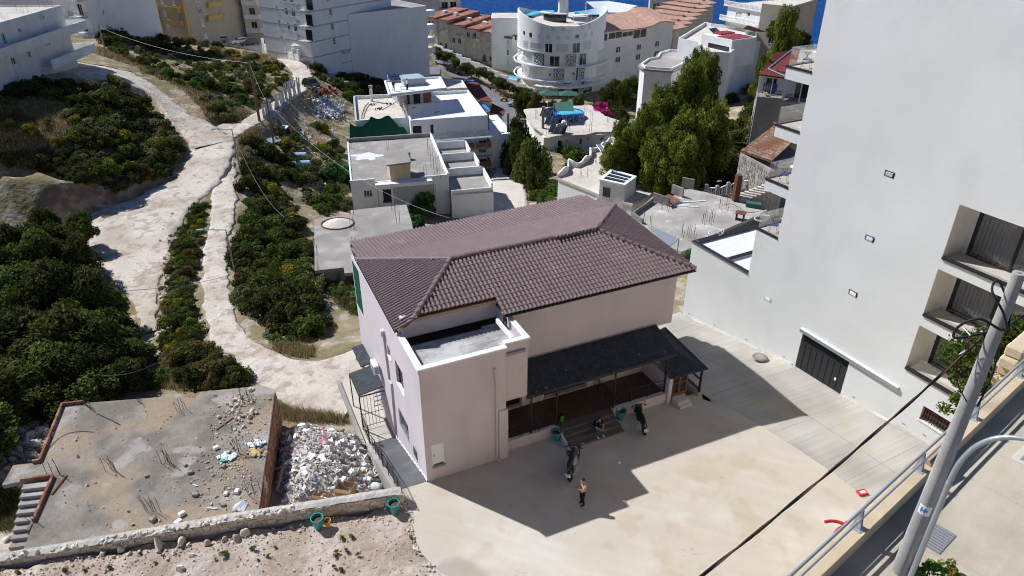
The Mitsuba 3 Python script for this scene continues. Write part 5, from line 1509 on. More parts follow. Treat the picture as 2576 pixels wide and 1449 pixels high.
def panel(c,an,w,l,tilt,label,m='dark_glass',fr='galvanised'):
 k=thing('roof_collector',label,'solar panel')
 G=Fr(c,an)
 dz=l*math.sin(math.radians(tilt))
 dv=l*math.cos(math.radians(tilt))
 pts=[G.W(-w/2,-dv/2,c[2]),G.W(w/2,-dv/2,c[2]),G.W(w/2,dv/2,c[2]+dz),G.W(-w/2,dv/2,c[2]+dz)]
 put(MB().slab(pts,0.06),'panel',m,k)
 for i in range(4):
  f=i/3
  q0=np.array(pts[0])*(1-f)+np.array(pts[1])*f
  q1=np.array(pts[3])*(1-f)+np.array(pts[2])*f
  put(MB().cyl(q0+[0,0,0.012],q1+[0,0,0.012],0.025,4),'frame_bar',fr,k)
 return k
zs=-2.6
k_=thing('flat_slab','sunlit grey concrete slab with a ring of sand behind the tiled house','building')
pts=[P(*Z('k',x,y),zs)[:2] for x,y in ((140,285),(395,245),(400,220),(795,180),(830,290),(900,620),(470,660),(355,668),(350,628),(145,650))]
put(MB().prism(pts,zs-0.3,zs),'roof_slab','cement',k_)
cols=MB()
for x,y in ((160,640),(340,655),(455,655),(150,420)):
 q=P(*Z('k',x,y),zs-0.3)
 put(MB().box(Fr(q,24),-0.2,0.2,0.1,0.5,-6.5,zs-0.3),'column','cement_dark',k_)
q0,q1=P(*Z('k',195,645),zs),P(*Z('k',350,630),zs)
put(MB().wall(q0+[0.1,0.3,0],q1+[0,0.3,0],-5.5,zs-0.3,[],0.2),'wall','cement_dark',k_)
rebars([P(*Z('k',x,y),zs) for x,y in ((410,250),(415,355),(430,500),(450,610),(150,535),(155,640),(705,220),(738,315))],k_,n=4,h=(0.8,1.4))
sc_=P(*Z('k',307,318),zs)
rs=MB()
for i in range(40):
 a=i/40*6.283
 put(MB().rbox(Fr(sc_+[1.55*math.cos(a),1.35*math.sin(a),0],math.degrees(a)+90),-0.11,0.11,-0.06,0.06,zs,zs+0.12,0.02),'ring_brick','brick',k_)
sd2=thing('sand_pile','small heap of pale sand inside a ring of bricks on the grey slab','sand')
put(MB().lathe([(1.45,0.004),(1.0,0.16),(0.5,0.34),(0.0,0.42)],sc_,24),'heap','cement_pale',sd2,smooth=True)
pal=thing('pallet_stack','stack of timber formwork at the corner of the grey slab','timber')
q=P(*Z('k',150,665),-4.0)
for i in range(7):
 put(MB().rbox(Fr(q+[0.03*i,0.3,0],5*(i % 2)),-0.9,0.7,-0.35,0.35,-5.0+0.22*i,-4.86+0.22*i,0.01),'board','wood',pal)
zr=-6.3
A_,B_=P(*Z('g',40,455),zr),P(*Z('g',825,392),zr)
F1,w1=FE(A_,B_,zr)
D1=F1.L(P(*Z('g',725,62),zr))[1]
hh=Bld('hut_house','white house with a flat brown cement roof carrying a small hut',F1,w1,D1,-13.5,zr,'paint_white',cat='house',roof='cement',parapet=0.12)
hh.winpx('f',*Z('g',143,500),*Z('g',217,552),bars=2)
hh.winpx('f',*Z('g',290,490),*Z('g',372,600),m='dark_room',fr=None,sill=None)
hh.winpx('f',*Z('g',668,503),*Z('g',698,538))
hh.finish()
for x in (103,258):
 u,z=hh.px('f',Z('g',x+16,535))
 put(MB().box(hh.ff['f'],u-0.45,u+0.4,-0.05,-0.01,z-0.75,z+0.75),'shutter','white_metal',hh.k)
u0,z0_=hh.px('f',Z('g',378,480))
put(MB().box(hh.ff['f'],u0,u0+5.2,-0.02,-0.004,-9.35,zr-0.5),'porch_wall','paint_grey',hh.k)
for u in np.linspace(u0-2.0,u0+5.2,3):
 put(MB().box(hh.ff['f'],u,u+0.12,-0.9,-0.78,-9.6,zr-0.42),'porch_post','grey_metal',hh.k)
put(MB().box(hh.ff['f'],u0-2.2,w1*0.82,-1.0,-0.005,zr-0.42,zr+0.06),'porch_roof','paint_white',hh.k)
put(MB().rbox(F1,-0.05,3.0,-0.03,0.22,zr,zr+0.55,0.02),'parapet','paint_white',hh.k)
put(MB().rbox(F1,0.0,w1,D1-0.25,D1,zr,zr+0.55,0.02),'parapet','cement',hh.k)
put(MB().rbox(F1,w1-0.22,w1+0.03,0,D1,zr,zr+0.5,0.02),'parapet','paint_white',hh.k)
put(MB().rbox(F1,w1*0.72,w1-0.22,-0.03,0.2,zr,zr+0.35,0.02),'parapet','paint_white',hh.k)
ha,hb2=P(*Z('g',360,430),zr),P(*Z('g',525,415),zr)
FH,wh=FE(ha,hb2,zr)
hut=thing('roof_hut','small cement hut with a sloping slab roof standing on the brown flat roof','hut')
put(MB().box(FH,0,wh,0,3.4,zr+0.01,zr+2.3),'wall','render_tan',hut)
put(MB().hexa([FH.W(-0.3,-0.35,zr+2.15),FH.W(wh+0.1,-0.35,zr+2.3),FH.W(wh+0.1,4.2,zr+2.55),FH.W(-0.3,4.2,zr+2.4),FH.W(-0.3,-0.35,zr+2.35),FH.W(wh+0.1,-0.35,zr+2.5),FH.W(wh+0.1,4.2,zr+2.75),FH.W(-0.3,4.2,zr+2.6)]),'roof','cement',hut)
tank(P(*Z('g',440,222),zr+0.6),22,2.6,0.42,'galvanised','long grey water cylinder on the brown flat roof behind the hut','water_cylinder')
rebars([P(*Z('g',x,y),zr) for x,y in ((345,230),(670,220),(693,315),(640,425),(720,390),(748,395),(55,165))],hh.k,h=(0.9,3.2),n=3)
wp=MB()
an=np.linspace(0,2*np.pi,40)[:-1]
c_=P(*Z('g',168,228),zr)
wp.prism(Polygon([(c_[0]+(1.9+0.5*math.sin(3*a)+0.3*math.sin(7*a))*math.cos(a),c_[1]+(1.5+0.4*math.sin(5*a))*math.sin(a)) for a in an]),zr,zr+0.012)
put(wp,'white_patch','canvas_white',hh.k)
FT=Fr(F1.W(w1,0),F1.a)
for i,(v0,v1,z) in enumerate(((-1.6,4.6,zr-1.6),(4.6,8.6,zr-0.9),(8.6,12.5,zr-0.4))):
 wd=5.4-0.5*i
 put(MB().box(FT,0.05,wd,v0,v1,-13.5,z-0.02),'terrace','cement',hh.k)
 put(MB().rbox(FT,wd-0.2,wd,v0,v1,z,z+0.95,0.02),'terrace_wall','paint_white',hh.k)
 put(MB().rbox(FT,0.05,wd-0.2,v1-0.2,v1,z,z+1.1,0.02),'terrace_wall','paint_white',hh.k)
 put(MB().rbox(FT,0.05,wd-0.2,v0,v0+0.2,z-0.3,z+0.35,0.02),'terrace_wall','paint_white',hh.k)
put(MB().box(FT,0.0,5.45,-1.65,-1.6,-13.5,zr-1.9),'terrace_front','paint_white',hh.k)
for x,lb in ((125,'left blue barrel by the front wall of the white house with the roof hut'),(215,'right blue barrel by the front wall of the white house with the roof hut')):
 q=P(*Z('g',x,610),-9.4)
 b=thing('blue_barrel',lb,'barrel')
 put(MB().lathe([(0.0,0.0),(0.42,0.0),(0.46,0.4),(0.42,0.85),(0.0,0.86)],q,14),'drum','blue_paint',b)
zr=-5.1
A_,B_=P(*Z('f',915,690),zr),P(*Z('f',2010,615),zr)
F2,w2=FE(A_,B_,zr)
D2=F2.L(P(*Z('f',1745,255),zr))[1]
cb=Bld('unfinished_block','unfinished white building with scaffolding, a penthouse and flat white roofs',F2,w2,D2,-18.5,zr-0.5,'paint_white',parapet=0.5,roof='paint_white')
for (x0,y0,x1,y1) in ((920,768,1082,915),(1200,750,1250,880)):
 cb.winpx('f',*Z('f',x0,y0),*Z('f',x1,y1),m='dark_room',fr=None,sill=None)
for z in (-11.2,-14.3,-17.3):
 cb.win('f',w2*0.93,z+0.1,1.3,2.0,m='dark_room',fr=None,sill=None)
 cb.win('f',w2*0.55,z+0.1,1.1,2.0,m='dark_room',fr=None,sill=None)
cb.finish()
for z in (-9.3,-12.4,-15.5):
 bk=put(MB().box(cb.ff['f'],w2*0.32,w2*1.0,-2.2,-0.01,z-0.45,z-0.2),'balcony','cement',cb.k)
 for r in range(4):
  for i in range(26):
   a=w2*0.32+i*w2*0.68/26
   put(MB().box(cb.ff['f'],a+0.008,a+w2*0.68/26-0.008,-2.2+0.01*RNG.random(),-2.05,z-0.19+r*0.2,z+r*0.2-0.005),'brick','brick',bk)
 put(MB().box(cb.ff['f'],w2-0.15,w2,-2.05,-0.01,z-0.2,z+0.7),'balcony_end','brick',bk)
sf=thing('scaffold','steel scaffold with plank decks in front of the unfinished white building','scaffold')
for u in np.linspace(w2*0.12,w2*1.0,5):
 for v in (-3.3,-2.5):
  put(MB().cyl(cb.ff['f'].W(u,v,-16.5),cb.ff['f'].W(u,v,-6.9),0.035,5),'standard','grey_metal',sf)
for z in (-7.6,-10.6,-13.6):
 put(MB().box(cb.ff['f'],w2*0.1,w2*1.0,-3.3,-2.5,z-0.06,z),'deck','grey_metal',sf)
 for v in (-3.3,-2.5):
  put(MB().cyl(cb.ff['f'].W(w2*0.1,v,z+0.9),cb.ff['f'].W(w2,v,z+0.9),0.03,5),'ledger','grey_metal',sf)
for i in range(4):
 u=w2*(0.12+0.22*i)
 put(MB().cyl(cb.ff['f'].W(u,-3.32,-13.6+3*(i % 2)),cb.ff['f'].W(u+w2*0.22,-3.32,-10.6+3*(i % 2)),0.025,5),'brace','grey_metal',sf)
A3,B3=P(*Z('f',140,690),zr-0.2),P(*Z('f',890,645),zr-0.2)
F3,w3=FE(A3,B3,zr)
put(MB().box(F3,0,w3+0.4,0.2,15.0,-17,zr-0.75),'side_roof','cement_pale',cb.k)
put(MB().rbox(F3,0,w3+0.3,-0.05,0.2,-14,zr-0.2,0.02),'side_parapet','paint_white',cb.k)
put(MB().rbox(F3,-0.05,0.25,0.2,15,-14,zr-0.2,0.02),'side_parapet','paint_grey',cb.k)
put(MB().rbox(F3,0.25,w3+0.2,14.8,15.05,zr-0.8,zr-0.2,0.02),'side_parapet','paint_white',cb.k)
A4,B4=P(*Z('f',780,490),zr-0.5),P(*Z('f',1225,445),zr-0.5)
F4,w4=FE(A4,B4,zr)
ph=put(MB().box(F4,0,w4,0.5,8.5,zr-0.5,zr+2.6),'penthouse','paint_grey',cb.k)
for (x0,y0,x1,y1,m_) in ((850,310,910,470,'dark_room'),(955,300,1060,460,'dark_room'),(1095,290,1215,440,'brick')):
 (u0,z1_),(u1,z0_)=F4.onv(*Z('f',x0,y0),0.5),F4.onv(*Z('f',x1,y1),0.5)
 put(MB().box(F4,u0,u1,0.44,0.499,zr-0.45,zr+2.2),'opening',m_,ph)
zt=zr+3.0
pr4=[P(*Z('f',x,y),zt) for x,y in ((612,322),(1435,225),(1345,62),(545,122))]
put(MB().prism([q[:2] for q in pr4],zr+2.6,zt-0.28),'penthouse_roof','paint_white',cb.k)
for i in range(4):
 a,b=pr4[i],pr4[(i+1) % 4]
 G,ln=FE(a,b,zt)
 put(MB().rbox(G,0,ln,0.0,0.25,zr+2.58,zt,0.02),'roof_edge','paint_grey' if i==0 else 'paint_white',cb.k)
q=P(*Z('f',1000,190),zt-0.28)
vb=thing('stair_box','low white roof box with a light blue board on it on the penthouse roof','box')
G=Fr(q,F4.a)
put(MB().box(G,-2.0,1.6,-0.2,2.2,zt-0.28,zt+0.75),'wall','paint_grey',vb)
put(MB().hexa([G.W(-2.3,-0.2,zt+0.78),G.W(1.0,-0.4,zt+0.78),G.W(1.3,2.0,zt+0.95),G.W(-2.3,2.0,zt+0.95),G.W(-2.3,-0.2,zt+0.86),G.W(1.0,-0.4,zt+0.86),G.W(1.3,2.0,zt+1.03),G.W(-2.3,2.0,zt+1.03)]),'board','pale_tank',vb)
tank(P(*Z('f',702,75),zt+0.55),F4.a,2.3,0.33,'blue_paint','blue and white solar water tank at the far edge of the penthouse roof')
panel(P(*Z('f',702,105),zt+0.05),F4.a,2.2,1.4,30,'solar panel below the blue tank on the penthouse roof')
ld=thing('ladder','white timber ladder leaning against the penthouse roof','ladder')
l0,l1=P(*Z('f',840,560),zr-0.5),P(*Z('f',825,305),zt+0.2)
l1=l0+np.array([-0.1,1.0,3.9])
sx=np.array([0.42,0.08,0])
for sgn in (-1,1):
 put(MB().cyl(l0+sx*sgn,l1+sx*sgn,0.05,6),'rail','pale_wood',ld)
for i in range(9):
 c=l0+(l1-l0)*(i+0.5)/9
 put(MB().cyl(c-sx,c+sx,0.035,5),'rung','pale_wood',ld)
for k,pts_ in enumerate((((220,665),(235,590),(270,500),(320,440)),((250,665),(270,580),(310,500),(360,450)))):
 tag(put(MB().tube(spline([P(*Z('f',x,y),zr-0.68) for x,y in pts_],6),0.07,7),'roof_pipe','pale_wood'),('left' if k==0 else 'right')+' of two tan bent hoses on the white roof of the unfinished building','hose')
tag(put(MB().cyl(P(*Z('f',520,540),zr-0.7),P(*Z('f',740,410),zr-0.7),0.05,6),'roof_beam','grey_metal'),'long grey beam lying on the white roof of the unfinished building','beam')
for k,(x,y,m_,lb) in enumerate(((390,470,'green_net','green gas bottle heap near the chimney pipe'),(460,530,'green_net','crumpled dark green net on the white roof'),(630,455,'rust','rusty lump beside the long beam'),(1295,590,'rust','small pump on the white roof edge'),(1290,450,'brick','red bucket pile beside the penthouse shade'),(950,535,'cloth_black','dark heap at the foot of the ladder'),(215,370,'cloth_black','dark heap at the far left corner of the white roof'))):
 c=P(*Z('f',x,y),zr-0.7)
 mb=MB()
 for j in range(7):
  M=np.eye(4)
  M[:3,:3]=rot()*RNG.uniform(0.12,0.3)
  M[:3,3]=c+[RNG.normal(0,0.35),RNG.normal(0,0.2),0.12]
  mb.tm(SMALL[j % 5],M)
 tag(put(mb,'roof_clutter',m_,kind='stuff'),lb,'clutter')
q=P(*Z('f',372,420),zr-0.75)
cf=thing('flue_pipe','white vertical pipe on the roof of the unfinished building','pipe')
put(MB().cyl(q,q+[0,0,2.3],0.25,10),'shaft','white_metal',cf,smooth=30)
put(MB().cyl(q+[0,0,2.3],q+[0,0,2.7],0.33,10),'cap','grey_metal',cf,smooth=30)
ng=thing('safety_net','dark green debris net draped over the left front of the unfinished building','net')
tops=[(60,730),(150,775),(240,770),(320,700),(360,640),(470,670),(600,620),(690,700),(760,780),(830,790),(905,920)]
bots=[(55,1015),(160,1010),(260,1000),(340,1000),(420,990),(500,985),(600,975),(690,965),(770,955),(840,945),(910,935)]
N_=[]
for (a,b) in zip(tops,bots):
 g0=F3.onv(*Z('f',*a),-1.2)
 g1=F3.onv(*Z('f',*b),-1.6)
 N_.append([F3.W(g0[0]*(1-t)+g1[0]*t,-1.2-0.5*t+0.22*math.sin(3*g0[0]+4*t)*t,g0[1]*(1-t)+g1[1]*t) for t in np.linspace(0,1,9)])
N_=np.array(N_)
Nf=np.array([[spline(N_[:,j],5)] for j in range(9)])[:,0].transpose(1,0,2)
r_,c__=Nf.shape[:2]
i,j=np.meshgrid(np.arange(r_-1),np.arange(c__-1),indexing='ij')
put((Nf.reshape(-1,3),np.stack([i*c__+j,i*c__+j+1,(i+1)*c__+j+1,(i+1)*c__+j],-1).reshape(-1,4)),'sheet','green_net',ng,smooth=True)
for k in range(0,r_,10):
 put(MB().cyl(Nf[k,0]+[0,0.15,0.1],Nf[k,-1]+[0,0.3,-2],0.04,5),'pole','grey_metal',ng)
put(MB().box(F2,w2+0.05,w2+4.2,1.0,12,-18.5,-8.6),'stair_tower','paint_white',cb.k)
for u,v in ((w2+0.6,3.5),(w2+0.6,10.5),(w2+3.6,2.0)):
 put(MB().box(F2,u,u+0.35,v,v+0.35,-8.6,-5.6),'column','cement_dark',cb.k)
put(MB().box(F2,w2+4.25,w2+6.3,3.0,11.5,-10.2,-9.9).box(F2,w2+4.25,w2+6.3,3.0,11.5,-13.4,-13.1),'landing','cement',cb.k)
put(MB().box(F2,w2+6.0,w2+6.25,3.0,3.25,-18,-10.2),'column','cement',cb.k)
k_=thing('cream_flat_house','low cream flat-roofed house behind the unfinished white building','house')
put(MB().prism([P(*Z('f',x,y),-9.0)[:2] for x,y in ((1350,250),(1720,235),(1655,128),(1340,90))],-19,-9.2),'wall','paint_cream',k_)
pts_=[P(*Z('f',x,y),-9.0) for x,y in ((1350,250),(1720,235),(1655,128),(1340,90))]
for i in range(4):
 G,ln=FE(pts_[i],pts_[(i+1) % 4],0)
 put(MB().rbox(G,0,ln,0,0.25,-9.2,-8.85,0.02),'parapet','paint_white',k_)
for nm,lb,pts_,z,m_ in (('sheet_roof','long maroon sheet roof running down towards the street',((1655,130),(1870,150),(2000,330),(2085,420),(1920,410),(1810,330),(1745,250)),-12.5,'maroon_sheet'),
       ('sheet_roof','lower maroon sheet roof beside the street bend',((2080,450),(2265,540),(2235,620),(2040,570)),-15.5,'maroon_sheet'),
       ('sheet_roof','small red corrugated roof behind the cream house',((1505,75),(1690,95),(1680,130),(1515,135)),-12.0,'red_plastic'),
       ('tarp','bright blue tarp below the maroon sheet roof',((1945,430),(2055,550),(2020,555),(1935,480)),-13.2,'blue_tarp'),
       ('tarp','blue tarp strip at the far end of the maroon sheet roof',((1720,125),(1810,112),(1820,145),(1730,140)),-15.0,'blue_tarp')):
 k2=thing(nm,lb,'roof' if nm=='sheet_roof' else 'tarp')
 pp_=[P(*Z('f',x,y),z)[:2] for x,y in pts_]
 put(MB().prism(pp_,z-0.12,z),'sheet',m_,k2)
 if nm=='sheet_roof':
  put(MB().prism(Polygon(pp_).buffer(-0.5),-24,z-0.13),'wall','paint_offwhite',k2)
zr=-14.4
A_,B_=P(*Z('h',190,405),zr),P(*Z('h',690,375),zr)
F5,w5=FE(A_,B_,zr)
pl=thing('pool_house','pale hotel house with a round blue pool, solar tanks and rebar on its flat roof','house')
poly5=Polygon([P(*Z('h',x,y),zr)[:2] for x,y in ((-10,200),(15,195),(230,178),(530,165),(640,250),(760,290),(690,378),(570,380),(490,400),(390,405),(330,398),(200,420),(140,385),(50,320))]).buffer(0)
put(MB().prism(poly5,zr-0.3,zr),'roof','cement_pale',pl)
put(MB().prism(poly5.buffer(-0.6),-27,zr-0.3),'wall','paint_offwhite',pl)
for i,(x,y,w_,h_) in enumerate(((280,470,30,45),(333,448,12,16),(453,455,30,45),(506,433,12,16),(620,445,30,40),(278,582,28,50),(326,562,12,14),(340,470,2,2))):
 if w_<3:
  continue
 (u0,z1_),(u1,z0_)=F5.onv(*Z('h',x-w_/2,y-h_/2),-0.35),F5.onv(*Z('h',x+w_/2,y+h_/2),-0.35)
 wk_=put(MB().box(F5,u0,u1,-0.35,0.9,z0_,z1_),'window','dark_glass',pl)
 put(MB().box(F5,u0-0.08,u1+0.08,-0.42,-0.355,z0_-0.08,z0_).box(F5,u0-0.08,u0,-0.42,-0.355,z0_,z1_).box(F5,u1,u1+0.08,-0.42,-0.355,z0_,z1_).box(F5,u0-0.08,u1+0.08,-0.42,-0.355,z1_,z1_+0.08),'frame','white_metal',wk_)
put(MB().box(F5,-1.0,w5*0.98,-0.33,1.2,-27,zr-0.35),'front_wall','paint_offwhite',pl)
for x,z in ((220,-18.2),(430,-18.0),(600,-18.0),(290,-21.6)):
 u=F5.onv(*Z('h',x+40,500),-0.4)[0]
 put(MB().rbox(F5,u-2.0,u+2.0,-1.3,-0.34,z,z+0.9,0.02),'balcony','paint_offwhite',pl)
rebars([P(*Z('h',x,y),zr) for x,y in ((90,280),(480,320),(525,375),(350,370),(180,395),(665,305))],pl,h=(1.5,3.6),n=4,r=0.02)
put(MB().box(Fr(P(*Z('h',145,350),zr),0),-0.25,0.25,-0.25,0.25,zr,zr+4.2),'column','cement_dark',pl)
pc=P(*Z('h',352,262),zr)
po=thing('paddling_pool','round blue frame pool on the flat roof before the white hotel','pool')
put(MB().lathe([(2.9,0),(3.0,0.5),(2.95,1.1),(2.8,1.12),(2.78,0.9)],pc,28),'wall','blue_paint',po)
scene[po+'__wall']['bsdf']={'type': 'ref','id': 'pool_blue'}
mat('pool_blue',pr((0.015,0.10,0.42),0.4,0.4))
put(MB().lathe([(0,0.92),(2.79,0.92)],pc,28),'water','water_pool',po)
for i in range(14):
 a=i/14*6.283
 o=pc+[3.03*math.cos(a),3.03*math.sin(a),0]
 put(MB().cyl(o,o+[0,0,1.1],0.05,5),'post','white_metal',po)
gn=thing('shade_net','green shade net stretched over the roof behind the blue pool','shade')
sh=[P(*Z('h',x,y),zr+3.0) for x,y in ((232,148),(385,135),(390,190),(250,195))]
put(MB().slab([q+[0,0,d] for q,d in zip(sh,(0,0.1,-0.5,-0.4))],0.03),'sheet','canvas_green',gn)
for q in sh:
 put(MB().cyl([q[0],q[1],zr],q,0.05,5),'pole','grey_metal',gn)
for i,(x,y) in enumerate(((190,245),(230,310),(265,375))):
 panel(P(*Z('h',x,y),zr+0.25),F5.a-30,3.2,2.2,28,('farthest','middle','nearest')[i]+' solar panel on the roof with the blue pool',m='dark_glass')
 tank(P(*Z('h',x+25,y-52),zr+1.6),F5.a+20,2.0,0.3,'blue_paint' if i<2 else 'galvanised',('farthest','middle','nearest')[i]+' solar tank on the roof with the blue pool')
for i,(x,y) in enumerate(((330,300),(400,300),(430,280))):
 q=P(*Z('h',x,y),zr)
 t=thing('sun_lounger',('left white sun lounger beside the blue roof pool','wooden deck chair right of the blue roof pool','small white lounger at the far right of the blue roof pool')[i],'lounger')
 G=Fr(q,(20,60,100)[i])
 m_=('white_metal','pale_wood','white_metal')[i]
 put(MB().rbox(G,-0.9,0.5,-0.32,0.32,zr+0.3,zr+0.36,0.02),'seat',m_,t)
 put(MB().hexa([G.W(0.5,-0.32,zr+0.3),G.W(1.0,-0.32,zr+0.75),G.W(1.0,0.32,zr+0.75),G.W(0.5,0.32,zr+0.3),G.W(0.46,-0.32,zr+0.36),G.W(0.95,-0.32,zr+0.82),G.W(0.95,0.32,zr+0.82),G.W(0.46,0.32,zr+0.36)]),'backrest',m_,t)
 for a in (-0.8,0.4):
  put(MB().box(G,a,a+0.06,-0.3,0.3,zr,zr+0.3),'leg',m_,t)
zr=-7.0
roofp=[(255,745),(335,700),(345,650),(420,660),(515,595),(520,545),(600,525),(660,475),(690,470),(800,505),(910,520),(930,560),(1040,590),(1150,600),(1220,640),(1210,720),(1100,800),(980,900)]
cp_=Polygon([P(*Z('h',x,y),zr)[:2] for x,y in roofp]+[P(*Z('h',x,y),zr)[:2] for x,y in ((860,960),(600,880))]).buffer(0)
ck=thing('curved_house','white house with a wavy white parapet round its cream flat roof','house')
put(MB().prism(cp_,zr-0.3,zr),'roof','cement_pale',ck)
put(MB().prism(cp_.buffer(-0.15),-15,zr-0.3),'wall','paint_grey',ck)
scene[ck+'__wall']['bsdf']={'type': 'ref','id': 'paint_white'}
pts_=[P(*Z('h',x,y),zr) for x,y in roofp]
wav=spline(np.array(pts_[:16]),6)
hp=MB()
acc=0.0
for a,b in zip(wav[:-1],wav[1:]):
 ln=float(np.linalg.norm((b-a)[:2]))
 h0,h1=0.55+0.45*math.sin(acc*0.9)**2,0.55+0.45*math.sin((acc+ln)*0.9)**2
 acc += ln
 G=Fr(a,math.degrees(math.atan2(b[1]-a[1],b[0]-a[0])))
 hp.hexa([G.W(0,-0.2,zr),G.W(ln,-0.2,zr),G.W(ln,0.0,zr),G.W(0,0.0,zr),G.W(0,-0.2,zr+h0),G.W(ln,-0.2,zr+h1),G.W(ln,0,zr+h1),G.W(0,0,zr+h0)])
put(hp,'parapet','paint_white',ck)
rl=MB()
rl.tube([q+[0,0,1.25] for q in wav[36:]],0.04,6)
for q in wav[36::2]:
 rl.cyl(q,q+[0,0,1.25],0.03,4)
put(rl,'railing','grey_metal',ck)
rebars([P(*Z('h',x,y),zr) for x,y in ((475,735),(592,638),(915,615),(815,690),(700,565))],ck,n=6,w=0.4,h=(0.8,1.2))
G,ln=FE(P(*Z('h',595,790),zr),P(*Z('h',885,760),zr),zr)
sb=thing('stair_house','small white roof room with a blue skylight on the cream roof','house')
q0=P(*Z('h',600,768),zr+2.0)
q1=P(*Z('h',800,812),zr+2.0)
q2=P(*Z('h',890,745),zr+2.0)
q3=P(*Z('h',690,690),zr+2.0)
put(MB().prism([q[:2] for q in (q0,q1,q2,q3)],zr-3.5,zr+1.95),'wall','paint_white',sb)
for i,(a,b) in enumerate(((q0,q1),(q1,q2),(q2,q3),(q3,q0))):
 Gq,ln_=FE(a,b,zr)
 put(MB().rbox(Gq,0,ln_,-0.1,0.35,zr+1.95,zr+2.2,0.02),'coping','paint_white',sb)
cc_=(q0+q1+q2+q3)/4
ins=[cc_+(q-cc_)*0.82+[0,0,0.12] for q in (q0,q1,q2,q3)]
put(MB().slab(ins,0.05),'skylight','dark_glass',sb)
for t in (0.33,0.66):
 a=ins[0]*(1-t)+ins[3]*t+[0,0,0.05]
 b=ins[1]*(1-t)+ins[2]*t+[0,0,0.05]
 put(MB().cyl(a,b,0.06,4),'skylight_bar','white_metal',sb)
tank(P(*Z('h',785,645),zr+1.6),35,1.9,0.36,'grey_metal','grey water cylinder above the blue skylight','water_cylinder')
panel(P(*Z('h',650,515),zr+0.4),20,2.4,1.6,18,'solar panel at the far left corner of the cream roof',m='galvanised')
Gw,lw_=FE(q0,q1,0)
put(MB().box(Gw,0.5,1.5,-0.04,-0.003,zr+0.1,zr+1.3),'window','dark_glass',sb)
zr=-4.2
fr_=[(40,385),(205,240),(330,270),(300,300),(380,320),(430,250),(350,215),(360,170),(430,185),(440,160),(530,180),(560,190),(850,265),(1120,350),(1020,400),(700,540),(520,640),(430,620),(330,640),(200,500),(90,440)]
ff_=thing('raw_flat_roof','bare blotchy concrete flat roof with rebar sheaves beside the balustrade','building')
poly_=Polygon([P(*Z('i',x,y),zr)[:2] for x,y in ((40,385),(205,240),(330,270),(430,185),(530,180),(850,265),(1120,350),(1020,400),(700,540),(520,660),(430,680),(330,640),(130,520))]).buffer(0)
put(MB().prism(poly_,zr-0.35,zr),'roof_slab','raw_cement',ff_)
mat('raw_cement',plaster((0.36,0.33,0.29),0.35,0.5,0.0,(0.66,0.62,0.56),0.85))
put(MB().prism(poly_.buffer(-0.5),-9,zr-0.36),'wall','cement_dark',ff_)
for (x0,y0,x1,y1,h_) in ((205,275,335,320,1.0),(45,400,205,285,0.5),(355,215,445,250,1.1),(435,165,530,185,1.2),(40,400,125,460,0.5)):
 G,ln=FE(P(*Z('i',x0,y0),zr),P(*Z('i',x1,y1),zr),zr)
 put(MB().rbox(G,0,ln,-0.1,0.1,zr,zr+h_,0.02),'upstand','cement_dark',ff_)
rebars([P(*Z('i',x,y),zr) for x,y in ((160,475),(300,355),(470,570),(510,580),(635,470),(655,440),(770,350),(590,160))],ff_,n=7,w=0.35,h=(0.8,1.6))
tl=thing('tile_patch','small patch of orange roof tiles at the far side of the bare concrete roof','roof')
tp=[P(*Z('i',x,y),zr+0.3) for x,y in ((295,245),(330,220),(430,265),(345,320))]
for a in range(7):
 for b in range(5):
  f0,f1,g0,g1=a/7,(a+0.95)/7,b/5,(b+1.05)/5
  bl = lambda s,t: (tp[0] * (1 - s) + tp[1] * s) * (1 - t) + (tp[3] * (1 - s) + tp[2] * s) * t  # noqa: E731
  put(MB().slab([bl(f0,g0)+[0,0,0.05],bl(f1,g0),bl(f1,g1),bl(f0,g1)+[0,0,0.05]],0.04),'tile','red_tile',tl)
for k,(x0,y0,x1,y1) in enumerate(((355,290,630,275),(380,310,575,325),(365,300,500,310))):
 a,b=P(*Z('i',x0,y0),zr+0.06),P(*Z('i',x1,y1),zr+0.06)
 G,ln=FE(a,b,zr)
 tag(put(MB().rbox(G,0,ln,-0.09,0.09,zr+0.005,zr+0.09,0.01),'board','white_metal'),('farthest','nearest','middle')[k]+' of the white boards lying on the bare concrete roof','board')
tag(put(MB().tube(spline([P(*Z('i',x,y),zr+0.3) for x,y in ((770,310),(830,300),(900,330),(960,370),(1050,360))],6),0.03,6),'bent_pipe','rust'),'rusty bent pipe lying on the bare concrete roof','pipe')
G,ln=FE(P(*Z('i',865,390),zr+0.4),P(*Z('i',945,405),zr+0.4),zr)
t=thing('rusty_table','rusty metal trestle on the bare concrete roof next to the white block','table')
put(MB().rbox(G,0,ln,-0.5,0.5,zr+0.75,zr+0.8,0.01),'top','rust',t)
for u in (0.1,ln-0.2):
 put(MB().box(G,u,u+0.08,-0.4,0.4,zr,zr+0.75),'leg','rust',t)
mp=thing('sheet_canopy','grey metal sheet canopy beside the right end of the tiled roof','canopy')
q=[P(*Z('i',x,y),-2.5) for x,y in ((175,485),(255,505),(415,575),(340,640))]
put(MB().slab(q[::-1],0.08),'sheet','grey_metal',mp)
put(MB().cyl(q[3]-[0,0,3],q[3],0.05,5).cyl(q[2]-[0,0,3],q[2],0.05,5),'post','grey_metal',mp,kind='stuff')
bal=thing('balustrade','stepped white baluster railing with grey posts above a rubble stone wall','balustrade')
bp=[(630,190,0.0),(715,200,0.5),(805,175,1.1),(900,140,1.7),(1070,140,1.7),(1115,130,1.9)]
prev=None
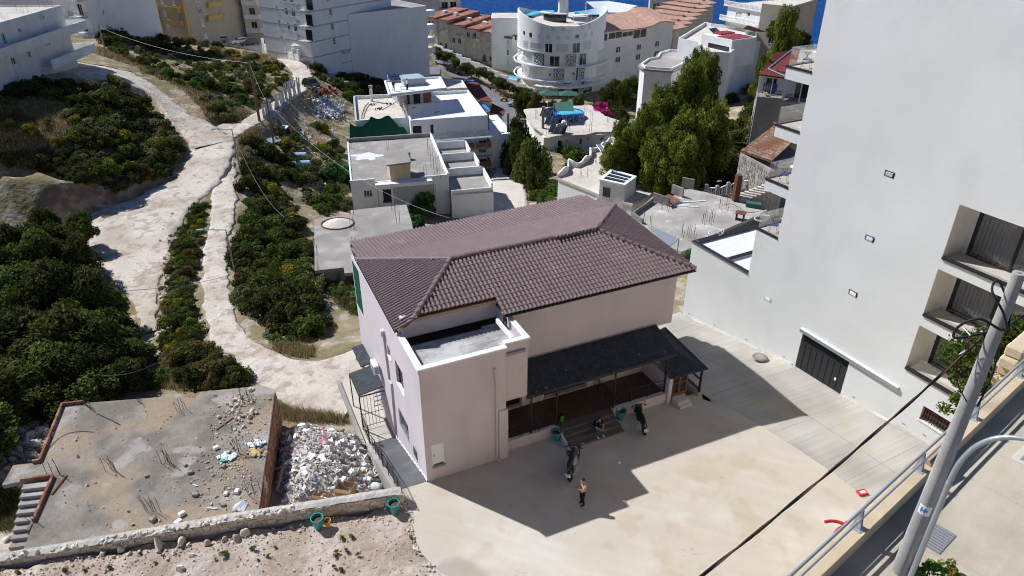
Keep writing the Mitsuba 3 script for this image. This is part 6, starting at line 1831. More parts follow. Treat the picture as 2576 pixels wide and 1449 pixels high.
for x,y,dz in bp:
 q=PD(*Z('i',x,y),0.0+F5.o[1]*0+78.5+0.6*(x-630)/100*-1)
 q=np.array([q[0],q[1],q[2]])
 put(MB().rbox(Fr(q,15),-0.18,0.18,-0.18,0.18,q[2]-0.9,q[2]+0.75,0.03),'post','grey_metal',bal)
 if prev is not None:
  a,b=prev.copy(),q.copy()
  zl=min(a[2],b[2]) if abs(a[2]-b[2])<1.6 else a[2]
  G,ln=FE(a,b,0)
  za,zb=a[2]-0.55,b[2]-0.55
  put(MB().hexa([G.W(0.18,-0.09,za-0.1),G.W(ln-0.18,-0.09,zb-0.1),G.W(ln-0.18,0.09,zb-0.1),G.W(0.18,0.09,za-0.1),G.W(0.18,-0.09,za),G.W(ln-0.18,-0.09,zb),G.W(ln-0.18,0.09,zb),G.W(0.18,0.09,za)]),'base_rail','paint_white',bal)
  put(MB().hexa([G.W(0.18,-0.1,za+0.85),G.W(ln-0.18,-0.1,zb+0.85),G.W(ln-0.18,0.1,zb+0.85),G.W(0.18,0.1,za+0.85),G.W(0.18,-0.1,za+0.97),G.W(ln-0.18,-0.1,zb+0.97),G.W(ln-0.18,0.1,zb+0.97),G.W(0.18,0.1,za+0.97)]),'top_rail','paint_white',bal)
  nb=max(2,int(ln/0.36))
  for i in range(nb):
   t=(i+0.5)/nb
   c=G.W(0.18+(ln-0.36)*t,0,za+(zb-za)*t)
   put(MB().lathe([(0.06,0),(0.05,0.1),(0.11,0.3),(0.07,0.5),(0.045,0.65),(0.07,0.85)],c,6),'baluster','paint_white',bal)
  wl_=put(MB().box(G,0,ln,0.02,0.3,-9,min(za,zb)-0.1),'stone_base','render_tan',bal)
  for r in range(4):
   u=0.0
   while u<ln-0.1:
    w_=RNG.uniform(0.3,0.6)
    z0_=min(za,zb)-0.12-0.36*(r+1)
    put(MB().rbox(G,u+0.015,min(u+w_,ln)-0.015,-0.06*RNG.random()-0.02,0.02,z0_+0.015,z0_+0.34,0.03),'stone',('cement','cement_pale','render_tan')[RNG.integers(3)],wl_)
    u += w_
 prev=q
pb=P(*Z('i',862,275),zr)
tag(put(MB().rbox(Fr(pb,15),-0.3,0.3,-0.3,0.3,zr-0.5,zr+3.0,0.03),'brick_pier','rust'),'tall brown pier in front of the balustrade wall','pier')
st_=thing('garden_stairs','pale stone garden stairs climbing right below the balustrade','stairs')
for i in range(9):
 a=P(*Z('i',905+33*i,245-8*i),zr+0.4+0.12*i)
 put(MB().rbox(Fr(a,-30),-0.9,0.9,-0.2,0.25,zr-1.5,zr+0.35+0.19*i,0.02),'step','cement_pale',st_)
bx=thing('planter','green planter at the foot of the garden stairs','planter')
q=P(*Z('i',1010,325),zr)
put(MB().rbox(Fr(q,-25),-0.8,0.8,-0.4,0.4,zr+0.003,zr+0.5,0.03),'box','canvas_green',bx)
sh_=thing('stone_hut','old stone hut with a mossy clay tile roof beside the white block','hut')
e0,e1_,e2_,e3=PD(*Z('j',225,615),79),PD(*Z('j',415,680),73),PD(*Z('j',600,510),78.5),PD(*Z('j',440,450),87)
Gh,lh=FE(e0,e1_,0)
put(MB().prism([(e0+0.0)[:2],e1_[:2],e2_[:2],e3[:2]],-9,min(e0[2],e1_[2])-0.12),'wall','cement',sh_)
for a in range(17):
 for b in range(15):
  s0,s1,t0,t1=a/17,(a+0.93)/17,b/15,(b+1.12)/15
  bl = lambda s,t: (e0 * (1 - s) + e1_ * s) * (1 - t) + (e3 * (1 - s) + e2_ * s) * t  # noqa: E731
  jz=RNG.uniform(0,0.04)
  c0,c1,c2,c3=bl(s0,t0),bl(s1,t0),bl(s1,t1),bl(s0,t1)
  m0,m1=(c0+c1)/2+[0,0,0.09],(c3+c2)/2+[0,0,0.09]
  up=np.array([0,0,0.05+jz])
  put(MB().add([c0+up,m0+up,c1+up,c3+[0,0,jz],m1+[0,0,jz],c2+[0,0,jz]],[[0,1,4,3],[1,2,5,4]]),'tile',('old_tile','old_tile_b','red_tile')[RNG.choice(3,p=[.5,.35,.15])],sh_)
mat('old_tile',pr((0.32,0.20,0.13),0.9,0.1))
mat('old_tile_b',pr((0.38,0.28,0.19),0.9,0.1))
put(MB().slab([e0-[0,0,0.02],e1_-[0,0,0.02],e2_-[0,0,0.02],e3-[0,0,0.02]],0.1),'roof_deck','rust',sh_)
for i in range(11):
 t=i/10
 c=e3*(1-t)+e2_*t+[0,0,0.1]
 put(MB().tube([c+[-0.1,0.25,0.03],c+[0.25,-0.55,-0.12]],0.12,7),'ridge_tile','red_tile',sh_)
wv=MB()
for r in range(6):
 u=0.0
 while u<lh-0.2:
  w_=RNG.uniform(0.35,0.8)
  z0_=min(e0[2],e1_[2])-0.3-0.45*(r+1)
  put(MB().rbox(Gh,u+0.02,min(u+w_,lh)-0.02,-0.05,0.02,z0_+0.02,z0_+0.43,0.03),'stone',('cement','cement_dark','cement')[RNG.integers(3)],sh_+'__wall')
  u += w_
mv=thing('maroon_pavilion','house with a maroon hip roof and a glazed terrace left of the white block','house')
d0=105
r0,r1,r2,r3=PD(*Z('j',335,140),d0),PD(*Z('j',515,165),d0-1),PD(*Z('j',395,112),d0+1.5),PD(*Z('j',540,-5),d0+9)
r4,r5=PD(*Z('j',730,150),d0-3),PD(*Z('j',440,5),d0+7)
e_=PD(*Z('j',760,-5),d0+8)
put(MB().add([r0,r1,r2+[0,0,0],r0-[0,0,.2],r1-[0,0,.2]],[[0,1,2],[3,4,1],[3,1,0]]),'roof','maroon_sheet',mv)
zt_=r2[2]
put(MB().slab([r2,PD(*Z('j',520,132),d0 - .4),r4,e_,r3],0.15),'roof','maroon_sheet',mv)
put(MB().slab([r0,r2,r3,r5],0.15),'roof','maroon_sheet',mv)
for a,b in ((r2,r3),(r2,r1),(r1,r4)):
 put(MB().cyl(a+[0,0,0.08],b+[0,0,0.08],0.13,6),'ridge','grey_metal',mv)
base=[q.copy() for q in (r0+[0.5,0.4,0],r1+[0,0.4,0],r4+[0,0.5,0])]
for a,b,nm in ((base[0],base[1],'terrace'),(base[1],base[2],'wing')):
 G,ln=FE(a,b,0)
 fl=a[2]-3.4
 put(MB().box(G,0,ln,0,5.5,-16,fl),'plinth','cement',mv)
 put(MB().box(G,0,ln,2.6,2.8,fl,a[2]-0.25),'wall','paint_white',mv)
 for u in np.linspace(0.1,ln-0.1,3):
  put(MB().box(G,u-0.07,u+0.07,0.02,0.16,fl,a[2]-0.2),'post','white_metal',mv)
 rl=MB()
 for u in np.arange(0.1,ln,0.2):
  rl.box(G,u,u+0.03,0.04,0.07,fl,fl+1.0)
 rl.box(G,0,ln,0.03,0.08,fl+1.0,fl+1.06)
 put(rl,'railing','black_metal',mv)
 put(MB().box(G,ln*0.3,ln*0.7,2.55,2.6,fl+0.05,fl+2.2),'door','dark_glass',mv)
G,ln=FE(base[0],base[1],0)
t=thing('deck_chair','pale wooden deck chair on the terrace of the maroon roofed house','chair')
fl=base[0][2]-3.4
put(MB().rbox(G,ln*0.25,ln*0.4,0.4,1.4,fl+0.35,fl+0.45,0.02),'seat','pale_wood',t)
for i in range(4):
 put(MB().box(G,ln*0.25+0.3*i,ln*0.25+0.3*i+0.14,1.4,1.5,fl+0.4,fl+1.3),'slat','pale_wood',t)
tag(put(MB().box(G,ln*0.2,ln*0.75,1.9,1.96,fl+0.5,fl+1.6),'hanging_cloth','blue_paint'),'blue cloth hanging on the terrace of the maroon roofed house','cloth')
aw=thing('awning','cream awning and white balustrade of the balcony above the maroon roof','awning')
a0,a1,a2,a3=PD(*Z('j',570,70),d0-8),PD(*Z('j',690,55),d0-8),PD(*Z('j',690,-10),d0-6),PD(*Z('j',590,-10),d0-6)
put(MB().slab([a0,a1,a2,a3],0.1),'sheet','paint_cream',aw)
wc=thing('white_canopy','slanting white sheet canopy above the maroon roofed house','canopy')
w0,w1_,w2_,w3_=PD(*Z('e',2215,680),d0+20),PD(*Z('e',2400,680),d0+16),PD(*Z('e',2575,530),d0+16),PD(*Z('e',2575,480),d0+21)
put(MB().slab([w0,w1_,w2_,w3_],0.1),'sheet','canvas_white',wc)
put(MB().cyl(w1_-[0,0,3],w1_,0.07,5),'post','white_metal',wc)
# ---------------------------------------------------------------- the town behind
def bl(name,label,corner,z0,z1,ang,Wd,Dp,m,cat='building',**k):
 """A block whose near right corner (front/right edge) is given."""
 F=Fr(corner,ang)
 return Bld(name,label,Fr(F.W(-Wd,0),ang),Wd,Dp,z0,z1,m,cat,**k)
zr=11.8
a_,b_=P(0,60,zr),P(154,16,zr)
F,w=FE(a_,b_,zr)
o=Bld('cream_house','cream two-storey house with long balconies at the top left corner',Fr(F.W(-14,0),F.a),w+14,14,1.5,zr,'paint_offwhite','house',parapet=0.15,roof='cement_pale')
for x0,y0,x1,y1,m_ in ((10,540,140,750,'dark_room'),(285,460,370,550,'dark_glass'),(165,950,295,1090,'dark_glass'),(445,850,535,955,'dark_glass')):
 o.winpx('f',*Z('a',x0,y0),*Z('a',x1,y1),m=m_)
o.finish()
for x,y,e in ((1150,420,2.6),(1275,830,3.2)):
 u,z=o.px('f',Z('a',x,y),-1.3)
 k=put(MB().box(o.ff['f'],0.5 if y<500 else u-7,o.W+e,-1.4,-0.003,z-1.2,z-1.0),'balcony','paint_offwhite',o.k)
 put(MB().box(o.ff['f'],0.5 if y<500 else u-7,o.W+e,-1.4,-1.28,z-1.0,z),'parapet','paint_offwhite',k)
 put(MB().box(o.ff['f'],o.W+e-0.12,o.W+e,-1.28,3.5,z-1.2,z+0.02),'parapet','paint_white',k)
 put(MB().box(o.ff['f'],o.W+0.01,o.W+e-0.12,0.0,3.5,z-1.2,z-1.0),'slab','paint_offwhite',k)
for x,y,nm in ((690,290,'upper'),(790,710,'lower')):
 u,z=o.px('f',Z('a',x,y))
 ac_unit(o.ff['f'],u,0,z-0.3,f'{nm} air conditioner on the cream house at the top left')
rebars([P(*Z('a',x,y),zr) for x,y in ((60,320),(380,220),(740,120))],o.k,h=(0.5,1.2),w=0.4)
c=P(241,100,-1)
o=bl('white_flats','shaded white flats with corner balconies behind the cream house',c,-8,19,-32,6.0,15,'paint_white')
for z in (0.3,3.4,6.5,9.6):
 o.win('f',3.3,z,1.6,2.2,m='dark_room')
 o.balcony('f',0.6,5.6,z-0.2,d=1.2,rail='bars')
for x0,y0,x1,y1 in ((1700,155,1745,240),(1772,405,1812,480)):
 o.winpx('r',*Z('a',x0,y0),*Z('a',x1,y1),bars=0)
o.finish()
o=bl('white_flats','plain shaded white flats at the far top left corner',PD(150,60,165),-8,22,-20,30,12,'paint_white').finish()
c=PD(475.7,84.6,172)
o=bl('tan_flats','tan flats with ochre balconies and white shutters',c,-9,14,-30,16,17,'paint_tan')
q=[(165,0,225,35),(315,0,380,40),(360,155,435,240),(740,0,815,65),(785,185,865,280),(840,405,915,495),(410,365,485,430),(640,180,705,280),(990,200,1050,300),(590,0,650,70),(930,0,1000,90)]
for x0,y0,x1,y1 in q:
 o.winpx('f',*Z('b',x0,y0),*Z('b',x1,y1),m='blind')
for x0,y0,x1,y1 in ((1375,125,1455,230),(1420,335,1505,445),(1465,545,1550,640),(1345,0,1410,20)):
 o.winpx('r',*Z('b',x0,y0),*Z('b',x1,y1),m='blind' if y0>300 else 'dark_glass')
o.finish()
for x0,y0,x1 in ((455,70,680),(810,100,1035),(510,295,730),(860,325,1085)):
 u0,z=o.px('f',Z('b',x0,y0),-0.9)
 u1=o.px('f',Z('b',x1,y0+15),-0.9)[0]
 o.balcony('f',u0,u1,z-0.95,d=0.95,par=0.95,m='paint_ochre')
for y in (30,250):
 u0,z=o.px('r',Z('b',1500,y))
 o.balcony('r',u0,u0+4,z-1.1,d=0.9,m='paint_ochre')
for y0 in (115,335):
 z=o.px('f',Z('b',1090,y0+65))[1]
 for fc in 'fr':
  o.band(fc,z,0.18,'paint_tan',0.05)
put(MB().box(o.ff['f'],15.6,16.06,-0.07,0.0,-9,14).box(o.ff['r'],-0.06,0.6,-0.06,0.0,-9,14),'corner_strip','paint_ochre',o.k)
c=PD(697,101,186)
o=bl('grey_flats','pale grey flats with a dark doorway above the small car park',c,-10,18,-8,19,14,'paint_offwhite')
for x0,y0,x1,y1,m_ in ((2080,490,2150,610,'dark_room'),(1990,100,2035,155,'blind'),(2035,320,2080,375,'blind'),(2250,80,2290,160,'dark_glass'),(2290,300,2330,440,'dark_glass')):
 o.winpx('f',*Z('b',x0,y0),*Z('b',x1,y1),m=m_)
o.finish()
u,z=o.px('f',Z('b',1950,480))
put(MB().box(o.ff['f'],u-2.2,u+2.2,-0.12,-0.005,z-0.5,z+0.5),'sign_board','black_metal',o.k)
put(MB().box(o.ff['f'],11.3,12.6,-0.25,-0.003,-10,18),'rib','paint_offwhite',o.k)
o=bl('cream_flats','narrow cream flats with rounded balconies beside the striped flats',PD(667,92,184),-10,18,-5,4.6,10,'paint_cream')
for z in (-5,-1.8,1.4,4.6):
 o.win('f',2.3,z,1.5,2.0,m='dark_room')
 o.balcony('f',0.4,4.3,z-0.3,d=1.0,m='paint_offwhite')
o.finish()
c=PD(787,150,150)
o=bl('striped_flats','white flats with thin dark grey bands between the storeys',c,-12,18,-33,14,25,'paint_white')
q=[(330,80,365,155),(360,270,400,350),(450,105,500,200),(480,305,530,400),(540,125,600,225),(570,325,630,425),(395,480,430,535),(520,0,575,30),(430,0,480,20)]
for x0,y0,x1,y1 in q:
 o.winpx('f',*Z('c',x0,y0),*Z('c',x1,y1),bars=1)
for x0,y0,x1,y1 in ((1050,120,1095,205),(1077,318,1120,402),(1102,515,1146,600),(1030,0,1070,12)):
 o.winpx('r',*Z('c',x0,y0),*Z('c',x1,y1),fr='paint_grey',bars=1)
for x0,y0,x1,y1 in ((1220,660,1345,725),(1665,535,1780,595),(1665,730,1795,795)):
 o.winpx('r',*Z('c',x0,y0),*Z('c',x1,y1),fr='white_metal',bars=1)
for y in (170,372,575,780):
 z=o.px('r',Z('c',800+(y-170)*0.12,y))[1]
 o.band('r',z,0.28,'paint_grey',0.04)
 o.band('f',z,0.28,'paint_grey',0.04)
z=o.px('r',Z('c',1215,865))[1]
o.band('r',z,0.28,'paint_grey',0.04,8)
o.finish()
for y in (130,340,540):
 u0,z=o.px('f',Z('c',640,y),-0.9)
 o.balcony('f',u0-0.3,14.0,z-0.1,d=1.0,rail='bars')
 put(MB().box(o.ff['f'],u0+1.5,u0+3.3,-0.03,-0.001,z,z+2.1),'window','dark_glass',o.k)
uo=o
c=PD(1080,159,172)
o=bl('plain_white_block','plain white windowless block with a cluttered roof terrace and solar tanks',c,-16,2.4,40,20,12,'paint_white',roof='cement')
o.finish()
for k,(x,y) in enumerate(((1720,45),(1820,60),(1920,25),(1700,85))):
 tank(PD(*Z('c',x,y),186),25,2.2,0.32,'blue_paint' if k % 2==0 else 'white_metal',f'{("first", "second", "third", "fourth")[k]} solar tank on the cluttered roof terrace of the plain white block')
cl=MB()
for i in range(120):
 M=np.eye(4)
 M[:3,:3]=rot()*RNG.uniform(0.2,0.7)
 M[:3,3]=PD(*Z('c',RNG.uniform(1640,1960),RNG.uniform(90,170)),183+RNG.uniform(-2,3))
 cl.tm(SMALL[i % 5],M,np.array([(0.1,0.08,0.05),(0.2,0.18,0.14),(0.05,0.05,0.05)][i % 3]))
tag(put(cl,'roof_thatch','vcol',vc=True),'heap of thatch and clutter on the roof terrace of the plain white block',None,None,'stuff')
for y in (195,385,560,700):
 p=PD(*Z('c',2395,y),178)
 put(MB().rbox(Fr(p,40),-1.2,1.6,-0.6,1.6,p[2]-0.3,p[2]+0.9,0.03),'balcony','paint_white',o.k)
o=bl('far_flats','grey and white flats with dark balconies near the sea',PD(1160,55,262),-30,-4.2,12,14,14,'paint_white')
for z in (-14,-10.8,-7.6):
 for u in (5,8.5,11.5):
  o.win('f',u,z,2.2,2.2,m='dark_room')
 o.balcony('f',3.6,13.4,z-0.2,d=1.2,rail='bars')
o.finish()
o=bl('far_flats','low grey flats with a white roof edge behind the row of red roofed houses',PD(1105,45,258),-30,-3.6,5,26,14,'paint_grey',roof='canvas_white').finish()
edges=[(90,215,560),(235,250,620),(395,315,690),(590,365,750),(790,410,800),(1005,460,860)]
for i in range(6):
 x0,ye,yb=edges[i]
 x1=edges[i+1][0] if i<5 else 1215
 dd=240-2.4*i
 pl_,pr2=PD(*Z('d',x0,yb),dd),PD(*Z('d',x1,yb+30),dd-3.2)
 zt=PD(*Z('d',x0,ye),dd)[2]
 F,w=FE(pl_,pr2,0)
 nm=('first','second','third','fourth','fifth','last')[i]
 o=Bld('terrace_house',f'{nm} {"cream" if i < 5 else "white"} house from the left in the row with red roofs before the sea',F,w,11,pl_[2]-4,zt,'paint_cream' if i<5 else 'paint_white','house','row of cream houses with red roofs',roof=None)
 for r in range(3):
  for u in (0.28,0.68):
   o.win('f',w*u,zt-2.6-3.0*r,1.2,1.6 if r else 1.5,m='blind' if (r+i) % 3 else 'dark_glass')
 o.finish()
 if i<5:
  for r in (0,):
   o.balcony('f',w*0.5,w*0.98,zt-3.6,d=0.9,par=0.8,m='paint_cream')
  put(MB().hexa([F.W(-0.2,-0.9,zt+0.01),F.W(w+0.5,-0.9,zt+0.01),F.W(w+3.5,11,zt+0.2),F.W(2.5,11,zt+0.2),F.W(-0.2,-0.9,zt+0.25),F.W(w+0.5,-0.9,zt+0.25),F.W(w+3.5,11,zt+1.9),F.W(2.5,11,zt+1.9)]),'roof','red_tile',o.k)
  put(MB().box(F,w*0.7,w*0.7+1.2,4,5.2,zt+0.8,zt+1.7),'chimney','paint_white',o.k)
 else:
  put(MB().box(F,-0.2,w+0.2,-0.3,0.1,zt-0.6,zt+0.05),'roof_edge','red_tile',o.k)
  put(MB().hexa([F.W(-3,1,zt),F.W(w+9,1,zt),F.W(w+10,12,zt+0.3),F.W(-2,12,zt+0.3),F.W(-3,1,zt+0.3),F.W(w+9,1,zt+0.3),F.W(w+10,12,zt+2.0),F.W(-2,12,zt+2.0)]),'roof','red_tile',o.k)
o=bl('white_annex','plain white annex beside the round hotel',PD(1302,165,226),-24,-8.5,0,8,10,'paint_white')
o.winpx('f',*Z('d',1228,455),*Z('d',1290,530))
o.finish()
HC,HR=np.array([14.2,214.0]),12.6
rh=thing('round_hotel','round white hotel with a wavy parapet, lattice panels and a roof pool','hotel')
N=72
th_=np.arange(N)*2*np.pi/N
def ringwall(r0,r1,zlo,zhi,a0=0.0,a1=2*np.pi,n=72,r2=None,r3=None):
 t=np.linspace(a0,a1,n+1)
 zl=np.array([zlo(a) if callable(zlo) else zlo for a in t])
 zh=np.array([zhi(a) if callable(zhi) else zhi for a in t])
 c,s=np.cos(t),np.sin(t)
 P0=np.column_stack([HC[0]+r1*c,HC[1]+r1*s,zl])
 P1=np.column_stack([HC[0]+r1*c,HC[1]+r1*s,zh])
 P2=np.column_stack([HC[0]+r0*c,HC[1]+r0*s,zh])
 P3=np.column_stack([HC[0]+r0*c,HC[1]+r0*s,zl])
 m=MB()
 k=n+1
 i=np.arange(n)
 for a,b in ((0,1),(1,2),(2,3),(3,0)):
  m.add(np.vstack([P0,P1,P2,P3]),np.stack([a*k+i,a*k+i+1,b*k+i+1,b*k+i],1))
 return m
parz = lambda a: -5.6 + 1.5 * math.cos(2 * a)  # noqa: E731
put(ringwall(HR-0.35,HR,-13.9,parz),'upper_wall','paint_white',rh,smooth=40)
put(ringwall(HR-1.6,HR-1.2,-27,-13.9),'lower_wall','paint_white',rh,smooth=40)
put(MB().lathe([(0,-6.9),(HR-0.3,-6.9)],(*HC,0),48),'roof','cement_pale',rh)
put(ringwall(HR-1.2,HR+0.15,-14.2,-13.85),'floor_ring','paint_white',rh,smooth=40)
for z in (-17.7,-21.6):
 put(ringwall(HR-1.3,HR+0.1,z-0.25,z),'floor_ring','paint_white',rh,smooth=40)
 put(ringwall(HR+0.9,HR+1.15,z-0.2,z+0.15,math.radians(150),math.radians(262),40),'ring_rail','paint_white',rh,smooth=40)
 put(ringwall(HR+0.9,HR+1.15,z-0.2,z+0.15,math.radians(-62),math.radians(20),30),'ring_rail','paint_white',rh,smooth=40)
def on_ring(px,py,r):
 rr=ray(px,py)
 ox,oy=-HC
 a,b,c=rr[0]**2+rr[1]**2,2*(rr[0]*ox+rr[1]*oy),ox*ox+oy*oy-r*r
 t=(-b-math.sqrt(max(b*b-4*a*c,0)))/(2*a)
 return math.atan2(rr[1]*t-HC[1],rr[0]*t-HC[0]),CAM_H+rr[2]*t
for x0,y0,x1,y1,m_,r in ([(1730,350,1778,408,'blind',0),(1865,350,1912,410,'blind',0),(2115,330,2150,388,'blind',0),(2215,315,2245,370,'blind',0),(1360,405,1385,460,'dark_glass',0),(1440,430,1475,490,'dark_glass',0),(1540,450,1585,500,'blind',0),
       (1665,462,1712,520,'blind',0),(1795,468,1842,524,'blind',0),(1922,465,1968,520,'blind',0),(2048,458,2092,505,'dark_glass',0),(2160,435,2196,490,'blind',0),(2250,415,2275,470,'blind',0),(1365,530,1420,635,'paint_grey',0),(1455,555,1590,650,'paint_grey',0),
       (1650,575,1745,690,'dark_glass',0),(1795,580,1960,680,'blind',0),(2012,570,2105,690,'dark_glass',0),(2150,540,2250,640,'blind',0),(1712,738,1838,870,'dark_glass',1),(2098,705,2185,845,'dark_glass',1),(1702,965,1722,998,'dark_glass',1),(2010,955,2032,985,'dark_glass',1),(1825,1120,2085,1230,'dark_glass',1),(2150,1090,2260,1200,'dark_glass',1)]):
 R_=HR if r==0 else HR-1.2
 a0,zt=on_ring(*Z('d',x0,y0),R_)
 a1,zb=on_ring(*Z('d',x1,y1),R_)
 k=put(ringwall(R_-0.1,R_+0.02,zb,zt,a0,a1,6),'window',m_,rh)
 fm=ringwall(R_,R_+0.08,zb-0.12,zb,a0,a1,6)
 am=(a0+a1)/2
 if m_=='dark_glass' and x1-x0>60:
  for q in (a0,am,a1):
   fm.cyl((HC[0]+(R_+0.05)*math.cos(q),HC[1]+(R_+0.05)*math.sin(q),zb),(HC[0]+(R_+0.05)*math.cos(q),HC[1]+(R_+0.05)*math.sin(q),zt),0.08,4)
 put(fm,'frame','white_metal',k)
for x0,y0,x1,y1 in ((1475,705,1610,880),(1925,730,2070,890),(1295,640,1370,790),(1350,850,1450,1010),(1750,915,1905,1070),(2082,890,2190,1050),(1690,1110,1820,1230),(1900,1105,2000,1200),(2160,1080,2240,1170)):
 a0,zt=on_ring(*Z('d',x0,y0),HR-0.2)
 a1,zb=on_ring(*Z('d',x1,y1),HR-0.2)
 lt=MB()
 R_=HR-0.1
 def pt(u,v):
  a=a0+(a1-a0)*u
  return np.array([HC[0]+R_*math.cos(a),HC[1]+R_*math.sin(a),zb+(zt-zb)*v])
 if y0>650 and x0>1400:
  put(ringwall(HR-1.25,HR-1.15,zb,zt,a0,a1,6),'shaded_opening','dark_glass',rh)
 lt.tube([pt(0,0),pt(1,0),pt(1,1),pt(0,1),pt(0,0)],0.07,4)
 for cu in (0.25,0.75):
  for cv in (0.25,0.75):
   for sx,sy in ((0.25,0),(-0.25,0),(0,0.25),(0,-0.25)):
    pass
   for sgn in (-1,1):
    for bend in (-0.09,0.09):
     lt.tube([pt(cu+(t-0.5)*0.5-sgn*bend*math.sin(math.pi*t),cv+sgn*(t-0.5)*0.5+bend*math.sin(math.pi*t)) for t in np.linspace(0,1,7)],0.06,4)
   lt.tube([pt(cu-0.25,cv),pt(cu+0.25,cv)],0.045,4).tube([pt(cu,cv-0.25),pt(cu,cv+0.25)],0.045,4)
 put(lt,'lattice_panel','white_metal',rh)
put(ringwall(HR-1.2,HR+1.6,-23.2,-22.9,math.radians(235),math.radians(345),40),'entrance_canopy','paint_white',rh,smooth=40)
put(MB().lathe([(1.6,-6.9),(1.4,-2.5),(1.5,2.5),(0,2.6)],(HC[0]+0.5,HC[1]+3,0),16),'roof_tower','paint_white',rh,smooth=40)
put(MB().lathe([(1.5,0.6),(4.6,0.9),(4.7,2.2),(4.5,2.2),(4.4,1.1),(1.5,0.9)],(HC[0]+0.5,HC[1]+3,0),24),'lookout_ring','paint_white',rh,smooth=40)
for a0,a1 in ((100,172),(18,60)):
 put(ringwall(8.6,HR-1.0,-6.9,-6.2,math.radians(a0),math.radians(a1),30),'roof_pool','water_pool',rh)
put(ringwall(5.2,6.4,-4.9,-4.6,math.radians(190),math.radians(280),20),'pergola_roof','paint_offwhite',rh)
put(ringwall(5.2,5.4,-6.9,-4.9,math.radians(190),math.radians(280),20),'pergola_wall','dark_glass',rh)
put(ringwall(7.0,9.5,-4.9,-4.75,math.radians(285),math.radians(330),14),'awning','canvas_white',rh)
for a in (286,300,315,329):
 put(MB().cyl((HC[0]+9.3*math.cos(math.radians(a)),HC[1]+9.3*math.sin(math.radians(a)),-6.9),(HC[0]+9.3*math.cos(math.radians(a)),HC[1]+9.3*math.sin(math.radians(a)),-4.9),0.08,5),'awning_post','white_metal',rh)
def facade(name,label,pts,zb,m,windows,zf,dpt=10,roof=None,rh_=2.0):
 k=thing(name,label,'hotel')
 a,b=np.array(pts[0]),np.array(pts[-1])
 F,w=FE(a,b,0)
 top=[F.L(q)[0] for q in pts]
 tz=[q[2] for q in pts]
 g=Polygon([(0,zb),(w,zb)]+[(u,z) for u,z in zip(top[::-1],tz[::-1])]).buffer(0)
 mb=MB()
 mb.wall(F.W(0,0),F.W(w,0),0,g,[],0.3)
 mb.wall(F.W(w,0),F.W(w,dpt),zb,tz[-1],[],0.3)
 put(mb,'wall',m,k)
 for x0,y0,x1,y1 in windows:
  (u0,z1_),(u1,z0_)=F.onv(*Z(zf,x0,y0),0),F.onv(*Z(zf,x1,y1),0)
  wk_=put(MB().box(F,u0,u1,-0.06,-0.003,z0_,z1_),'window','dark_glass',k)
  put(MB().box(F,(u0+u1)/2-0.06,(u0+u1)/2+0.06,-0.09,-0.06,z0_,z1_),'frame','white_metal',wk_)
 if roof:
  n=len(pts)
  fr2=[F.W(u,-0.5,z+0.05) for u,z in zip(top,tz)]
  bk2=[F.W(u+2,dpt,z+rh_) for u,z in zip(top,tz)]
  put((np.array(fr2+bk2+[q-[0,0,.3] for q in fr2]),np.array([[i,i+1,n+i+1,n+i] for i in range(n-1)]+[[2*n+i,2*n+i+1,i+1,i] for i in range(n-1)])),'roof',roof,k)
 return k,F,w
tp_=[PD(*Z('e',x,y),dd) for x,y,dd in ((-150,445,206),(0,430,208),(250,400,212),(450,385,216),(620,365,219),(720,345,221),(800,290,223),(870,278,225),(985,285,228))]
kk,F,w=facade('wavy_hotel','long pale hotel with a wave-shaped gable and salmon tiled roof',tp_,-30,'paint_offwhite',[(228,622,275,682),(502,590,546,648),(742,548,782,605),(220,755,272,815),(490,720,535,780),(730,678,776,738),(0,455,105,530),(130,440,295,490),(310,430,440,465),(460,400,615,480)],'e',12,'salmon_tile',2.5)
for i,(x0,y0,x1,y1) in enumerate(((985,395,1135,355),(1030,350,1205,300),(1100,290,1275,245),(1170,235,1335,190),(1250,180,1405,135),(1320,125,1465,80),(1390,75,1520,35))):
 dd=232+5*i
 a,b=PD(*Z('e',x0,y0),dd),PD(*Z('e',x1,y1),dd+4)
 F,w=FE(a,b,0)
 zt=(a[2]+b[2])/2
 o=Bld('stepped_house',f'{("nearest", "second", "third", "fourth", "fifth", "sixth", "farthest")[i]} house of the stepped salmon roofed row right of the wavy hotel',F,w,9,-32,zt,'paint_cream','house','stepped salmon roofed row',roof=None)
 for r in range(2):
  o.win('f',w*0.35,zt-2.6-3*r,1.3,1.7,m='blind')
 o.finish()
 put(MB().hexa([F.W(-0.3,-0.8,zt+0.01),F.W(w+0.4,-0.8,zt+0.01),F.W(w+0.4,9,zt+0.1),F.W(-12,7,zt+0.1),F.W(-0.3,-0.8,zt+0.25),F.W(w+0.4,-0.8,zt+0.25),F.W(w-2,9,zt+2.2),F.W(-12,7,zt+2.2)]),'roof','salmon_tile',o.k)
 put(MB().box(F,w*0.4,w*0.4+1.1,2.5,3.5,zt+0.3,zt+1.5),'chimney','salmon_tile',o.k)
o=bl('glass_hotel','pale glass-fronted hotel with large dark letters at the top right of the sea',PD(1760,42,285),-36,-6,-8,19,12,'paint_grey')
for z in (-22,-18.5,-15,-11.5):
 for u in (2.5,6.5,10.5,14.5):
  o.win('f',u,z,2.6,2.5)
o.finish()
M=np.eye(4)
M[:3,:3]=np.column_stack([np.r_[o.F.e1,0],[0,0,1],-np.r_[o.F.e2,0]])
M[:3,3]=o.F.W(7.2,-0.3,PD(1705,5,285)[2]-0.6)
put(MB().tm(meshkit.text_mesh('INN',2.6,0.25,True),M),'sign_letters','black_metal',o.k)
zr=-0.8
F,w=FE(P(*Z('e',1700,60),zr),P(*Z('e',2210,150),zr),zr)
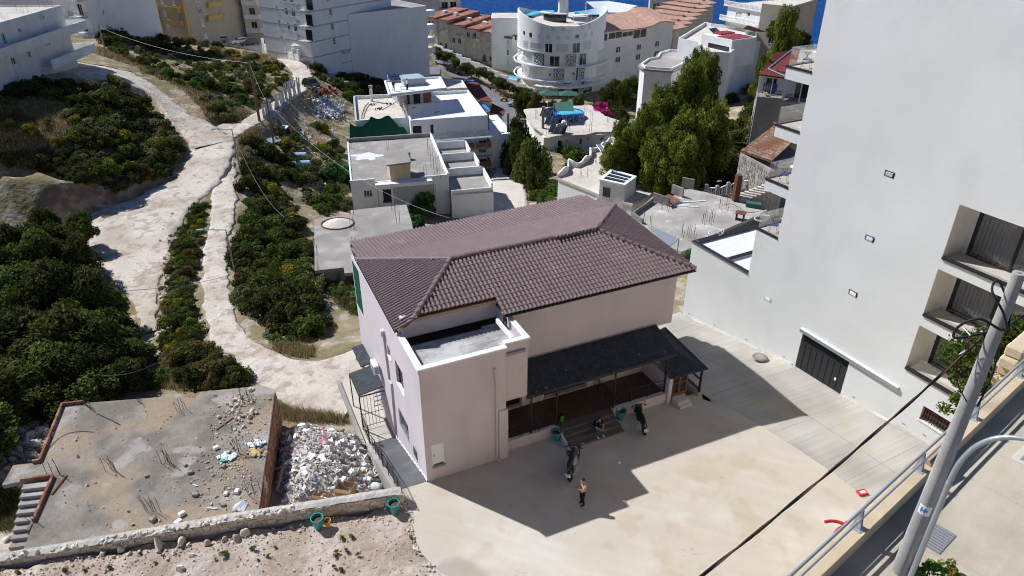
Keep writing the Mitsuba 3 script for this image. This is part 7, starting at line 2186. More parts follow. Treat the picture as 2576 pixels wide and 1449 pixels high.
o=Bld('balustrade_house','white house with long balustraded balconies at the upper right',F,w,17,-18,zr,'paint_white','house',parapet=0.1)
for x0,y0,x1,y1,m_ in ((1805,155,1875,230,'blind'),(1957,165,1982,215,'dark_glass'),(1760,340,1880,400,'blind')):
 o.winpx('f',*Z('e',x0,y0),*Z('e',x1,y1),m=m_)
o.finish()
for z,e in ((zr,0.6),(zr-3.4,1.6)):
 k=put(MB().box(F,-1.0,w+0.3,-e,-0.003,z-0.3,z+0.01),'balcony','paint_white',o.k)
 mb=MB().box(F,-1.0,w+0.3,-e,-e+0.2,z+0.85,z+1.0)
 for u in np.arange(-0.9,w+0.2,0.42):
  mb.box(F,u,u+0.16,-e+0.02,-e+0.18,z+0.01,z+0.85)
 put(mb,'balustrade','paint_white',k)
o=bl('tan_house','tan house with brick patches behind the balustraded house',PD(1985,60,170),-18,2.5,-40,7,16,'paint_tan')
o.win('f',3.5,-6,1.3,1.6)
o.win('f',3.5,-2.5,1.3,1.6)
o.finish()
zr=-6.5
ps=[P(*Z('e',x,y),zr) for x,y in ((1040,545),(1310,600),(1330,720),(1720,740),(1790,680),(1990,590),(2180,590),(2400,480),(2180,420),(1900,400),(1480,350),(1390,330))]
wh_=thing('white_roof_house','white house with a cluttered pale roof and a red sheet roofed glazed box','house')
g=Polygon([q[:2] for q in ps]).buffer(0)
put(MB().prism(g,-26,zr-0.05),'wall','paint_white',wh_)
put(MB().prism(g.buffer(-0.3),zr-0.05,zr),'roof','cement_pale',wh_)
for i in range(len(ps)):
 G,ln=FE(ps[i],ps[(i+1) % len(ps)],0)
 put(MB().box(G,0,ln,0,0.25,zr-0.06,zr+0.8),'parapet','paint_white',wh_)
F,w=FE(P(*Z('e',1340,600),zr),P(*Z('e',1730,690),zr),zr)
bx=put(MB().box(F,0,w,0,8,zr-3.5,zr+2.6),'roof_box','paint_white',wh_)
(u0,z1_),(u1,z0_)=F.onv(*Z('e',1440,560),0),F.onv(*Z('e',1700,715),0)
put(MB().box(F,u0,u1,-0.05,-0.003,z0_,z1_),'window','dark_glass',bx)
put(MB().box(F,u0+2.0,w-0.3,0.4,7,zr+2.6,zr+2.72).box(F,0.8,u0+1.2,2.4,7,zr+2.6,zr+2.9),'roof_sheet','red_sheet',bx)
tank(P(*Z('e',1968,560),zr+1.3),0,0.1,0.1,'grey_metal','tall round grey water tank on the cluttered pale roof','water_tank',legs=False)
put(MB().lathe([(0,0),(1.1,0),(1.1,3.0),(0,3.1)],P(*Z('e',1968,580),zr),16),'body','galvanised','water_tank',smooth=35)
t=thing('lean_to','sagging red tiled lean-to on the cluttered pale roof','roof')
q=[PD(*Z('e',x,y),172) for x,y in ((1890,375),(1960,330),(2190,415),(2060,410))]
put(MB().slab(q[::-1],0.12),'roof','red_tile',t)
jk=MB()
for i in range(90):
 M=np.eye(4)
 M[:3,:3]=rot()*RNG.uniform(0.2,0.6)
 M[:3,3]=P(*Z('e',RNG.normal(2120,90),RNG.normal(490,22)),zr)+[0,0,0.3]
 jk.tm(SMALL[i % 5],M,[(0.3,0.15,0.1),(0.1,0.1,0.1),(0.5,0.48,0.45),(0.25,0.2,0.16)][i % 4])
tag(put(jk,'roof_junk','vcol',vc=True),'heaps of junk on the cluttered pale roof',None,None,'stuff')
panel(P(*Z('e',1520,430),zr+0.3),40,3,2,30,'dark solar panel on the cluttered pale roof',m='dark_glass')
zr=-10.5
ps=[P(*Z('e',x,y),zr) for x,y in ((540,860),(640,790),(760,770),(790,710),(920,670),(1160,690),(1260,780),(960,930),(740,915),(600,900))]
tr_=thing('terrace_roof_house','white house with a rounded grey roof terrace among the pines','house')
g=Polygon([q[:2] for q in ps]).buffer(0)
put(MB().prism(g,-28,zr-0.4),'wall','paint_white',tr_)
put(MB().prism(g.buffer(0.5),zr-0.4,zr),'roof','cement',tr_)
for i in range(len(ps)):
 G,ln=FE(ps[i],ps[(i+1) % len(ps)],0)
 put(MB().box(G,0,ln,-0.45,-0.2,zr,zr+0.5),'parapet','paint_white',tr_)
F,w=FE(P(*Z('e',590,1000),zr-3),P(*Z('e',740,1010),zr-3),0)
put(MB().box(F,w*0.6,w,-1.5,-1.2,zr-4.6,zr-1.4),'window','dark_glass',tr_)
for k,pts_ in enumerate((((1475,4,298),(1530,2,305),(1603,14,300),(1575,26,292),(1500,24,290)),((1528,22,284),(1600,20,288),(1590,32,280),(1530,31,278)),((1514,42,272),(1562,42,274),(1556,62,262),(1512,70,258)))):
 t=thing('white_sail',f'{("largest", "middle", "nearest")[k]} white tent sail of the beach bar by the sea','tent')
 q=[PD(*p) for p in pts_]
 put(MB().slab(q[::-1],0.15),'canopy','canvas_white',t)
 for p in q[::2]:
  put(MB().cyl([p[0],p[1],-36],p,0.2,5),'mast','white_metal',t)
a_=[P(1092+253*t,126+118*t,-18.3-6.8*t) for t in np.linspace(0,1,12)]
sw_=thing('street_wall','long white wall below the hedge along the asphalt street','wall')
for i in range(11):
 G,ln=FE(a_[i],a_[i+1],0)
 put(MB().box(G,0,ln,0,0.3,a_[i+1][2]-2,a_[i][2]+1.7),'segment','paint_white',sw_)
tw=thing('garden_wall','white pillared garden wall in front of the striped flats','wall')
gp=[P(*Z('c',x,y),-5.4) for x,y in ((165,660),(350,740),(480,770),(655,820))]
for i in range(3):
 G,ln=FE(gp[i],gp[i+1],0)
 put(MB().box(G,0,ln,0,0.2,-8,-4.2),'wall','paint_white',tw)
 for u in (0.1,ln*0.55,ln-0.2):
  put(MB().rbox(G,u-0.25,u+0.25,-0.1,0.35,-7,-3.2,0.03),'pillar','paint_white',tw)
put(MB().prism([q[:2] for q in gp]+[uo.ff['r'].W(0.5,-0.4)[:2],uo.ff['f'].W(6,-0.1)[:2]],-8,-5.3),'terrace','cement_pale',tw)
for k,(x,y) in enumerate(((545,560),(670,600))):
 p=P(*Z('c',x,y),-2.6)
 t=thing('umbrella',('far' if k==0 else 'near')+' white square umbrella on the terrace by the striped flats','umbrella')
 put(MB().add([p+[-1.7,-1.5,0],p+[1.7,-1.5,0],p+[1.7,1.5,0],p+[-1.7,1.5,0],p+[0,0,0.8]],[[0,1,4],[1,2,4],[2,3,4],[3,0,4]]),'canopy','canvas_white',t)
 put(MB().cyl(p-[0,0,2.8],p+[0,0,0.7],0.05,6),'pole','white_metal',t)
for k,(x,y,dd) in enumerate(((1690,1230,176),(1955,1235,182),(850,810,205))):
 p=PD(*Z('d',x,y),dd)
 t=thing('umbrella',('green square umbrella left of the hotel entrance','green square umbrella right of the hotel entrance','closed green umbrella behind the hedge')[k],'umbrella')
 s_=2.4 if k<2 else 0.7
 put(MB().add([p+[-s_,-s_*.8,0],p+[s_,-s_*.8,0],p+[s_,s_*.8,0],p+[-s_,s_*.8,0],p+[0,0,0.8 if k<2 else 2.2]],[[0,1,4],[1,2,4],[2,3,4],[3,0,4]]),'canopy','canvas_green',t)
 put(MB().cyl(p-[0,0,2.8],p+[0,0,0.7],0.07,6),'pole','white_metal',t)
k=thing('grey_shed','low shed with a grey corrugated roof and brick wall below the plain white block','shed')
q=[P(*Z('c',x,y),-14) for x,y in ((1850,890),(1990,1000),(2300,900),(2170,825))]
put(MB().slab(q,0.15),'roof','grey_metal',k)
put(MB().prism(Polygon([p[:2] for p in q]).buffer(-0.4),-20,-14.2),'wall','brick',k)
k=thing('dark_shed','dark flat shed roof with concrete posts beside the street','shed')
q=[P(*Z('c',x,y),-15) for x,y in ((2000,1020),(2545,1000),(2560,900),(2290,900))]
put(MB().prism([p[:2] for p in q],-22,-15),'roof','asphalt',k)
pl2=thing('garden_pool','light blue garden pool beside the round hotel','pool')
put(MB().prism([P(*Z('d',x,y),-24.4)[:2] for x,y in ((1080,1030),(1200,1000),(1300,1010),(1270,1060),(1130,1062))],-25.2,-24.4),'water','water_pool',pl2)
put(MB().prism([P(*Z('d',x,y),-24.5)[:2] for x,y in ((940,940),(1010,960),(1170,990),(1080,1040),(1000,1010))],-25.5,-24.5),'lawn','canvas_green',kind='structure',label='green lawn strip behind the hedge')
# ---------------------------------------------------------------- plants
def leaves(mb,rng,centers,radii,n,size,cols,up=0.35,aspect=0.55,shell=0.55,squash=0.85):
 """n leaf blades in ellipsoidal clumps; each clump has its own shade."""
 k=len(centers)
 w=radii**2
 pick=rng.choice(k,n,p=w/w.sum())
 d=rng.normal(size=(n,3))
 d /= np.linalg.norm(d,axis=1,keepdims=True)
 r=(shell+(1-shell)*rng.random(n))**0.8
 pos=centers[pick]+d*(radii[pick]*r)[:,None]*[1,1,squash]
 nrm=d*0.8+rng.normal(size=(n,3))*0.7+[0,0,up]
 nrm /= np.linalg.norm(nrm,axis=1,keepdims=True)
 t=np.cross(nrm,rng.normal(size=(n,3)))
 t /= np.linalg.norm(t,axis=1,keepdims=True)
 b=np.cross(nrm,t)
 s=size*rng.uniform(0.6,1.35,n)[:,None]
 v=np.stack([pos-t*s,pos+b*s*aspect+nrm*s*0.12,pos+t*s,pos-b*s*aspect+nrm*s*0.12],1)
 base=np.array(cols)[rng.integers(len(cols),size=k)]*rng.uniform(0.7,1.35,(k,1))*LEAF_GAIN
 c=base[pick]*rng.uniform(0.7,1.35,(n,1))
 f=np.arange(n*4).reshape(n,4)
 mb.add(v.reshape(-1,3),f)
 mb.c[-1]=np.repeat(c,4,0)
def blob_set(rng,n,spread=0.62,h=1.0,rr=(0.25,0.45),cone=0.0):
 c,r=[],[]
 for _ in range(n):
  a=rng.uniform(0,2*np.pi)
  z=rng.uniform(0.12,1.0)
  lim=spread*(math.sqrt(max(0.0,1-(z*0.93)**2)) if not cone else (1-cone*z)*(0.55+0.45*math.sin(min(1,z*3.2+0.3)*1.57)))
  q=lim*math.sqrt(rng.random())
  c.append((q*math.cos(a),q*math.sin(a),z*h*0.82))
  r.append(rng.uniform(*rr))
 return np.array(c),np.array(r)
PAL=dict(dark=[(0.028,0.040,0.016),(0.038,0.052,0.018),(0.05,0.058,0.024)],mid=[(0.05,0.085,0.022),(0.065,0.095,0.03),(0.045,0.07,0.022)],olive=[(0.085,0.1,0.055),(0.07,0.085,0.045),(0.10,0.11,0.07)],
  yellow=[(0.12,0.13,0.02),(0.15,0.15,0.03),(0.08,0.10,0.02)],brown=[(0.10,0.075,0.04),(0.075,0.055,0.035),(0.07,0.075,0.03)],bright=[(0.06,0.13,0.03),(0.08,0.16,0.035),(0.05,0.11,0.03)],
  pine=[(0.095,0.125,0.026),(0.115,0.145,0.032),(0.075,0.105,0.022)],silver=[(0.13,0.17,0.12),(0.10,0.15,0.10)],fig=[(0.035,0.09,0.035),(0.05,0.12,0.045)],pink=[(0.35,0.03,0.16),(0.30,0.02,0.20),(0.05,0.08,0.03)])
PLANTS={}
LEAF_GAIN=np.array([1.7,1.45,1.15])
SHRUBS=[]
def plant(key,pal,seed,nb,nl,ls,spread=0.62,h=1.0,rr=(0.25,0.45),trunk=None,cone=0.0,limbs=0,aspect=0.55,core=True):
 rng=np.random.default_rng(seed)
 c,r=blob_set(rng,nb,spread,h,rr,cone)
 base=trunk or 0.0
 c[:,2] += base
 g={'type': 'shapegroup'}
 m=MB()
 leaves(m,rng,c,r,nl,ls,PAL[pal],aspect=aspect)
 g['crown']=ply(m.mesh(),'leaf',color=m.colors())
 w=MB()
 w.tube([(0,0,-0.35),(0.02,0.01,base*0.5),(0.0,0.03,base+0.45*h)],[0.055+0.03*base,0.045+0.02*base,0.02],6,(0.11,0.075,0.05))
 for i in range(max(limbs,5)):
  j=int(rng.integers(len(c)))
  z0=base*rng.uniform(0.5,1.0)+0.05
  w.tube([(0,0,z0),(c[j]+[0,0,z0])*0.5,c[j]],[0.03,0.022,0.008],5,(0.11,0.08,0.055))
 g['trunk']=ply(w.mesh(),'vcol',color=w.colors())
 scene['plant_'+key]=g
 PLANTS[key]=g
for k,(pal,n) in enumerate((('dark',3),('mid',3),('olive',2),('yellow',2),('brown',2),('bright',2),('silver',2))):
 for q in range(n):
  plant(f'{pal}{q}',pal,100+10*k+q,19 if pal not in ('bright','silver') else 11,1700,0.068,rr=(0.12,0.36),spread=0.78)
for q in range(3):
 plant(f'oak{q}',('dark','mid','dark')[q],300+q,34,7500,0.05,spread=0.72,h=1.15,rr=(0.16,0.34),trunk=0.25,limbs=12)
for q in range(3):
 plant(f'pine{q}','pine',330+q,60,9500,0.05,spread=0.66,h=1.45,rr=(0.11,0.24),trunk=0.15,cone=0.5,limbs=20,aspect=0.28)
for q in range(2):
 plant(f'fig{q}','fig',350+q,16,1500,0.075,spread=0.65,h=1.0,rr=(0.2,0.36),trunk=0.15,limbs=8,aspect=0.8)
plant('weed0','bright',360,5,260,0.13,rr=(0.25,0.4))
plant('weed1','yellow',361,5,220,0.12,rr=(0.25,0.4))
plant('bloom0','pink',362,11,900,0.08,rr=(0.2,0.4))
ROADT={k: (cKDTree(((a+b)/2)[:,:2]),np.linalg.norm((a-b)[:,:2],axis=1)/2) for k,(a,b) in RO.items()}
def off_road(p,pad=0.0):
 for t,hw in ROADT.values():
  d,i=t.query(p[:2])
  if d<hw[i]+pad:
   return False
 return True
NAMES=dict(oak='oak_tree',pine='pine_tree',fig='fig_tree',weed='weed',bloom='flowering_bush')
KEEP_OUT=[]
def grow(p,key,size,label,group,name=None,hs=1.0,cat=None):
 base=key.rstrip('0123456789')
 nm=name or NAMES.get(base,'bush')
 k=numbered(nm)
 s=T4().translate([float(p[0]),float(p[1]),float(p[2])]).rotate([0,0,1],float(RNG.uniform(0,360))).scale([float(size),float(size),float(size*hs)])
 scene[k]={'type': 'instance','shapegroup': {'type': 'ref','id': 'plant_'+key},'to_world': s}
 tag(k,label,cat or ('tree' if 'tree' in nm else ('plant' if nm=='weed' else 'bush')),group)
LOOK=dict(dark='dark green',mid='mid green',olive='grey green',yellow='yellow green',brown='dry brownish',bright='bright green',silver='silvery green')
def zone(poly,n,size,mix_,where,seed,dmin=0.5,pad=0.3,hs=(0.6,1.15),dist=None):
 rng=np.random.default_rng(seed)
 g=Polygon(poly)
 x0,y0,x1,y1=g.bounds
 placed=[]
 keys,w=list(mix_),np.array(list(mix_.values()),float)
 tries=0
 while len(placed)<n and tries<n*25:
  tries += 1
  px,py=rng.uniform(x0,x1),rng.uniform(y0,y1)
  if not g.contains(Point(px,py)):
   continue
  s=rng.uniform(*size)
  p=TP(px,py) if dist is None else PD(px,py,dist+rng.uniform(-6,6))-[0,0,s]
  if dist is None and p[1]>420:
   continue
  if not off_road(p,pad+0.45*s) or any(k.contains(Point(p[:2])) for k in KEEP_OUT):
   continue
  if any((p[0]-q[0])**2+(p[1]-q[1])**2<(dmin*(s+q[2])*0.5)**2 for q in placed):
   continue
  placed.append((p[0],p[1],s))
  pal=keys[rng.choice(len(keys),p=w/w.sum())]
  opts=[k for k in PLANTS if k.rstrip('0123456789')==pal]
  big='low ' if s<(size[0]+size[1])/2 else 'tall '
  SHRUBS.append((s/(20+p[1]),p-[0,0,0.1*s],opts[rng.integers(len(opts))],s,f'{big}{LOOK[pal]} scrub bush {where}',f'{big}{LOOK[pal]} bushes {where}',rng.uniform(*hs)))
zone([(180,200),(300,215),(370,260),(420,320),(458,380),(455,430),(390,470),(300,492),(230,490),(150,420),(175,330),(165,250)],120,(1.1,2.3),dict(dark=.38,mid=.28,olive=.18,yellow=.1,brown=.06),'on the hill left of the fork',1,0.45)
zone([(345,250),(400,300),(458,385),(455,435),(385,478),(300,500),(330,420),(380,350)],50,(0.9,1.7),dict(dark=.3,mid=.3,yellow=.2,brown=.1,olive=.1),'on the hill left of the fork',21,0.5)
zone([(0,250),(165,250),(175,330),(150,410),(0,430)],16,(0.7,1.5),dict(brown=.4,yellow=.25,olive=.2,mid=.15),'on the dry grass plateau at the left',2,0.9)
zone([(0,395),(120,385),(250,440),(330,480),(300,492),(120,425),(0,430)],18,(0.9,1.8),dict(dark=.5,mid=.25,brown=.25),'along the rock cliff at the left',3,0.5)
zone([(10,175),(150,195),(185,225),(150,250),(0,250)],22,(1.3,2.2),dict(dark=.8,mid=.2),'in the shade below the cream house',4,0.5)
zone([(262,100),(330,88),(450,95),(540,118),(610,140),(700,165),(728,200),(722,225),(690,245),(640,285),(560,312),(500,285),(440,225),(360,170),(290,140)],190,(0.8,1.9),dict(mid=.32,dark=.2,bright=.12,olive=.18,brown=.12,yellow=.06),'on the green mound between the two dirt roads',5,0.5)
zone([(225,85),(440,70),(520,100),(420,130),(280,125)],34,(1.6,2.8),dict(dark=.75,mid=.25),'below the tan flats',6,0.45)
zone([(588,395),(630,345),(665,380),(700,430),(720,520),(768,640),(795,760),(790,850),(735,845),(655,800),(608,740),(588,640),(597,520)],150,(1.0,2.2),dict(dark=.42,mid=.33,olive=.08,yellow=.07,brown=.1),'in the belt right of the concrete track',7,0.42)
zone([(700,660),(780,660),(790,830),(720,840)],16,(1.7,2.6),dict(dark=.5,mid=.5),'in the belt right of the concrete track',27,0.5)
zone([(640,310),(720,340),(800,300),(880,420),(885,520),(800,530),(730,470),(690,400)],46,(0.8,1.9),dict(dark=.35,mid=.35,olive=.2,yellow=.1),'on the stony slope beside the house with the roof hut',8,0.7)
zone([(650,838),(770,880),(740,900),(690,880),(640,850)],16,(0.45,0.8),dict(silver=.7,bright=.3),'at the bend of the concrete track',9,0.5)
zone([(517,458),(527,455),(526,540),(506,640),(500,760),(505,840),(480,900),(430,965),(395,965),(415,820),(420,660),(450,570)],110,(0.6,1.25),dict(mid=.38,dark=.2,brown=.22,olive=.12,yellow=.08),'on the strip between the clearing and the concrete track',10,0.5,0.15)
zone([(455,890),(520,880),(600,935),(590,968),(480,972),(440,950)],26,(1.0,1.7),dict(brown=.3,dark=.55,mid=.15),'at the lower end of the strip behind the slab',11,0.5,0.1)
zone([(780,148),(850,165),(960,205),(965,235),(930,250),(890,262),(845,225),(790,190)],52,(1.1,2.3),dict(dark=.45,mid=.4,olive=.15),'below the striped white flats',12,0.5)
zone([(805,690),(850,690),(905,740),(915,800),(860,760),(820,740)],34,(0.35,0.75),dict(bright=.6,silver=.4),'on the dirt bank left of the tiled roof',13,0.5)
zone([(800,505),(880,500),(890,530),(800,540)],22,(0.7,1.3),dict(mid=.6,bright=.2,olive=.2),'beside the sunlit flat slab',14,0.5)
zone([(1560,340),(1680,300),(1850,190),(1960,235),(2000,300),(1975,350),(1900,430),(1840,470),(1740,480),(1690,500),(1660,470),(1640,400)],190,(1.4,2.8),dict(mid=.38,dark=.22,olive=.16,yellow=.14,brown=.1),'on the green slope left of the white block',15,0.45)
zone([(1640,440),(1740,400),(1830,440),(1700,520),(1640,500)],34,(1.5,2.6),dict(mid=.6,bright=.4),'behind the curved white parapet',16,0.5)
zone([(1940,40),(2035,60),(2020,130),(1950,120)],18,(1.8,3.0),dict(pine=.0,mid=.6,dark=.4),'beside the balustraded house at the upper right',17,0.5,dist=128)
zone([(1590,60),(1700,45),(1740,65),(1680,90),(1600,100)],26,(1.5,3.0),dict(dark=.5,mid=.5),'by the white sails near the sea',18,0.5)
zone([(1340,470),(1395,460),(1400,520),(1340,520)],18,(0.9,1.6),dict(mid=.5,bright=.5),'beside the alley',19,0.5)
zone([(1405,372),(1560,350),(1580,400),(1440,440)],30,(1.8,3.0),dict(mid=.4,dark=.4,olive=.2),'between the pool house and the curved parapet',22,0.5)
zone([(1560,240),(1640,235),(1640,300),(1560,300)],24,(1.8,3.2),dict(mid=.5,dark=.5),'in the shade behind the pines',23,0.5)
zone([(1810,470),(1880,440),(1900,470),(1840,480)],10,(0.8,1.3),dict(bright=.6,mid=.4),'above the white balustrade',20,0.5)
SHRUBS.sort(key=lambda q: -q[0])
for q in SHRUBS[:285]:
 grow(*q[1:6],hs=q[6])
tag('scrub','dense green scrub covering the slopes and road banks',None,None,'stuff')
for i,q in enumerate(SHRUBS[285:]):
 scene[f'scrub__{i + 1:03d}']={'type': 'instance','shapegroup': {'type': 'ref','id': 'plant_'+q[2]},
         'to_world': T4().translate([float(v) for v in q[1]]).rotate([0,0,1],float(RNG.uniform(0,360))).scale([float(q[3]),float(q[3]),float(q[3]*q[6])])}
for k,(px,py,z,s) in enumerate(((20,560,0.6,3.2),(70,590,0.8,3.0),(130,570,0.2,2.6),(165,600,0,2.4),(40,680,0.6,3.4),(110,680,1.2,3.6),(180,690,0.8,3.0),(230,720,-0.2,2.6),(40,790,0.4,3.4),(120,780,1.0,3.6),(200,800,0.4,3.2),(270,790,-1.0,2.6),(20,880,-0.4,3.0),(100,880,0.0,3.2),(180,890,-0.4,3.0),(250,880,-1.0,2.8),(310,870,-1.8,2.2),(60,950,-1.2,2.6),(150,960,-1.4,2.6),(240,950,-1.6,2.4),(320,940,-2.2,1.8),(0,640,0.6,3.0),(190,540,-0.6,1.9),(95,535,0.0,2.2),(-70,940,0.5,3.0),(-110,1040,0.8,3.0),(-50,1010,-0.5,2.4),(-150,1120,1.0,3.0),(10,1000,-1.0,2.2))):
 q=P(px,py,z)
 g_=gz(q[0],q[1])
 hgt=max(z-g_,2.4)
 grow([q[0],q[1],g_],f'oak{k % 3}',s,'dense dark evergreen tree in the shaded grove at the left edge','evergreen trees in the grove at the left',hs=hgt/(1.35*s)*1.05)
PX=[1685,1640,1752,1740,1580,1660,1800,1715,1788,1550]
for k,(px,py,d,hgt,s) in enumerate(((1685,195,92,14,3.9),(1640,265,90,12,3.6),(1752,150,98,14,3.8),(1740,255,86,12,3.8),(1580,305,88,9,3.0),(1660,320,84,9,3.2),(1800,230,92,12,3.6),(1715,340,82,8.5,3.2),(1788,130,112,11,3.2),(1550,345,86,6,2.4),(1990,15,120,13,3.6),(1760,118,116,8,2.0),(1930,130,110,8,2.6))):
 t=PD(px,py,d)
 s=s*1.25 if k<10 else s
 grow([t[0],t[1],t[2]-hgt],f'pine{k % 3}',s,f'tall yellow green pine on the slope, number {1 + sorted(PX).index(px)} of ten from the left' if k not in (10,11,12) else ('pine standing beside the balustraded house at the upper right','slender pine beside the white block of the red sheet roof','pine above the maroon roofed pavilion')[k-10],'tall pines on the slope' if k<10 else None,hs=hgt/(1.45*s))
for k,(px,py,d,hgt,s,lb) in enumerate(((1310,300,112,13,4.0,'large dark broadleaf tree beside the alley, farther crown'),(1338,350,104,12,4.2,'large dark broadleaf tree beside the alley, nearer crown'),(1300,355,106,9,2.6,'dark tree at the left of the alley trees'),(1352,420,98,8,2.6,'dark tree lowest of the alley trees'))):
 t=PD(px,py,d)
 grow([t[0],t[1],t[2]-hgt],f'oak{k % 3}',s,lb,None,hs=hgt/(1.35*s))
for k,(px,py,s,z,lb) in enumerate(((1062,520,2.9,None,'leafy fig tree in front of the white house with the roof hut'),(1045,565,2.0,None,'smaller fig tree beside the sunlit flat slab'),(845,440,2.8,None,'fig tree at the left corner of the roof with the hut'),(845,475,1.9,None,'round dark bush tree below the roof with the hut'),(880,430,1.8,None,'fig branches overhanging the roof with the hut'),(925,908,0.9,-2.2,'small bush at the back of the side canopy'),(1738,650,0.9,-1.5,'small bush between the tiled roof and the white block'))):
 p=TP(px,py+18) if z is None else P(px,py,z)
 grow(p,f'fig{k % 2}' if k not in (3,5) else 'mid1',s,lb,None)
for k,(px,py,d,s) in enumerate(((2465,890,19.6,1.45),(2440,965,19.0,1.15),(2520,850,20.2,1.25),(2420,1030,18.6,0.8),(2555,830,20.5,1.1))):
 t=PD(px,py,d)
 if k==0:
  T_=MB()
  T_.tube([(t[0]+0.6,t[1]+0.3,0.0),(t[0]+0.4,t[1]+0.2,4),(t[0]+0.1,t[1],t[2])],[0.16,0.13,0.05],8,(0.15,0.11,0.08))
  tk=thing('citrus_tree','fresh green leafy tree rising behind the guardrail beside the concrete pole','tree')
  put(T_,'trunk','vcol',tk,vc=True)
  LV=MB()
  LC,LR=[],[]
 rng=np.random.default_rng(500+k)
 c,r=blob_set(rng,14,0.7,1.2,(0.22,0.4))
 LC.append((c-[0,0,0.5])*s+t)
 LR.append(r*s)
leaves(LV,np.random.default_rng(510),np.vstack(LC),np.concatenate(LR),5200,0.075,[(0.045,0.075,0.018),(0.06,0.09,0.022),(0.035,0.06,0.015)],aspect=0.6,shell=0.35)
put(LV,'crown','leaf',tk,vc=True)
p=P(2330,1452,ZP)
grow(p,'weed0',0.5,'leafy plant growing in the pavement at the foot of the lamp post',None,name='plant',cat='plant')
grow(P(2380,1440,ZP),'weed1',0.38,'small yellow green plant right of the lamp post foot',None,name='plant',cat='plant')
for k,(x,y,s,key) in enumerate(((1605,1300,0.3,0),(1815,1255,0.26,0),(1925,1305,0.2,1),(1545,1330,0.13,0),(1845,1335,0.14,1),(780,1390,0.24,1),(470,1410,0.26,1),(125,1420,0.2,1),(2400,1310,0.22,1),(2450,1185,0.2,1),(2520,1170,0.2,1),(1165,1305,0.15,1),(1110,1355,0.14,0),(1000,1290,0.15,1),(2485,1280,0.16,1),(2440,1410,0.2,1),(600,1410,0.18,1),(1970,1245,0.16,1))):
 q=P(*c7(x,y),0)
 q[2]=gz(q[0],q[1])
 grow(q,f'weed{key}',s,('round bright green weed' if key==0 else 'sparse yellow green weed')+(' on the dirt below the stone wall' if k not in (0,1) else (' nearest the yard side, larger of the pair' if k==0 else ' nearer the stone wall, smaller of the pair')),None if k in (0,1) else ('bright' if key==0 else 'yellow')+' weeds on the foreground dirt')
for k,(x,y) in enumerate(((65,1180),(130,1170),(30,1280),(100,1270),(60,1410),(185,1300),(10,1390),(560,1180))):
 q=P(*C(8,x,y),0)
 if not YARD.contains(Point(q[:2])):
  grow(q,'weed1',0.2,'sparse yellow green weed on the dirt beside the yard edge','weeds beside the yard edge')
for k in range(40):
 t=k/39
 px,py=1092+(1345-1092)*t+RNG.normal(0,3),120+(238-120)*t+RNG.normal(0,3)
 a,b=RO['street'][0][0],0
 p=P(px+6,py+4,-18.0-6.8*t+1.6)
 p[2] -= 1.8
 grow(p,('mid0','dark1','brown0','mid2')[k % 4],RNG.uniform(1.6,2.4),'climbing hedge plant spilling over the long white street wall','hedge plants over the white street wall',name='hedge_plant',cat='bush')
for k,(px,py,d,hgt,s,pal) in enumerate(((1560,200,190,8,4.2,'oak0'),(1535,215,184,7,3.8,'oak2'),(1590,190,196,7,3.6,'oak1'),(1330,222,176,7,3.6,'mid1'),(1350,232,172,6,3.0,'brown1'),(1310,228,176,5.5,3.0,'oak0'),(1545,262,162,6,3.0,'dark0'),(1560,275,158,6,3.2,'oak2'),(1455,240,170,4,2.0,'mid0'),(1420,246,168,3.5,1.8,'mid2'),(1390,250,168,3.5,2.0,'dark1'),(1500,246,168,4,2.0,'mid1'),(1640,205,180,6,3.2,'dark2'))):
 t=PD(px,py,d)
 grow([t[0],t[1],t[2]-hgt],pal,s,f'dark garden tree {"right of" if px > 1500 else "in front of"} the round white hotel',f'garden trees {"right of" if px > 1500 else "in front of"} the round hotel',hs=hgt/(1.35*s) if pal.startswith('oak') else hgt/s,name='garden_tree')
for k,(px,py,d) in enumerate(((1512,258,150),(1502,268,147),(1522,275,146))):
 t=PD(px,py,d)
 grow([t[0],t[1],t[2]-1.5],'bloom0',1.9,'pink flowering bush at the right edge of the roof with the blue pool','pink flowering bushes by the pool roof')
def grass(name,polys,n,hgt,cols,label,seed,lean=0.35,wid=0.02):
 rng=np.random.default_rng(seed)
 V,Cc=[],[]
 for poly,share in polys:
  g=Polygon(poly)
  x0,y0,x1,y1=g.bounds
  k=0
  tries=0
  while k<n*share and tries<n*6:
   tries += 1
   px,py=rng.uniform(x0,x1),rng.uniform(y0,y1)
   if not g.contains(Point(px,py)):
    continue
   p=TP(px,py)
   if not off_road(p,0.05):
    continue
   k += 1
   tuft=rng.integers(10,20)
   o=p+np.column_stack([rng.normal(0,0.22,(tuft,2)),np.zeros(tuft)])
   h=hgt*rng.uniform(0.5,1.3,tuft)
   an=rng.uniform(0,6.28,tuft)
   d=np.column_stack([np.cos(an),np.sin(an),np.zeros(tuft)])
   l=d[:,[1,0,2]]*[1,-1,1]*(lean*h*rng.uniform(-1,1,tuft))[:,None]
   w=wid*(0.6+p[1]/70)
   V.append(np.stack([o-d*w,o+d*w,o+l+np.column_stack([np.zeros((tuft,2)),h])],1).reshape(-1,3))
   c=np.array(cols)[rng.integers(len(cols),size=tuft)]*rng.uniform(0.75,1.2,(tuft,1))
   Cc.append(np.repeat(c,3,0))
 V,Cc=np.vstack(V),np.vstack(Cc)
 m=MB()
 m.add(V,np.arange(len(V)).reshape(-1,3))
 m.c[-1]=Cc
 tag(put(m,name,'leaf',vc=True),label,None,None,'stuff')
STRAW=[(0.36,0.28,0.14),(0.30,0.22,0.11),(0.42,0.34,0.18),(0.24,0.19,0.09)]
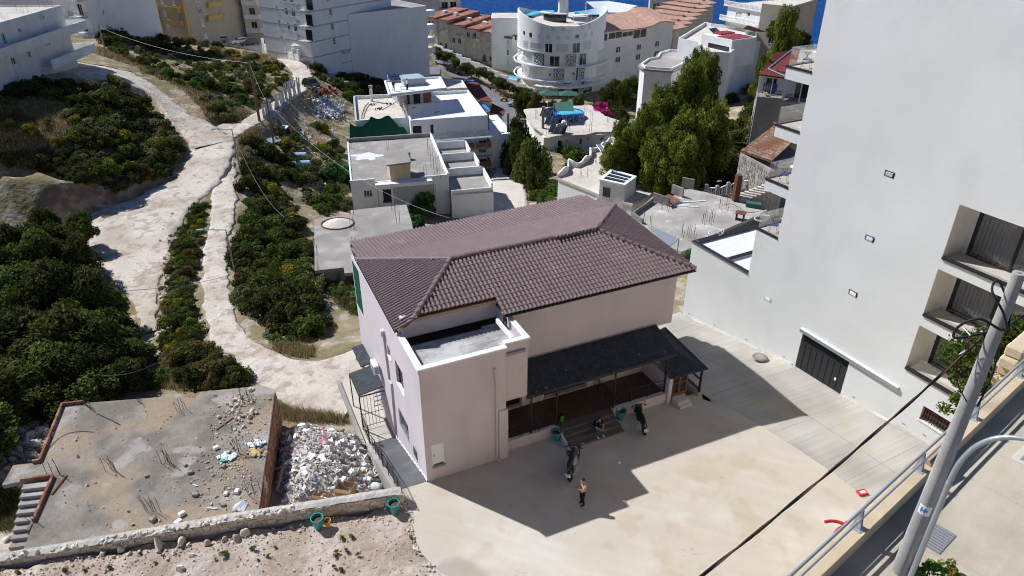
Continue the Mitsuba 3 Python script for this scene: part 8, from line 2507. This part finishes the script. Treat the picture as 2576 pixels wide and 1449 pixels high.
grass('dry_grass',[([(0,250),(165,250),(175,330),(150,420),(0,430)],.32),([(235,135),(330,165),(440,220),(520,300),(600,318),(640,290),(560,262),(450,200),(340,150),(250,118)],.34),([(520,120),(700,140),(690,175),(590,160)],.14),([(600,330),(660,320),(640,350),(600,400)],.08),([(700,865),(790,880),(770,910),(690,885)],.05),([(430,880),(520,930),(470,985),(395,970)],.09),([(690,1020),(760,1040),(850,1050),(905,1060),(770,1060),(705,1050)],.05)],
 3000,0.5,STRAW,'dry straw coloured grass on the plateau and along the dirt roads',71)
grass('green_grass',[([(0,1230),(72,1230),(66,1330),(0,1340)],.12),([(800,690),(905,730),(915,800),(850,770)],.15),([(300,230),(450,215),(540,290),(700,200),(560,130),(380,150)],.33),([(1700,400),(1960,260),(1990,380),(1850,470)],.2)],
 1800,0.38,[(0.12,0.13,0.04),(0.16,0.15,0.06),(0.07,0.1,0.025),(0.28,0.22,0.11)],'mixed green and dry grass on the slopes',72)
# ---------------------------------------------------------------- cars
def hullmesh(spheres):
 pts=[]
 for c,r in spheres:
  pts.append(np.asarray(c)+SPH*r)
 return m3.Manifold.hull_points(np.vstack(pts))
SPH=np.array(trimesh.creation.icosphere(subdivisions=1).vertices)
def prof_body(prof,w,inset=0.0):
 """A side profile (x, z) given a width, its upper edge drawn in."""
 g=Polygon(prof)
 m=trimesh.creation.extrude_polygon(g,1.0,engine='earcut')
 m=m.subdivide().subdivide() if False else m
 v=np.array(m.vertices)
 y=(v[:,2]-0.5)*2
 z=v[:,1]
 z0=z.min()
 f=1-inset*np.clip((z-z0)/(z.max()-z0),0,1)**1.5
 return np.column_stack([v[:,0],y*w/2*f,z]),np.array(m.faces)
BODY=[(-2.1,.28),(-1.75,.22),(1.75,.22),(2.08,.3),(2.12,.55),(2.02,.74),(1.15,.92),(0.9,.95),(-1.75,.98),(-2.05,.9),(-2.13,.6)]
CAB=[(0.98,.93),(0.35,1.38),(0.1,1.44),(-1.2,1.45),(-1.55,1.36),(-2.0,.95)]
GLS=[(0.9,.96),(0.34,1.34),(-1.25,1.36),(-1.5,1.3),(-1.85,.97)]
def car(p,ang,paint,label,scale=1.0,tall=1.0):
 k=thing('parked_car',label,'car','parked cars')
 T=T4().translate([float(v) for v in p]).rotate([0,0,1],float(ang)).scale([scale,scale,scale*tall])
 put(prof_body(BODY,1.74,0.08),'body',paint,k,smooth=35,to=T)
 put(prof_body(CAB,1.5,0.16),'roof',paint,k,smooth=35,to=T)
 put(prof_body(GLS,1.56,0.17),'side_window','dark_glass',k,to=T)
 m=MB().add([(0.97,-.68,.96),(0.97,.68,.96),(0.42,.6,1.36),(0.42,-.6,1.36)],[[0,1,2,3]])
 put(m,'windscreen','dark_glass',k,to=T)
 put(MB().add([(-1.99,.62,1.0),(-1.99,-.62,1.0),(-1.62,-.56,1.34),(-1.62,.56,1.34)],[[0,1,2,3]]),'rear_window','dark_glass',k,to=T)
 for x in (1.3,-1.32):
  for y in (-0.8,0.8):
   w=put(MB().tube([(x,y - .1,.31),(x,y+.1,.31)],.31,14),'wheel','rubber',k,to=T)
   put(MB().tube([(x,y - .112,.31),(x,y+.112,.31)],.19,10),'rim','galvanised',w,to=T)
 for y in (-.62,.62):
  put(MB().box(W0,2.0,2.115,y - .18,y+.18,.58,.72),'headlight','white_metal',k,to=T)
  put(MB().box(W0,-2.14,-2.03,y - .14,y+.14,.68,.86),'tail_light','red_plastic',k,to=T)
 put(MB().box(W0,2.09,2.14,-.26,.26,.36,.47),'number_plate','white_paint',k,to=T)
def tpz(px,py,z):
 return P(px,py,z)
p=TP(785,222)
car(P(786,221,-4.75),-48,'black_paint','black car parked at the end of the dirt road behind the metal fence',1.02,1.08)
car(P(552,106,-7.0),195,'silver_paint','silver car parked below the tan flats')
car(P(604,110,-6.95),215,'white_paint','white car parked by the grey flats')
car(P(629,114,-6.9),205,'black_paint','black car parked beside the white one by the grey flats')
car(P(1112,160,-20.2),-35,'white_paint','white car on the asphalt street near the plain white block',1.15)
car(P(1144,182,-21.4),-38,'black_paint','black car on the asphalt street beside the hedge wall',1.15)
car(P(1300,267,-24.9),170,'silver_paint','silver car parked at the bend of the street',1.1)
car(P(1338,271,-25.0),165,'silver_paint','silver car half hidden behind the pool house',1.1)
car(P(1362,270,-25.0),160,'white_paint','white car farthest right beside the street bend',1.1)
car(P(1508,216,-25.6),80,'blue_paint','blue car in the shade right of the round hotel',1.1)
car(P(862,221,-9.5),140,'white_paint','white car half hidden in the bushes below the striped flats',1.0)
mc=thing('yellow_motorcycle','yellow and black motorcycle parked at the street below the hedge','motorcycle')
q=P(1268,254,-24.6)
put(MB().rbox(Fr(q,20),-0.8,0.8,-0.2,0.2,q[2]+0.4,q[2]+1.0,0.12),'body','yellow_plastic',mc)
for s in (-0.7,0.7):
 put(MB().cyl(Fr(q,20).W(s,-0.08,q[2]+0.33),Fr(q,20).W(s,0.08,q[2]+0.33),0.33,12),'wheel','rubber',mc)
# ---------------------------------------------------------------- people
def bone(a,b,ra,rb):
 return hullmesh([(a,ra),(b,rb)])
def blend(bones,edge=0.03,it=8):
 m=m3.Manifold.batch_boolean(bones,m3.OpType.Add).refine_to_length(edge)
 q=m.to_mesh()
 t=trimesh.Trimesh(q.vert_properties[:,:3],q.tri_verts,process=True)
 return trimesh.smoothing.filter_taubin(t,iterations=it)
def hand(wrist,palm_dir,side,curl,edge=0.006):
 """A hand as one surface: palm, four fingers of unequal length, a thumb."""
 d=np.array(palm_dir,float)
 d /= np.linalg.norm(d)
 s=np.array(side,float)
 s -= d*(s @ d)
 s /= np.linalg.norm(s)
 n=np.cross(d,s)
 w=np.array(wrist,float)
 B=[bone(w,w+d*0.05,0.026,0.03),hullmesh([(w+d*.03+s*.028,.014),(w+d*.03-s*.028,.014),(w+d*.085+s*.032,.012),(w+d*.085-s*.032,.012)])]
 for i,(o,l) in enumerate(((-.032,.06),(-.011,.07),(.011,.065),(.032,.05))):
  a=w+d*.085+s*o
  b=a+(d*math.cos(curl*.6)-n*math.sin(curl*.6))*l*.55
  c=b+(d*math.cos(curl*1.4)-n*math.sin(curl*1.4))*l*.5
  B += [bone(a,b,.0095,.0085),bone(b,c,.0085,.0075)]
 a=w+d*.03-s*.03
 b=a+(d*.6-s*.8-n*.25)*.035
 B += [bone(a,b,.012,.010),bone(b,b+(d*.9-n*.4)*.03,.010,.008)]
 return B
def person(T,J,top,legs,label,shoes='rubber',name='person',far=False,hold=None):
 """J: joints in metres, the body's own frame (facing -y)."""
 k=thing(name,label,'person')
 g = lambda n: np.array(J[n],float)  # noqa: E731
 sk=[bone(g('neck'),g('chin'),.055,.055),hullmesh([(g('head'),.092),(g('head')+[0,.02,.03],.09),(g('head')+np.array(J.get('face',(0,-1,0)))*.03-[0,0,.07],.062)])]
 for s in 'lr':
  sk += [bone(g('elb_'+s),g('wri_'+s),.044,.028)]
  sk += [bone(g('neck')-[0,0,.06],g('sho_'+s),.05,.045),bone(g('sho_'+s),g('elb_'+s),.043,.04)]
  h=g('wri_'+s)-g('elb_'+s)
  if not far:
   sk += hand(g('wri_'+s),h,(1,0,0) if s=='l' else (-1,0,0),0.7)
 b=blend(sk,0.02 if far else 0.009,4)
 put(b,'body','skin',k,smooth=True,to=T)
 f=np.array(J.get('face',(0,-1,0)),float)
 f /= np.linalg.norm(f)
 sd=np.cross(f,[0,0,1.0])
 if not far:
  ft=MB()
  hd=g('head')
  nose=hullmesh([(hd+f*.1-[0,0,.01],.012),(hd+f*.118-[0,0,.04],.016)])
  q=nose.to_mesh()
  put((q.vert_properties[:,:3],q.tri_verts),'nose','skin',k,to=T)
  for s in (-1,1):
   q=hullmesh([(hd+sd*s*.095+[0,0,.0],.018),(hd+sd*s*.095-[0,0,.04],.014)]).to_mesh()
   put((q.vert_properties[:,:3],q.tri_verts),'ear','skin',k,to=T)
   q=hullmesh([(hd+f*.094+sd*s*.032+[0,0,.012],.011)]).to_mesh()
   put((q.vert_properties[:,:3],q.tri_verts),'eye','hair',k,to=T)
  q=hullmesh([(hd+f*.098+sd*.02-[0,0,.075],.008),(hd+f*.098-sd*.02-[0,0,.075],.008)]).to_mesh()
  put((q.vert_properties[:,:3],q.tri_verts),'mouth','red_tile',k,to=T)
 hr=[(g('head')-f*.02+[0,0,.045],.098),(g('head')-f*.05,.085),(g('head')-f*.045-[0,0,.05],.06)]
 q=hullmesh(hr).to_mesh()
 put((q.vert_properties[:,:3],q.tri_verts),'hair','hair',k,smooth=True,to=T)
 up=[hullmesh([(g('chest')+[.12,0,.05],.10),(g('chest')+[-.12,0,.05],.10),(g('waist')+[.08,0,0],.11),(g('waist')-[.08,0,0],.11)]),bone(g('waist'),g('hip'),.15,.15),bone(g('neck')-[0,0,.08],g('chest'),.085,.12)]
 for s in 'lr':
  up += [bone(g('sho_'+s),g('sho_'+s)*.35+g('elb_'+s)*.65,.068,.058),bone(g('chest'),g('sho_'+s),.1,.068)]
 put(blend(up,.03,6),'shirt',top,k,smooth=True,to=T)
 lo=[hullmesh([(g('hip_l'),.105),(g('hip_r'),.105)])]
 for s in 'lr':
  lo += [bone(g('hip_'+s),g('kne_'+s),.09,.062),bone(g('kne_'+s),g('ank_'+s),.062,.048)]
 put(blend(lo,.03,6),'trousers',legs,k,smooth=True,to=T)
 for s in 'lr':
  a=g('ank_'+s)
  fd=np.array(J.get('toe',f),float)*[1,1,0]
  fd /= np.linalg.norm(fd)+1e-9
  q=hullmesh([(a-[0,0,.05]-fd*.04,.04),(a-[0,0,.06]+fd*.13,.032),(a-[0,0,.02],.045)]).to_mesh()
  put((q.vert_properties[:,:3],q.tri_verts),'shoe',shoes,k,smooth=True,to=T)
 return k
STAND=dict(head=(0,-.02,1.63),chin=(0,-.03,1.52),neck=(0,0,1.45),chest=(0,0,1.28),waist=(0,0,1.04),hip=(0,0,.95),hip_l=(.09,0,.9),hip_r=(-.09,0,.9),kne_l=(.1,-.02,.5),kne_r=(-.11,-.02,.5),ank_l=(.1,.02,.1),ank_r=(-.13,.06,.1),
   sho_l=(.19,0,1.4),sho_r=(-.19,0,1.4),elb_l=(.24,.0,1.12),elb_r=(-.24,.0,1.12),wri_l=(.2,-.1,.9),wri_r=(-.2,-.1,.9))
pm_=dict(STAND,elb_l=(.2,-.12,1.14),elb_r=(-.2,-.12,1.14),wri_l=(.05,-.31,1.22),wri_r=(-.05,-.31,1.2),head=(0,-.05,1.61),chin=(0,-.07,1.5),face=(0,-.9,-.35))
mp_=P(*C(8,1785,938),0)
Tm=T4().translate([float(mp_[0]),float(mp_[1]),0.0]).rotate([0,0,1],-62.0)
person(Tm,pm_,'cloth_khaki','cloth_black','person in a beige shirt and black trousers standing in the yard looking at a phone')
ph_=thing('phone','dark phone held by the person standing in the yard','phone')
put(MB().rbox(W0,-.04,.04,-.40,-.385,1.2,1.35,.004),'case','black_paint',ph_,to=Tm)
put(MB().box(W0,-.034,.034,-.3845,-.383,1.21,1.34),'screen','dark_glass',ph_,to=Tm)
sit=dict(head=(0,-.30,.82),chin=(0,-.30,.72),neck=(0,-.22,.66),chest=(0,-.12,.5),waist=(0,-.02,.28),hip=(0,.02,.14),hip_l=(.1,.0,.1),hip_r=(-.1,0,.1),kne_l=(.2,-.42,.28),kne_r=(-.2,-.42,.28),ank_l=(.17,-.5,-.14),ank_r=(-.17,-.5,-.14),
  sho_l=(.19,-.2,.6),sho_r=(-.19,-.2,.6),elb_l=(.22,-.38,.38),elb_r=(-.22,-.38,.38),wri_l=(.08,-.58,.34),wri_r=(-.06,-.58,.32),face=(0,-.8,-.6))
sp=H.W(9.55,-0.28,0.33)
Ts=T4().translate([float(v) for v in sp]).rotate([0,0,1],float(H.a))
person(Ts,sit,'cloth_black','cloth_blue','person in black sitting bent forward on the veranda steps',shoes='cloth_white')
for k,(x,y,tp2,lg,lb) in enumerate(((683,272,'cloth_blue','cloth_black','person in blue standing at the edge of the penthouse roof'),(875,255,'cloth_white','cloth_black','person in white standing beside the low box on the penthouse roof'))):
 p=P(*Z('f',x,y),-2.1-0.28)
 person(T4().translate([float(v) for v in p]).rotate([0,0,1],40.0+90*k),STAND,tp2,lg,lb,far=True)
for k,(x,y) in enumerate(((560,930),(930,1215),(1000,1240))):
 p=P(*Z('d',x,y),-23.0-1.2*(k>0))
 person(T4().translate([float(v) for v in p]).rotate([0,0,1],30.0),STAND,'cloth_white' if k != 1 else 'cloth_black','cloth_blue',('person walking along the hedge wall by the black car','person in black on the pavement of the street bend','person in white on the pavement of the street bend')[k],far=True)
# ---------------------------------------------------------------- motorcycles
def wheel(mb_,p,r,w,T,par,hub='galvanised'):
 a=np.linspace(0,2*np.pi,25)
 k=put(MB().tube([np.array(p)+[r*math.cos(t),0,r*math.sin(t)] for t in a],w,8,cap=False),'wheel','rubber',par,smooth=True,to=T)
 m=MB().cyl(np.array(p)+[0,-.05,0],np.array(p)+[0,.05,0],.05,8)
 for i in range(7):
  t=i*2*math.pi/7
  m.cyl(p,np.array(p)+[(r-w*.6)*math.cos(t),0,(r-w*.6)*math.sin(t)],.014,4)
 put(m,'rim',hub,k,to=T)
def hull_part(par,nm,m_,sph,T):
 q=hullmesh(sph).refine_to_length(0.05).to_mesh()
 return put((q.vert_properties[:,:3],q.tri_verts),nm,m_,par,smooth=35,to=T)
def plate(T,par,p,txt,n=(-1,0,0),hgt=0.07):
 k=put(MB().box(W0,p[0] - .012,p[0],p[1] - .1,p[1]+.1,p[2] - .09,p[2]+.09),'number_plate','white_paint',par,to=T)
 for i,s in enumerate(txt):
  tm_=meshkit.text_mesh(s,hgt*0.8,0.002,True)
  wd=tm_.bounds[1][0]
  M=np.eye(4)
  M[:3,:3]=np.array([[0,0,-1],[-1,0,0],[0,1,0]])
  M[:3,3]=[p[0] - .0125,p[1]+wd/2,p[2]+.015 - .085*i]
  put(MB().tm(tm_,M),'plate_text','blue_print',k,to=T)
def moto(T,label,scooter):
 k=thing('scooter' if scooter else 'motorcycle',label,'scooter' if scooter else 'motorcycle')
 r=.23 if scooter else .31
 xf,xr=.68,-.62
 wheel(None,(xf,0,r+.05),r,.07,T,k)
 wheel(None,(xr,0,r+.05),r,.075,T,k)
 if scooter:
  hull_part(k,'rear_body','black_paint',[((-.75,0,.62),.13),((-.15,0,.62),.17),((-.7,0,.78),.1),((0.0,0,.45),.14)],T)
  hull_part(k,'floor','black_paint',[((.05,.1,.32),.07),((.45,.1,.34),.06),((.05,-.1,.32),.07),((.45,-.1,.34),.06)],T)
  hull_part(k,'front_shield','black_paint',[((.52,.16,.5),.06),((.52,-.16,.5),.06),((.38,.13,.95),.06),((.38,-.13,.95),.06),((.6,0,.6),.09)],T)
  hull_part(k,'seat','rubber',[((-.78,0,.85),.09),((-.3,0,.83),.12),((.02,0,.8),.09)],T)
  hull_part(k,'front_fender','black_paint',[((.6,0,.52),.07),((.85,0,.5),.05)],T)
 else:
  hull_part(k,'tank','black_paint',[((.3,0,.86),.13),((.0,0,.84),.15),((-.12,0,.78),.1)],T)
  hull_part(k,'engine','grey_metal',[((.18,0,.42),.15),((-.12,0,.42),.14),((.2,0,.6),.1)],T)
  hull_part(k,'seat','rubber',[((-.15,0,.84),.11),((-.55,0,.88),.12),((-.85,0,.92),.07)],T)
  hull_part(k,'tail','black_paint',[((-.5,0,.78),.1),((-.95,0,.88),.05)],T)
  put(MB().cyl((-.1,-.16,.35),(-.85,-.2,.48),.06,8).cyl((-.1,.16,.35),(-.85,.2,.48),.06,8),'exhaust','galvanised',k,kind='stuff',to=T)
  put(MB().cyl((.3,0,.8),(-.05,0,.3),.03,6).cyl((-.05,.06,.4),(xr,.06,r+.05),.025,6).cyl((-.3,0,.8),(xr,0,r+.1),.02,6),'frame','black_metal',k,kind='stuff',to=T)
  hull_part(k,'tail_light','red_plastic',[((-.99,.06,.86),.025),((-.99,-.06,.86),.025)],T)
 for s in (-.08,.08):
  put(MB().cyl((xf,s,r+.05),(.43,s,.95),.025,6),'fork','galvanised',k,to=T)
 put(MB().tube([(.32,-.36,1.0),(.42,-.15,1.02),(.42,.15,1.02),(.32,.36,1.0)],.017,6),'handlebar','black_metal',k,to=T)
 hull_part(k,'headlight','galvanised',[((.55,0,.85),.08),((.5,0,.85),.09)],T)
 for s in (-1,1):
  put(MB().cyl((.38,s*.28,1.01),(.42,s*.34,1.16),.009,5),'mirror_arm','black_metal',k,to=T)
  hull_part(k,'mirror','galvanised',[((.42,s*.33,1.17),.02),((.42,s*.41,1.2),.03)],T)
  put(MB().rbox(W0,.28,.33,s*.33 - .06,s*.33+.06,.98,1.02,.01),'grip','rubber',k,to=T)
 put(MB().cyl((-.05,.14,.3),(-.15,.34,.0),.016,5),'kickstand','grey_metal',k,to=T)
 hull_part(k,'rear_fender','black_paint',[((-.7,0,.68),.06),((-.98,0,.5),.05)],T)
 plate(T,k,(-1.03,0,.55),('ABD','468') if scooter else ('AB','407'))
 return k
def place_moto(fr,rr,label,scooter,s=1.0):
 a,b=P(*fr,0),P(*rr,0)
 d=a-b
 c=(a+b)/2
 moto(T4().translate([float(c[0]),float(c[1]),0.0]).rotate([0,0,1],math.degrees(math.atan2(d[1],d[0]))).rotate([1,0,0],-7).scale(s),label,scooter)
place_moto(z4(1420,1115),z4(1500,1320),'black scooter parked right of the veranda steps',True,1.12)
place_moto(C(8,1755,610),C(8,1705,765),'black motorcycle parked in front of the veranda steps',False,1.15)
hk=P(*C(8,1690,565),0.95)
hm=thing('helmet','black helmet hung on the handlebar of the motorcycle','helmet')
hh_=hullmesh([(hk,.14),(hk+[0.02,-.05,-.05],.12)]).to_mesh()
put((hh_.vert_properties[:,:3],hh_.tri_verts),'shell','black_paint',hm,smooth=True)
# ---------------------------------------------------------------- buckets,bag
def bucket(p,label,m_='teal_plastic',s=1.0,name='planter_pot'):
 k=thing(name,label,'pot' if name=='planter_pot' else 'bucket')
 put(MB().lathe([(0,0.004),(.17*s,0.004),(.185*s,.05*s),(.27*s,.55*s),(.30*s,.56*s),(.30*s,.62*s),(.26*s,.62*s),(.24*s,.45*s),(.0,.42*s)],p,22),'body',m_,k,smooth=40)
 put(MB().lathe([(0,.47*s),(.245*s,.46*s)],p,22),'soil','rust',k)
bucket(P(*z4(585,1365),0),'teal pot left of the veranda steps')
bucket(P(*z4(1247,1150),0),'teal pot with a pale foot right of the veranda steps')
bucket(P(*C(8,442,990),0),'teal bucket at the end of the stone wall')
bucket(P(*c7(2282,1098),0),'teal bucket in front of the stone wall beside the small yellow one')
bucket(P(*c7(2350,1090),0),'small yellow bucket beside the teal one at the stone wall','yellow_plastic',0.6,'yellow_bucket')
bg=thing('backpack','black and green backpack on the veranda at the top of the steps','bag')
q=H.W(7.95,0.75,0.55)
for nm,m_,o,r_ in (('body','cloth_black',0,.17),('pocket','green_bag',-.1,.12)):
 w=hullmesh([(q+[0,o,.18],r_),(q+[.06,o,.38],r_*.85)]).to_mesh()
 put((w.vert_properties[:,:3],w.tri_verts),nm,m_,bg,smooth=True)
mat('green_bag',pr((0.02,0.3,0.03),0.7,0.3))
# ---------------------------------------------------------------- poles,cables,fence,tanks,rubbish
TOPS={}
def pole(nm,base,top,m_,label,r=.14,lamp=False):
 b=TP(*base)
 h=5.0
 for _ in range(40):
  y,z=b[1],b[2]+h-CAM_H
  h += ((724.5+FOC*(-y*SP-z*CP)/(y*CP-z*SP))-top[1])*0.03
 k=thing('utility_pole' if not lamp else 'street_lamp',label,'pole' if not lamp else 'street lamp')
 put(MB().tube([b-[0,0,.4],b+[0,0,h*.5],b+[0,0,h]],[r,r*.85,r*.65],10),'shaft',m_,k,smooth=True)
 if lamp:
  put(MB().cyl(b+[0,0,h - .05],b+[-1.8,-.3,h+.12],.04,6),'arm','grey_metal',k)
  put(MB().rbox(Fr(b+[-1.8,-.3,0],10),-.5,.1,-.12,.12,h+b[2]+.05,h+b[2]+.17,.03),'lamp_head','grey_metal',k)
 else:
  put(MB().rbox(Fr(b,30),-.5,.5,-.06,.06,b[2]+h - .5,b[2]+h - .38,.01),'cross_arm',m_,k)
  for s in (-.4,0,.4):
   put(MB().lathe([(.05,0),(.07,.08),(.04,.16),(0,.18)],Fr(b,30).W(s,0,b[2]+h - .38),8),'insulator','white_paint',k)
 TOPS[nm]=b+[0,0,h - .35]
c1 = lambda x,y: C(1,x,y)  # noqa: E731
pole('A',c1(765,400),c1(690,178),'pale_wood','timber utility pole beside the upper dirt road near the white flats')
pole('B',c1(1862,878),c1(1780,430),'wood','tall brown utility pole at the corner of the green mound',.2)
pole('C',c1(1985,1160),c1(1940,712),'wood','thin brown utility pole behind the corrugated fence',.14)
pole('D',c1(2195,460),c1(2150,170),'wood','brown utility pole beside the garden wall of the striped flats',.17)
pole('L',c1(1718,1215),c1(1692,925),'grey_metal','street lamp at the fork of the dirt roads',.08,True)
pole('M',C(4,1690,640),C(4,1708,305),'grey_metal','street lamp among the bushes beside the concrete track',.07,True)
pole('S',Z('d',470,880),Z('d',455,640),'grey_metal','slim street lamp on the asphalt street beside the black car',.1,True)
pole('R',Z('d',1465,1400),Z('d',1462,1200),'wood','pole with cables at the bend of the asphalt street',.16)
WIRES=(('A','B',1.0,'white cable from the timber pole to the tall brown pole'),('A','D',1.6,'cable from the timber pole towards the striped flats'),('B','C',.5,'cable from the tall brown pole to the fence pole'),('C',Z('g',830,720),2.2,'long cable from the fence pole down to the tiled house'),
  ('C',Z('g',40,300),1.5,'cable from the fence pole to the house with the roof hut'),('L',C(4,2035,212),1.8,'cable from the lamp at the fork across the bushes'))
for a,b,sag,lb in WIRES:
 p0=TOPS[a]
 if isinstance(b,str):
  p1=TOPS[b]
 else:
  p1=P(*b,{0: -2.0}.get(0)) if a != 'C' or b[1]>480 else P(*b,-5.5)
 ts=np.linspace(0,1,24)
 tag(put(MB().tube([p0+(p1-p0)*t-[0,0,4*sag*t*(1-t)] for t in ts],.013,4),'cable','grey_metal' if a != 'A' else 'white_metal'),lb,'cable')
for k,(q0,q1,z0,z1,lb) in enumerate(((C(4,830,745),C(4,1640,635),1.2,-1.5,'dark cable slung across the clearing from the evergreen grove'),(C(4,735,1352),C(4,1130,1255),0.5,-0.5,'thin cable slung from the grove towards the strip of bushes'),(Z('j',540,0),Z('j',280,355),8,-7,'thin cable running down past the maroon roof'))):
 p0,p1=P(*q0,z0),P(*q1,z1)
 tag(put(MB().tube([p0+(p1-p0)*t-[0,0,1.2*t*(1-t)] for t in np.linspace(0,1,16)],.018,4),'cable','grey_metal'),lb,'cable')
fk=thing('metal_fence','pale grey corrugated metal fence at the edge of the upper dirt road','fence')
fp=spline([TP(663,300),TP(683,283),TP(715,262),TP(722,252),TP(742,243),TP(758,236)],6)
for i in range(len(fp)-1):
 a,b=fp[i],fp[i+1]
 G,ln=FE(a,b,0)
 z,hgt=min(a[2],b[2])-0.3,2.1+0.25*RNG.random()+(0.9 if i>16 else 0)
 uu=np.linspace(0,ln*1.02,13)
 vv=0.05*np.where(np.arange(13) % 4<2,0,1)+0.06*RNG.normal()
 tl_=0.25*RNG.normal()
 pts_=[G.W(u,v,z) for u,v in zip(uu,vv)]+[G.W(u,v+tl_,z+hgt) for u,v in zip(uu,vv)]
 put((np.array(pts_),np.array([[j,j+1,14+j,13+j] for j in range(12)])),'sheet','galvanised',fk)
 if i % 3==0:
  put(MB().cyl(a-[0,0,.3],a+[0,0,2.3],.04,5),'post','grey_metal',fk)
for k,(x,y,m_,an,lb) in enumerate(((2140,1125,'pale_tank',8,'upper pale blue grey water tank lying on the stony slope'),(2165,1185,'pale_tank',12,'lower pale blue grey water tank lying on the stony slope'),(2200,1155,'blue_tarp',-50,'blue water tank between the two pale ones'))):
 t_=TP(*c1(x,y+25))
 tank(t_+[0,0,.6],an,2.3 if k<2 else 1.3,.55 if k<2 else .4,m_,lb,'water_tank_drum',legs=False)
mat('pale_tank',pr((0.33,0.43,0.46),0.45,0.4))
rb=MB()
for k in range(260):
 x,y=(RNG.normal(2370,55),RNG.normal(800,35)) if k<200 else ((RNG.normal(2310,25),RNG.normal(730,12)) if k<230 else (RNG.normal(2330,30),RNG.normal(670,18)))
 t_=TP(*c1(x,y))
 M=np.eye(4)
 M[:3,:3]=rot()*RNG.uniform(.2,.5)
 M[:3,3]=t_+[0,0,.2]
 col=(0.22,0.03,0.02) if k>=230 else [(0.55,0.56,0.56),(0.4,0.43,0.48),(0.12,0.2,0.34),(0.6,0.6,0.58),(0.45,0.4,0.34)][k % 5]
 rb.tm(SMALL[k % 5],M,col)
tag(put(rb,'rubbish_heap','vcol',vc=True),'heap of white and blue rubbish bags on the terrace below the black car',None,None,'stuff')
for k,(x,y) in enumerate(((2020,925),(2130,975),(1965,1020))):
 t_=TP(*c1(x,y))
 G=Fr(t_,-30+40*k)
 tag(put(MB().hexa([G.W(-1.0,-.5,t_[2]+.15),G.W(1.0,-.5,t_[2]+.05),G.W(1.0,.5,t_[2]+.5),G.W(-1.0,.5,t_[2]+.55),G.W(-1.0,-.5,t_[2]+.2),G.W(1.0,-.5,t_[2]+.1),G.W(1.0,.5,t_[2]+.55),G.W(-1.0,.5,t_[2]+.6)]),'fallen_sheet','pale_tank'),('upper','right','lower')[k]+' fallen blue grey sheet on the slope below the metal fence','sheet')
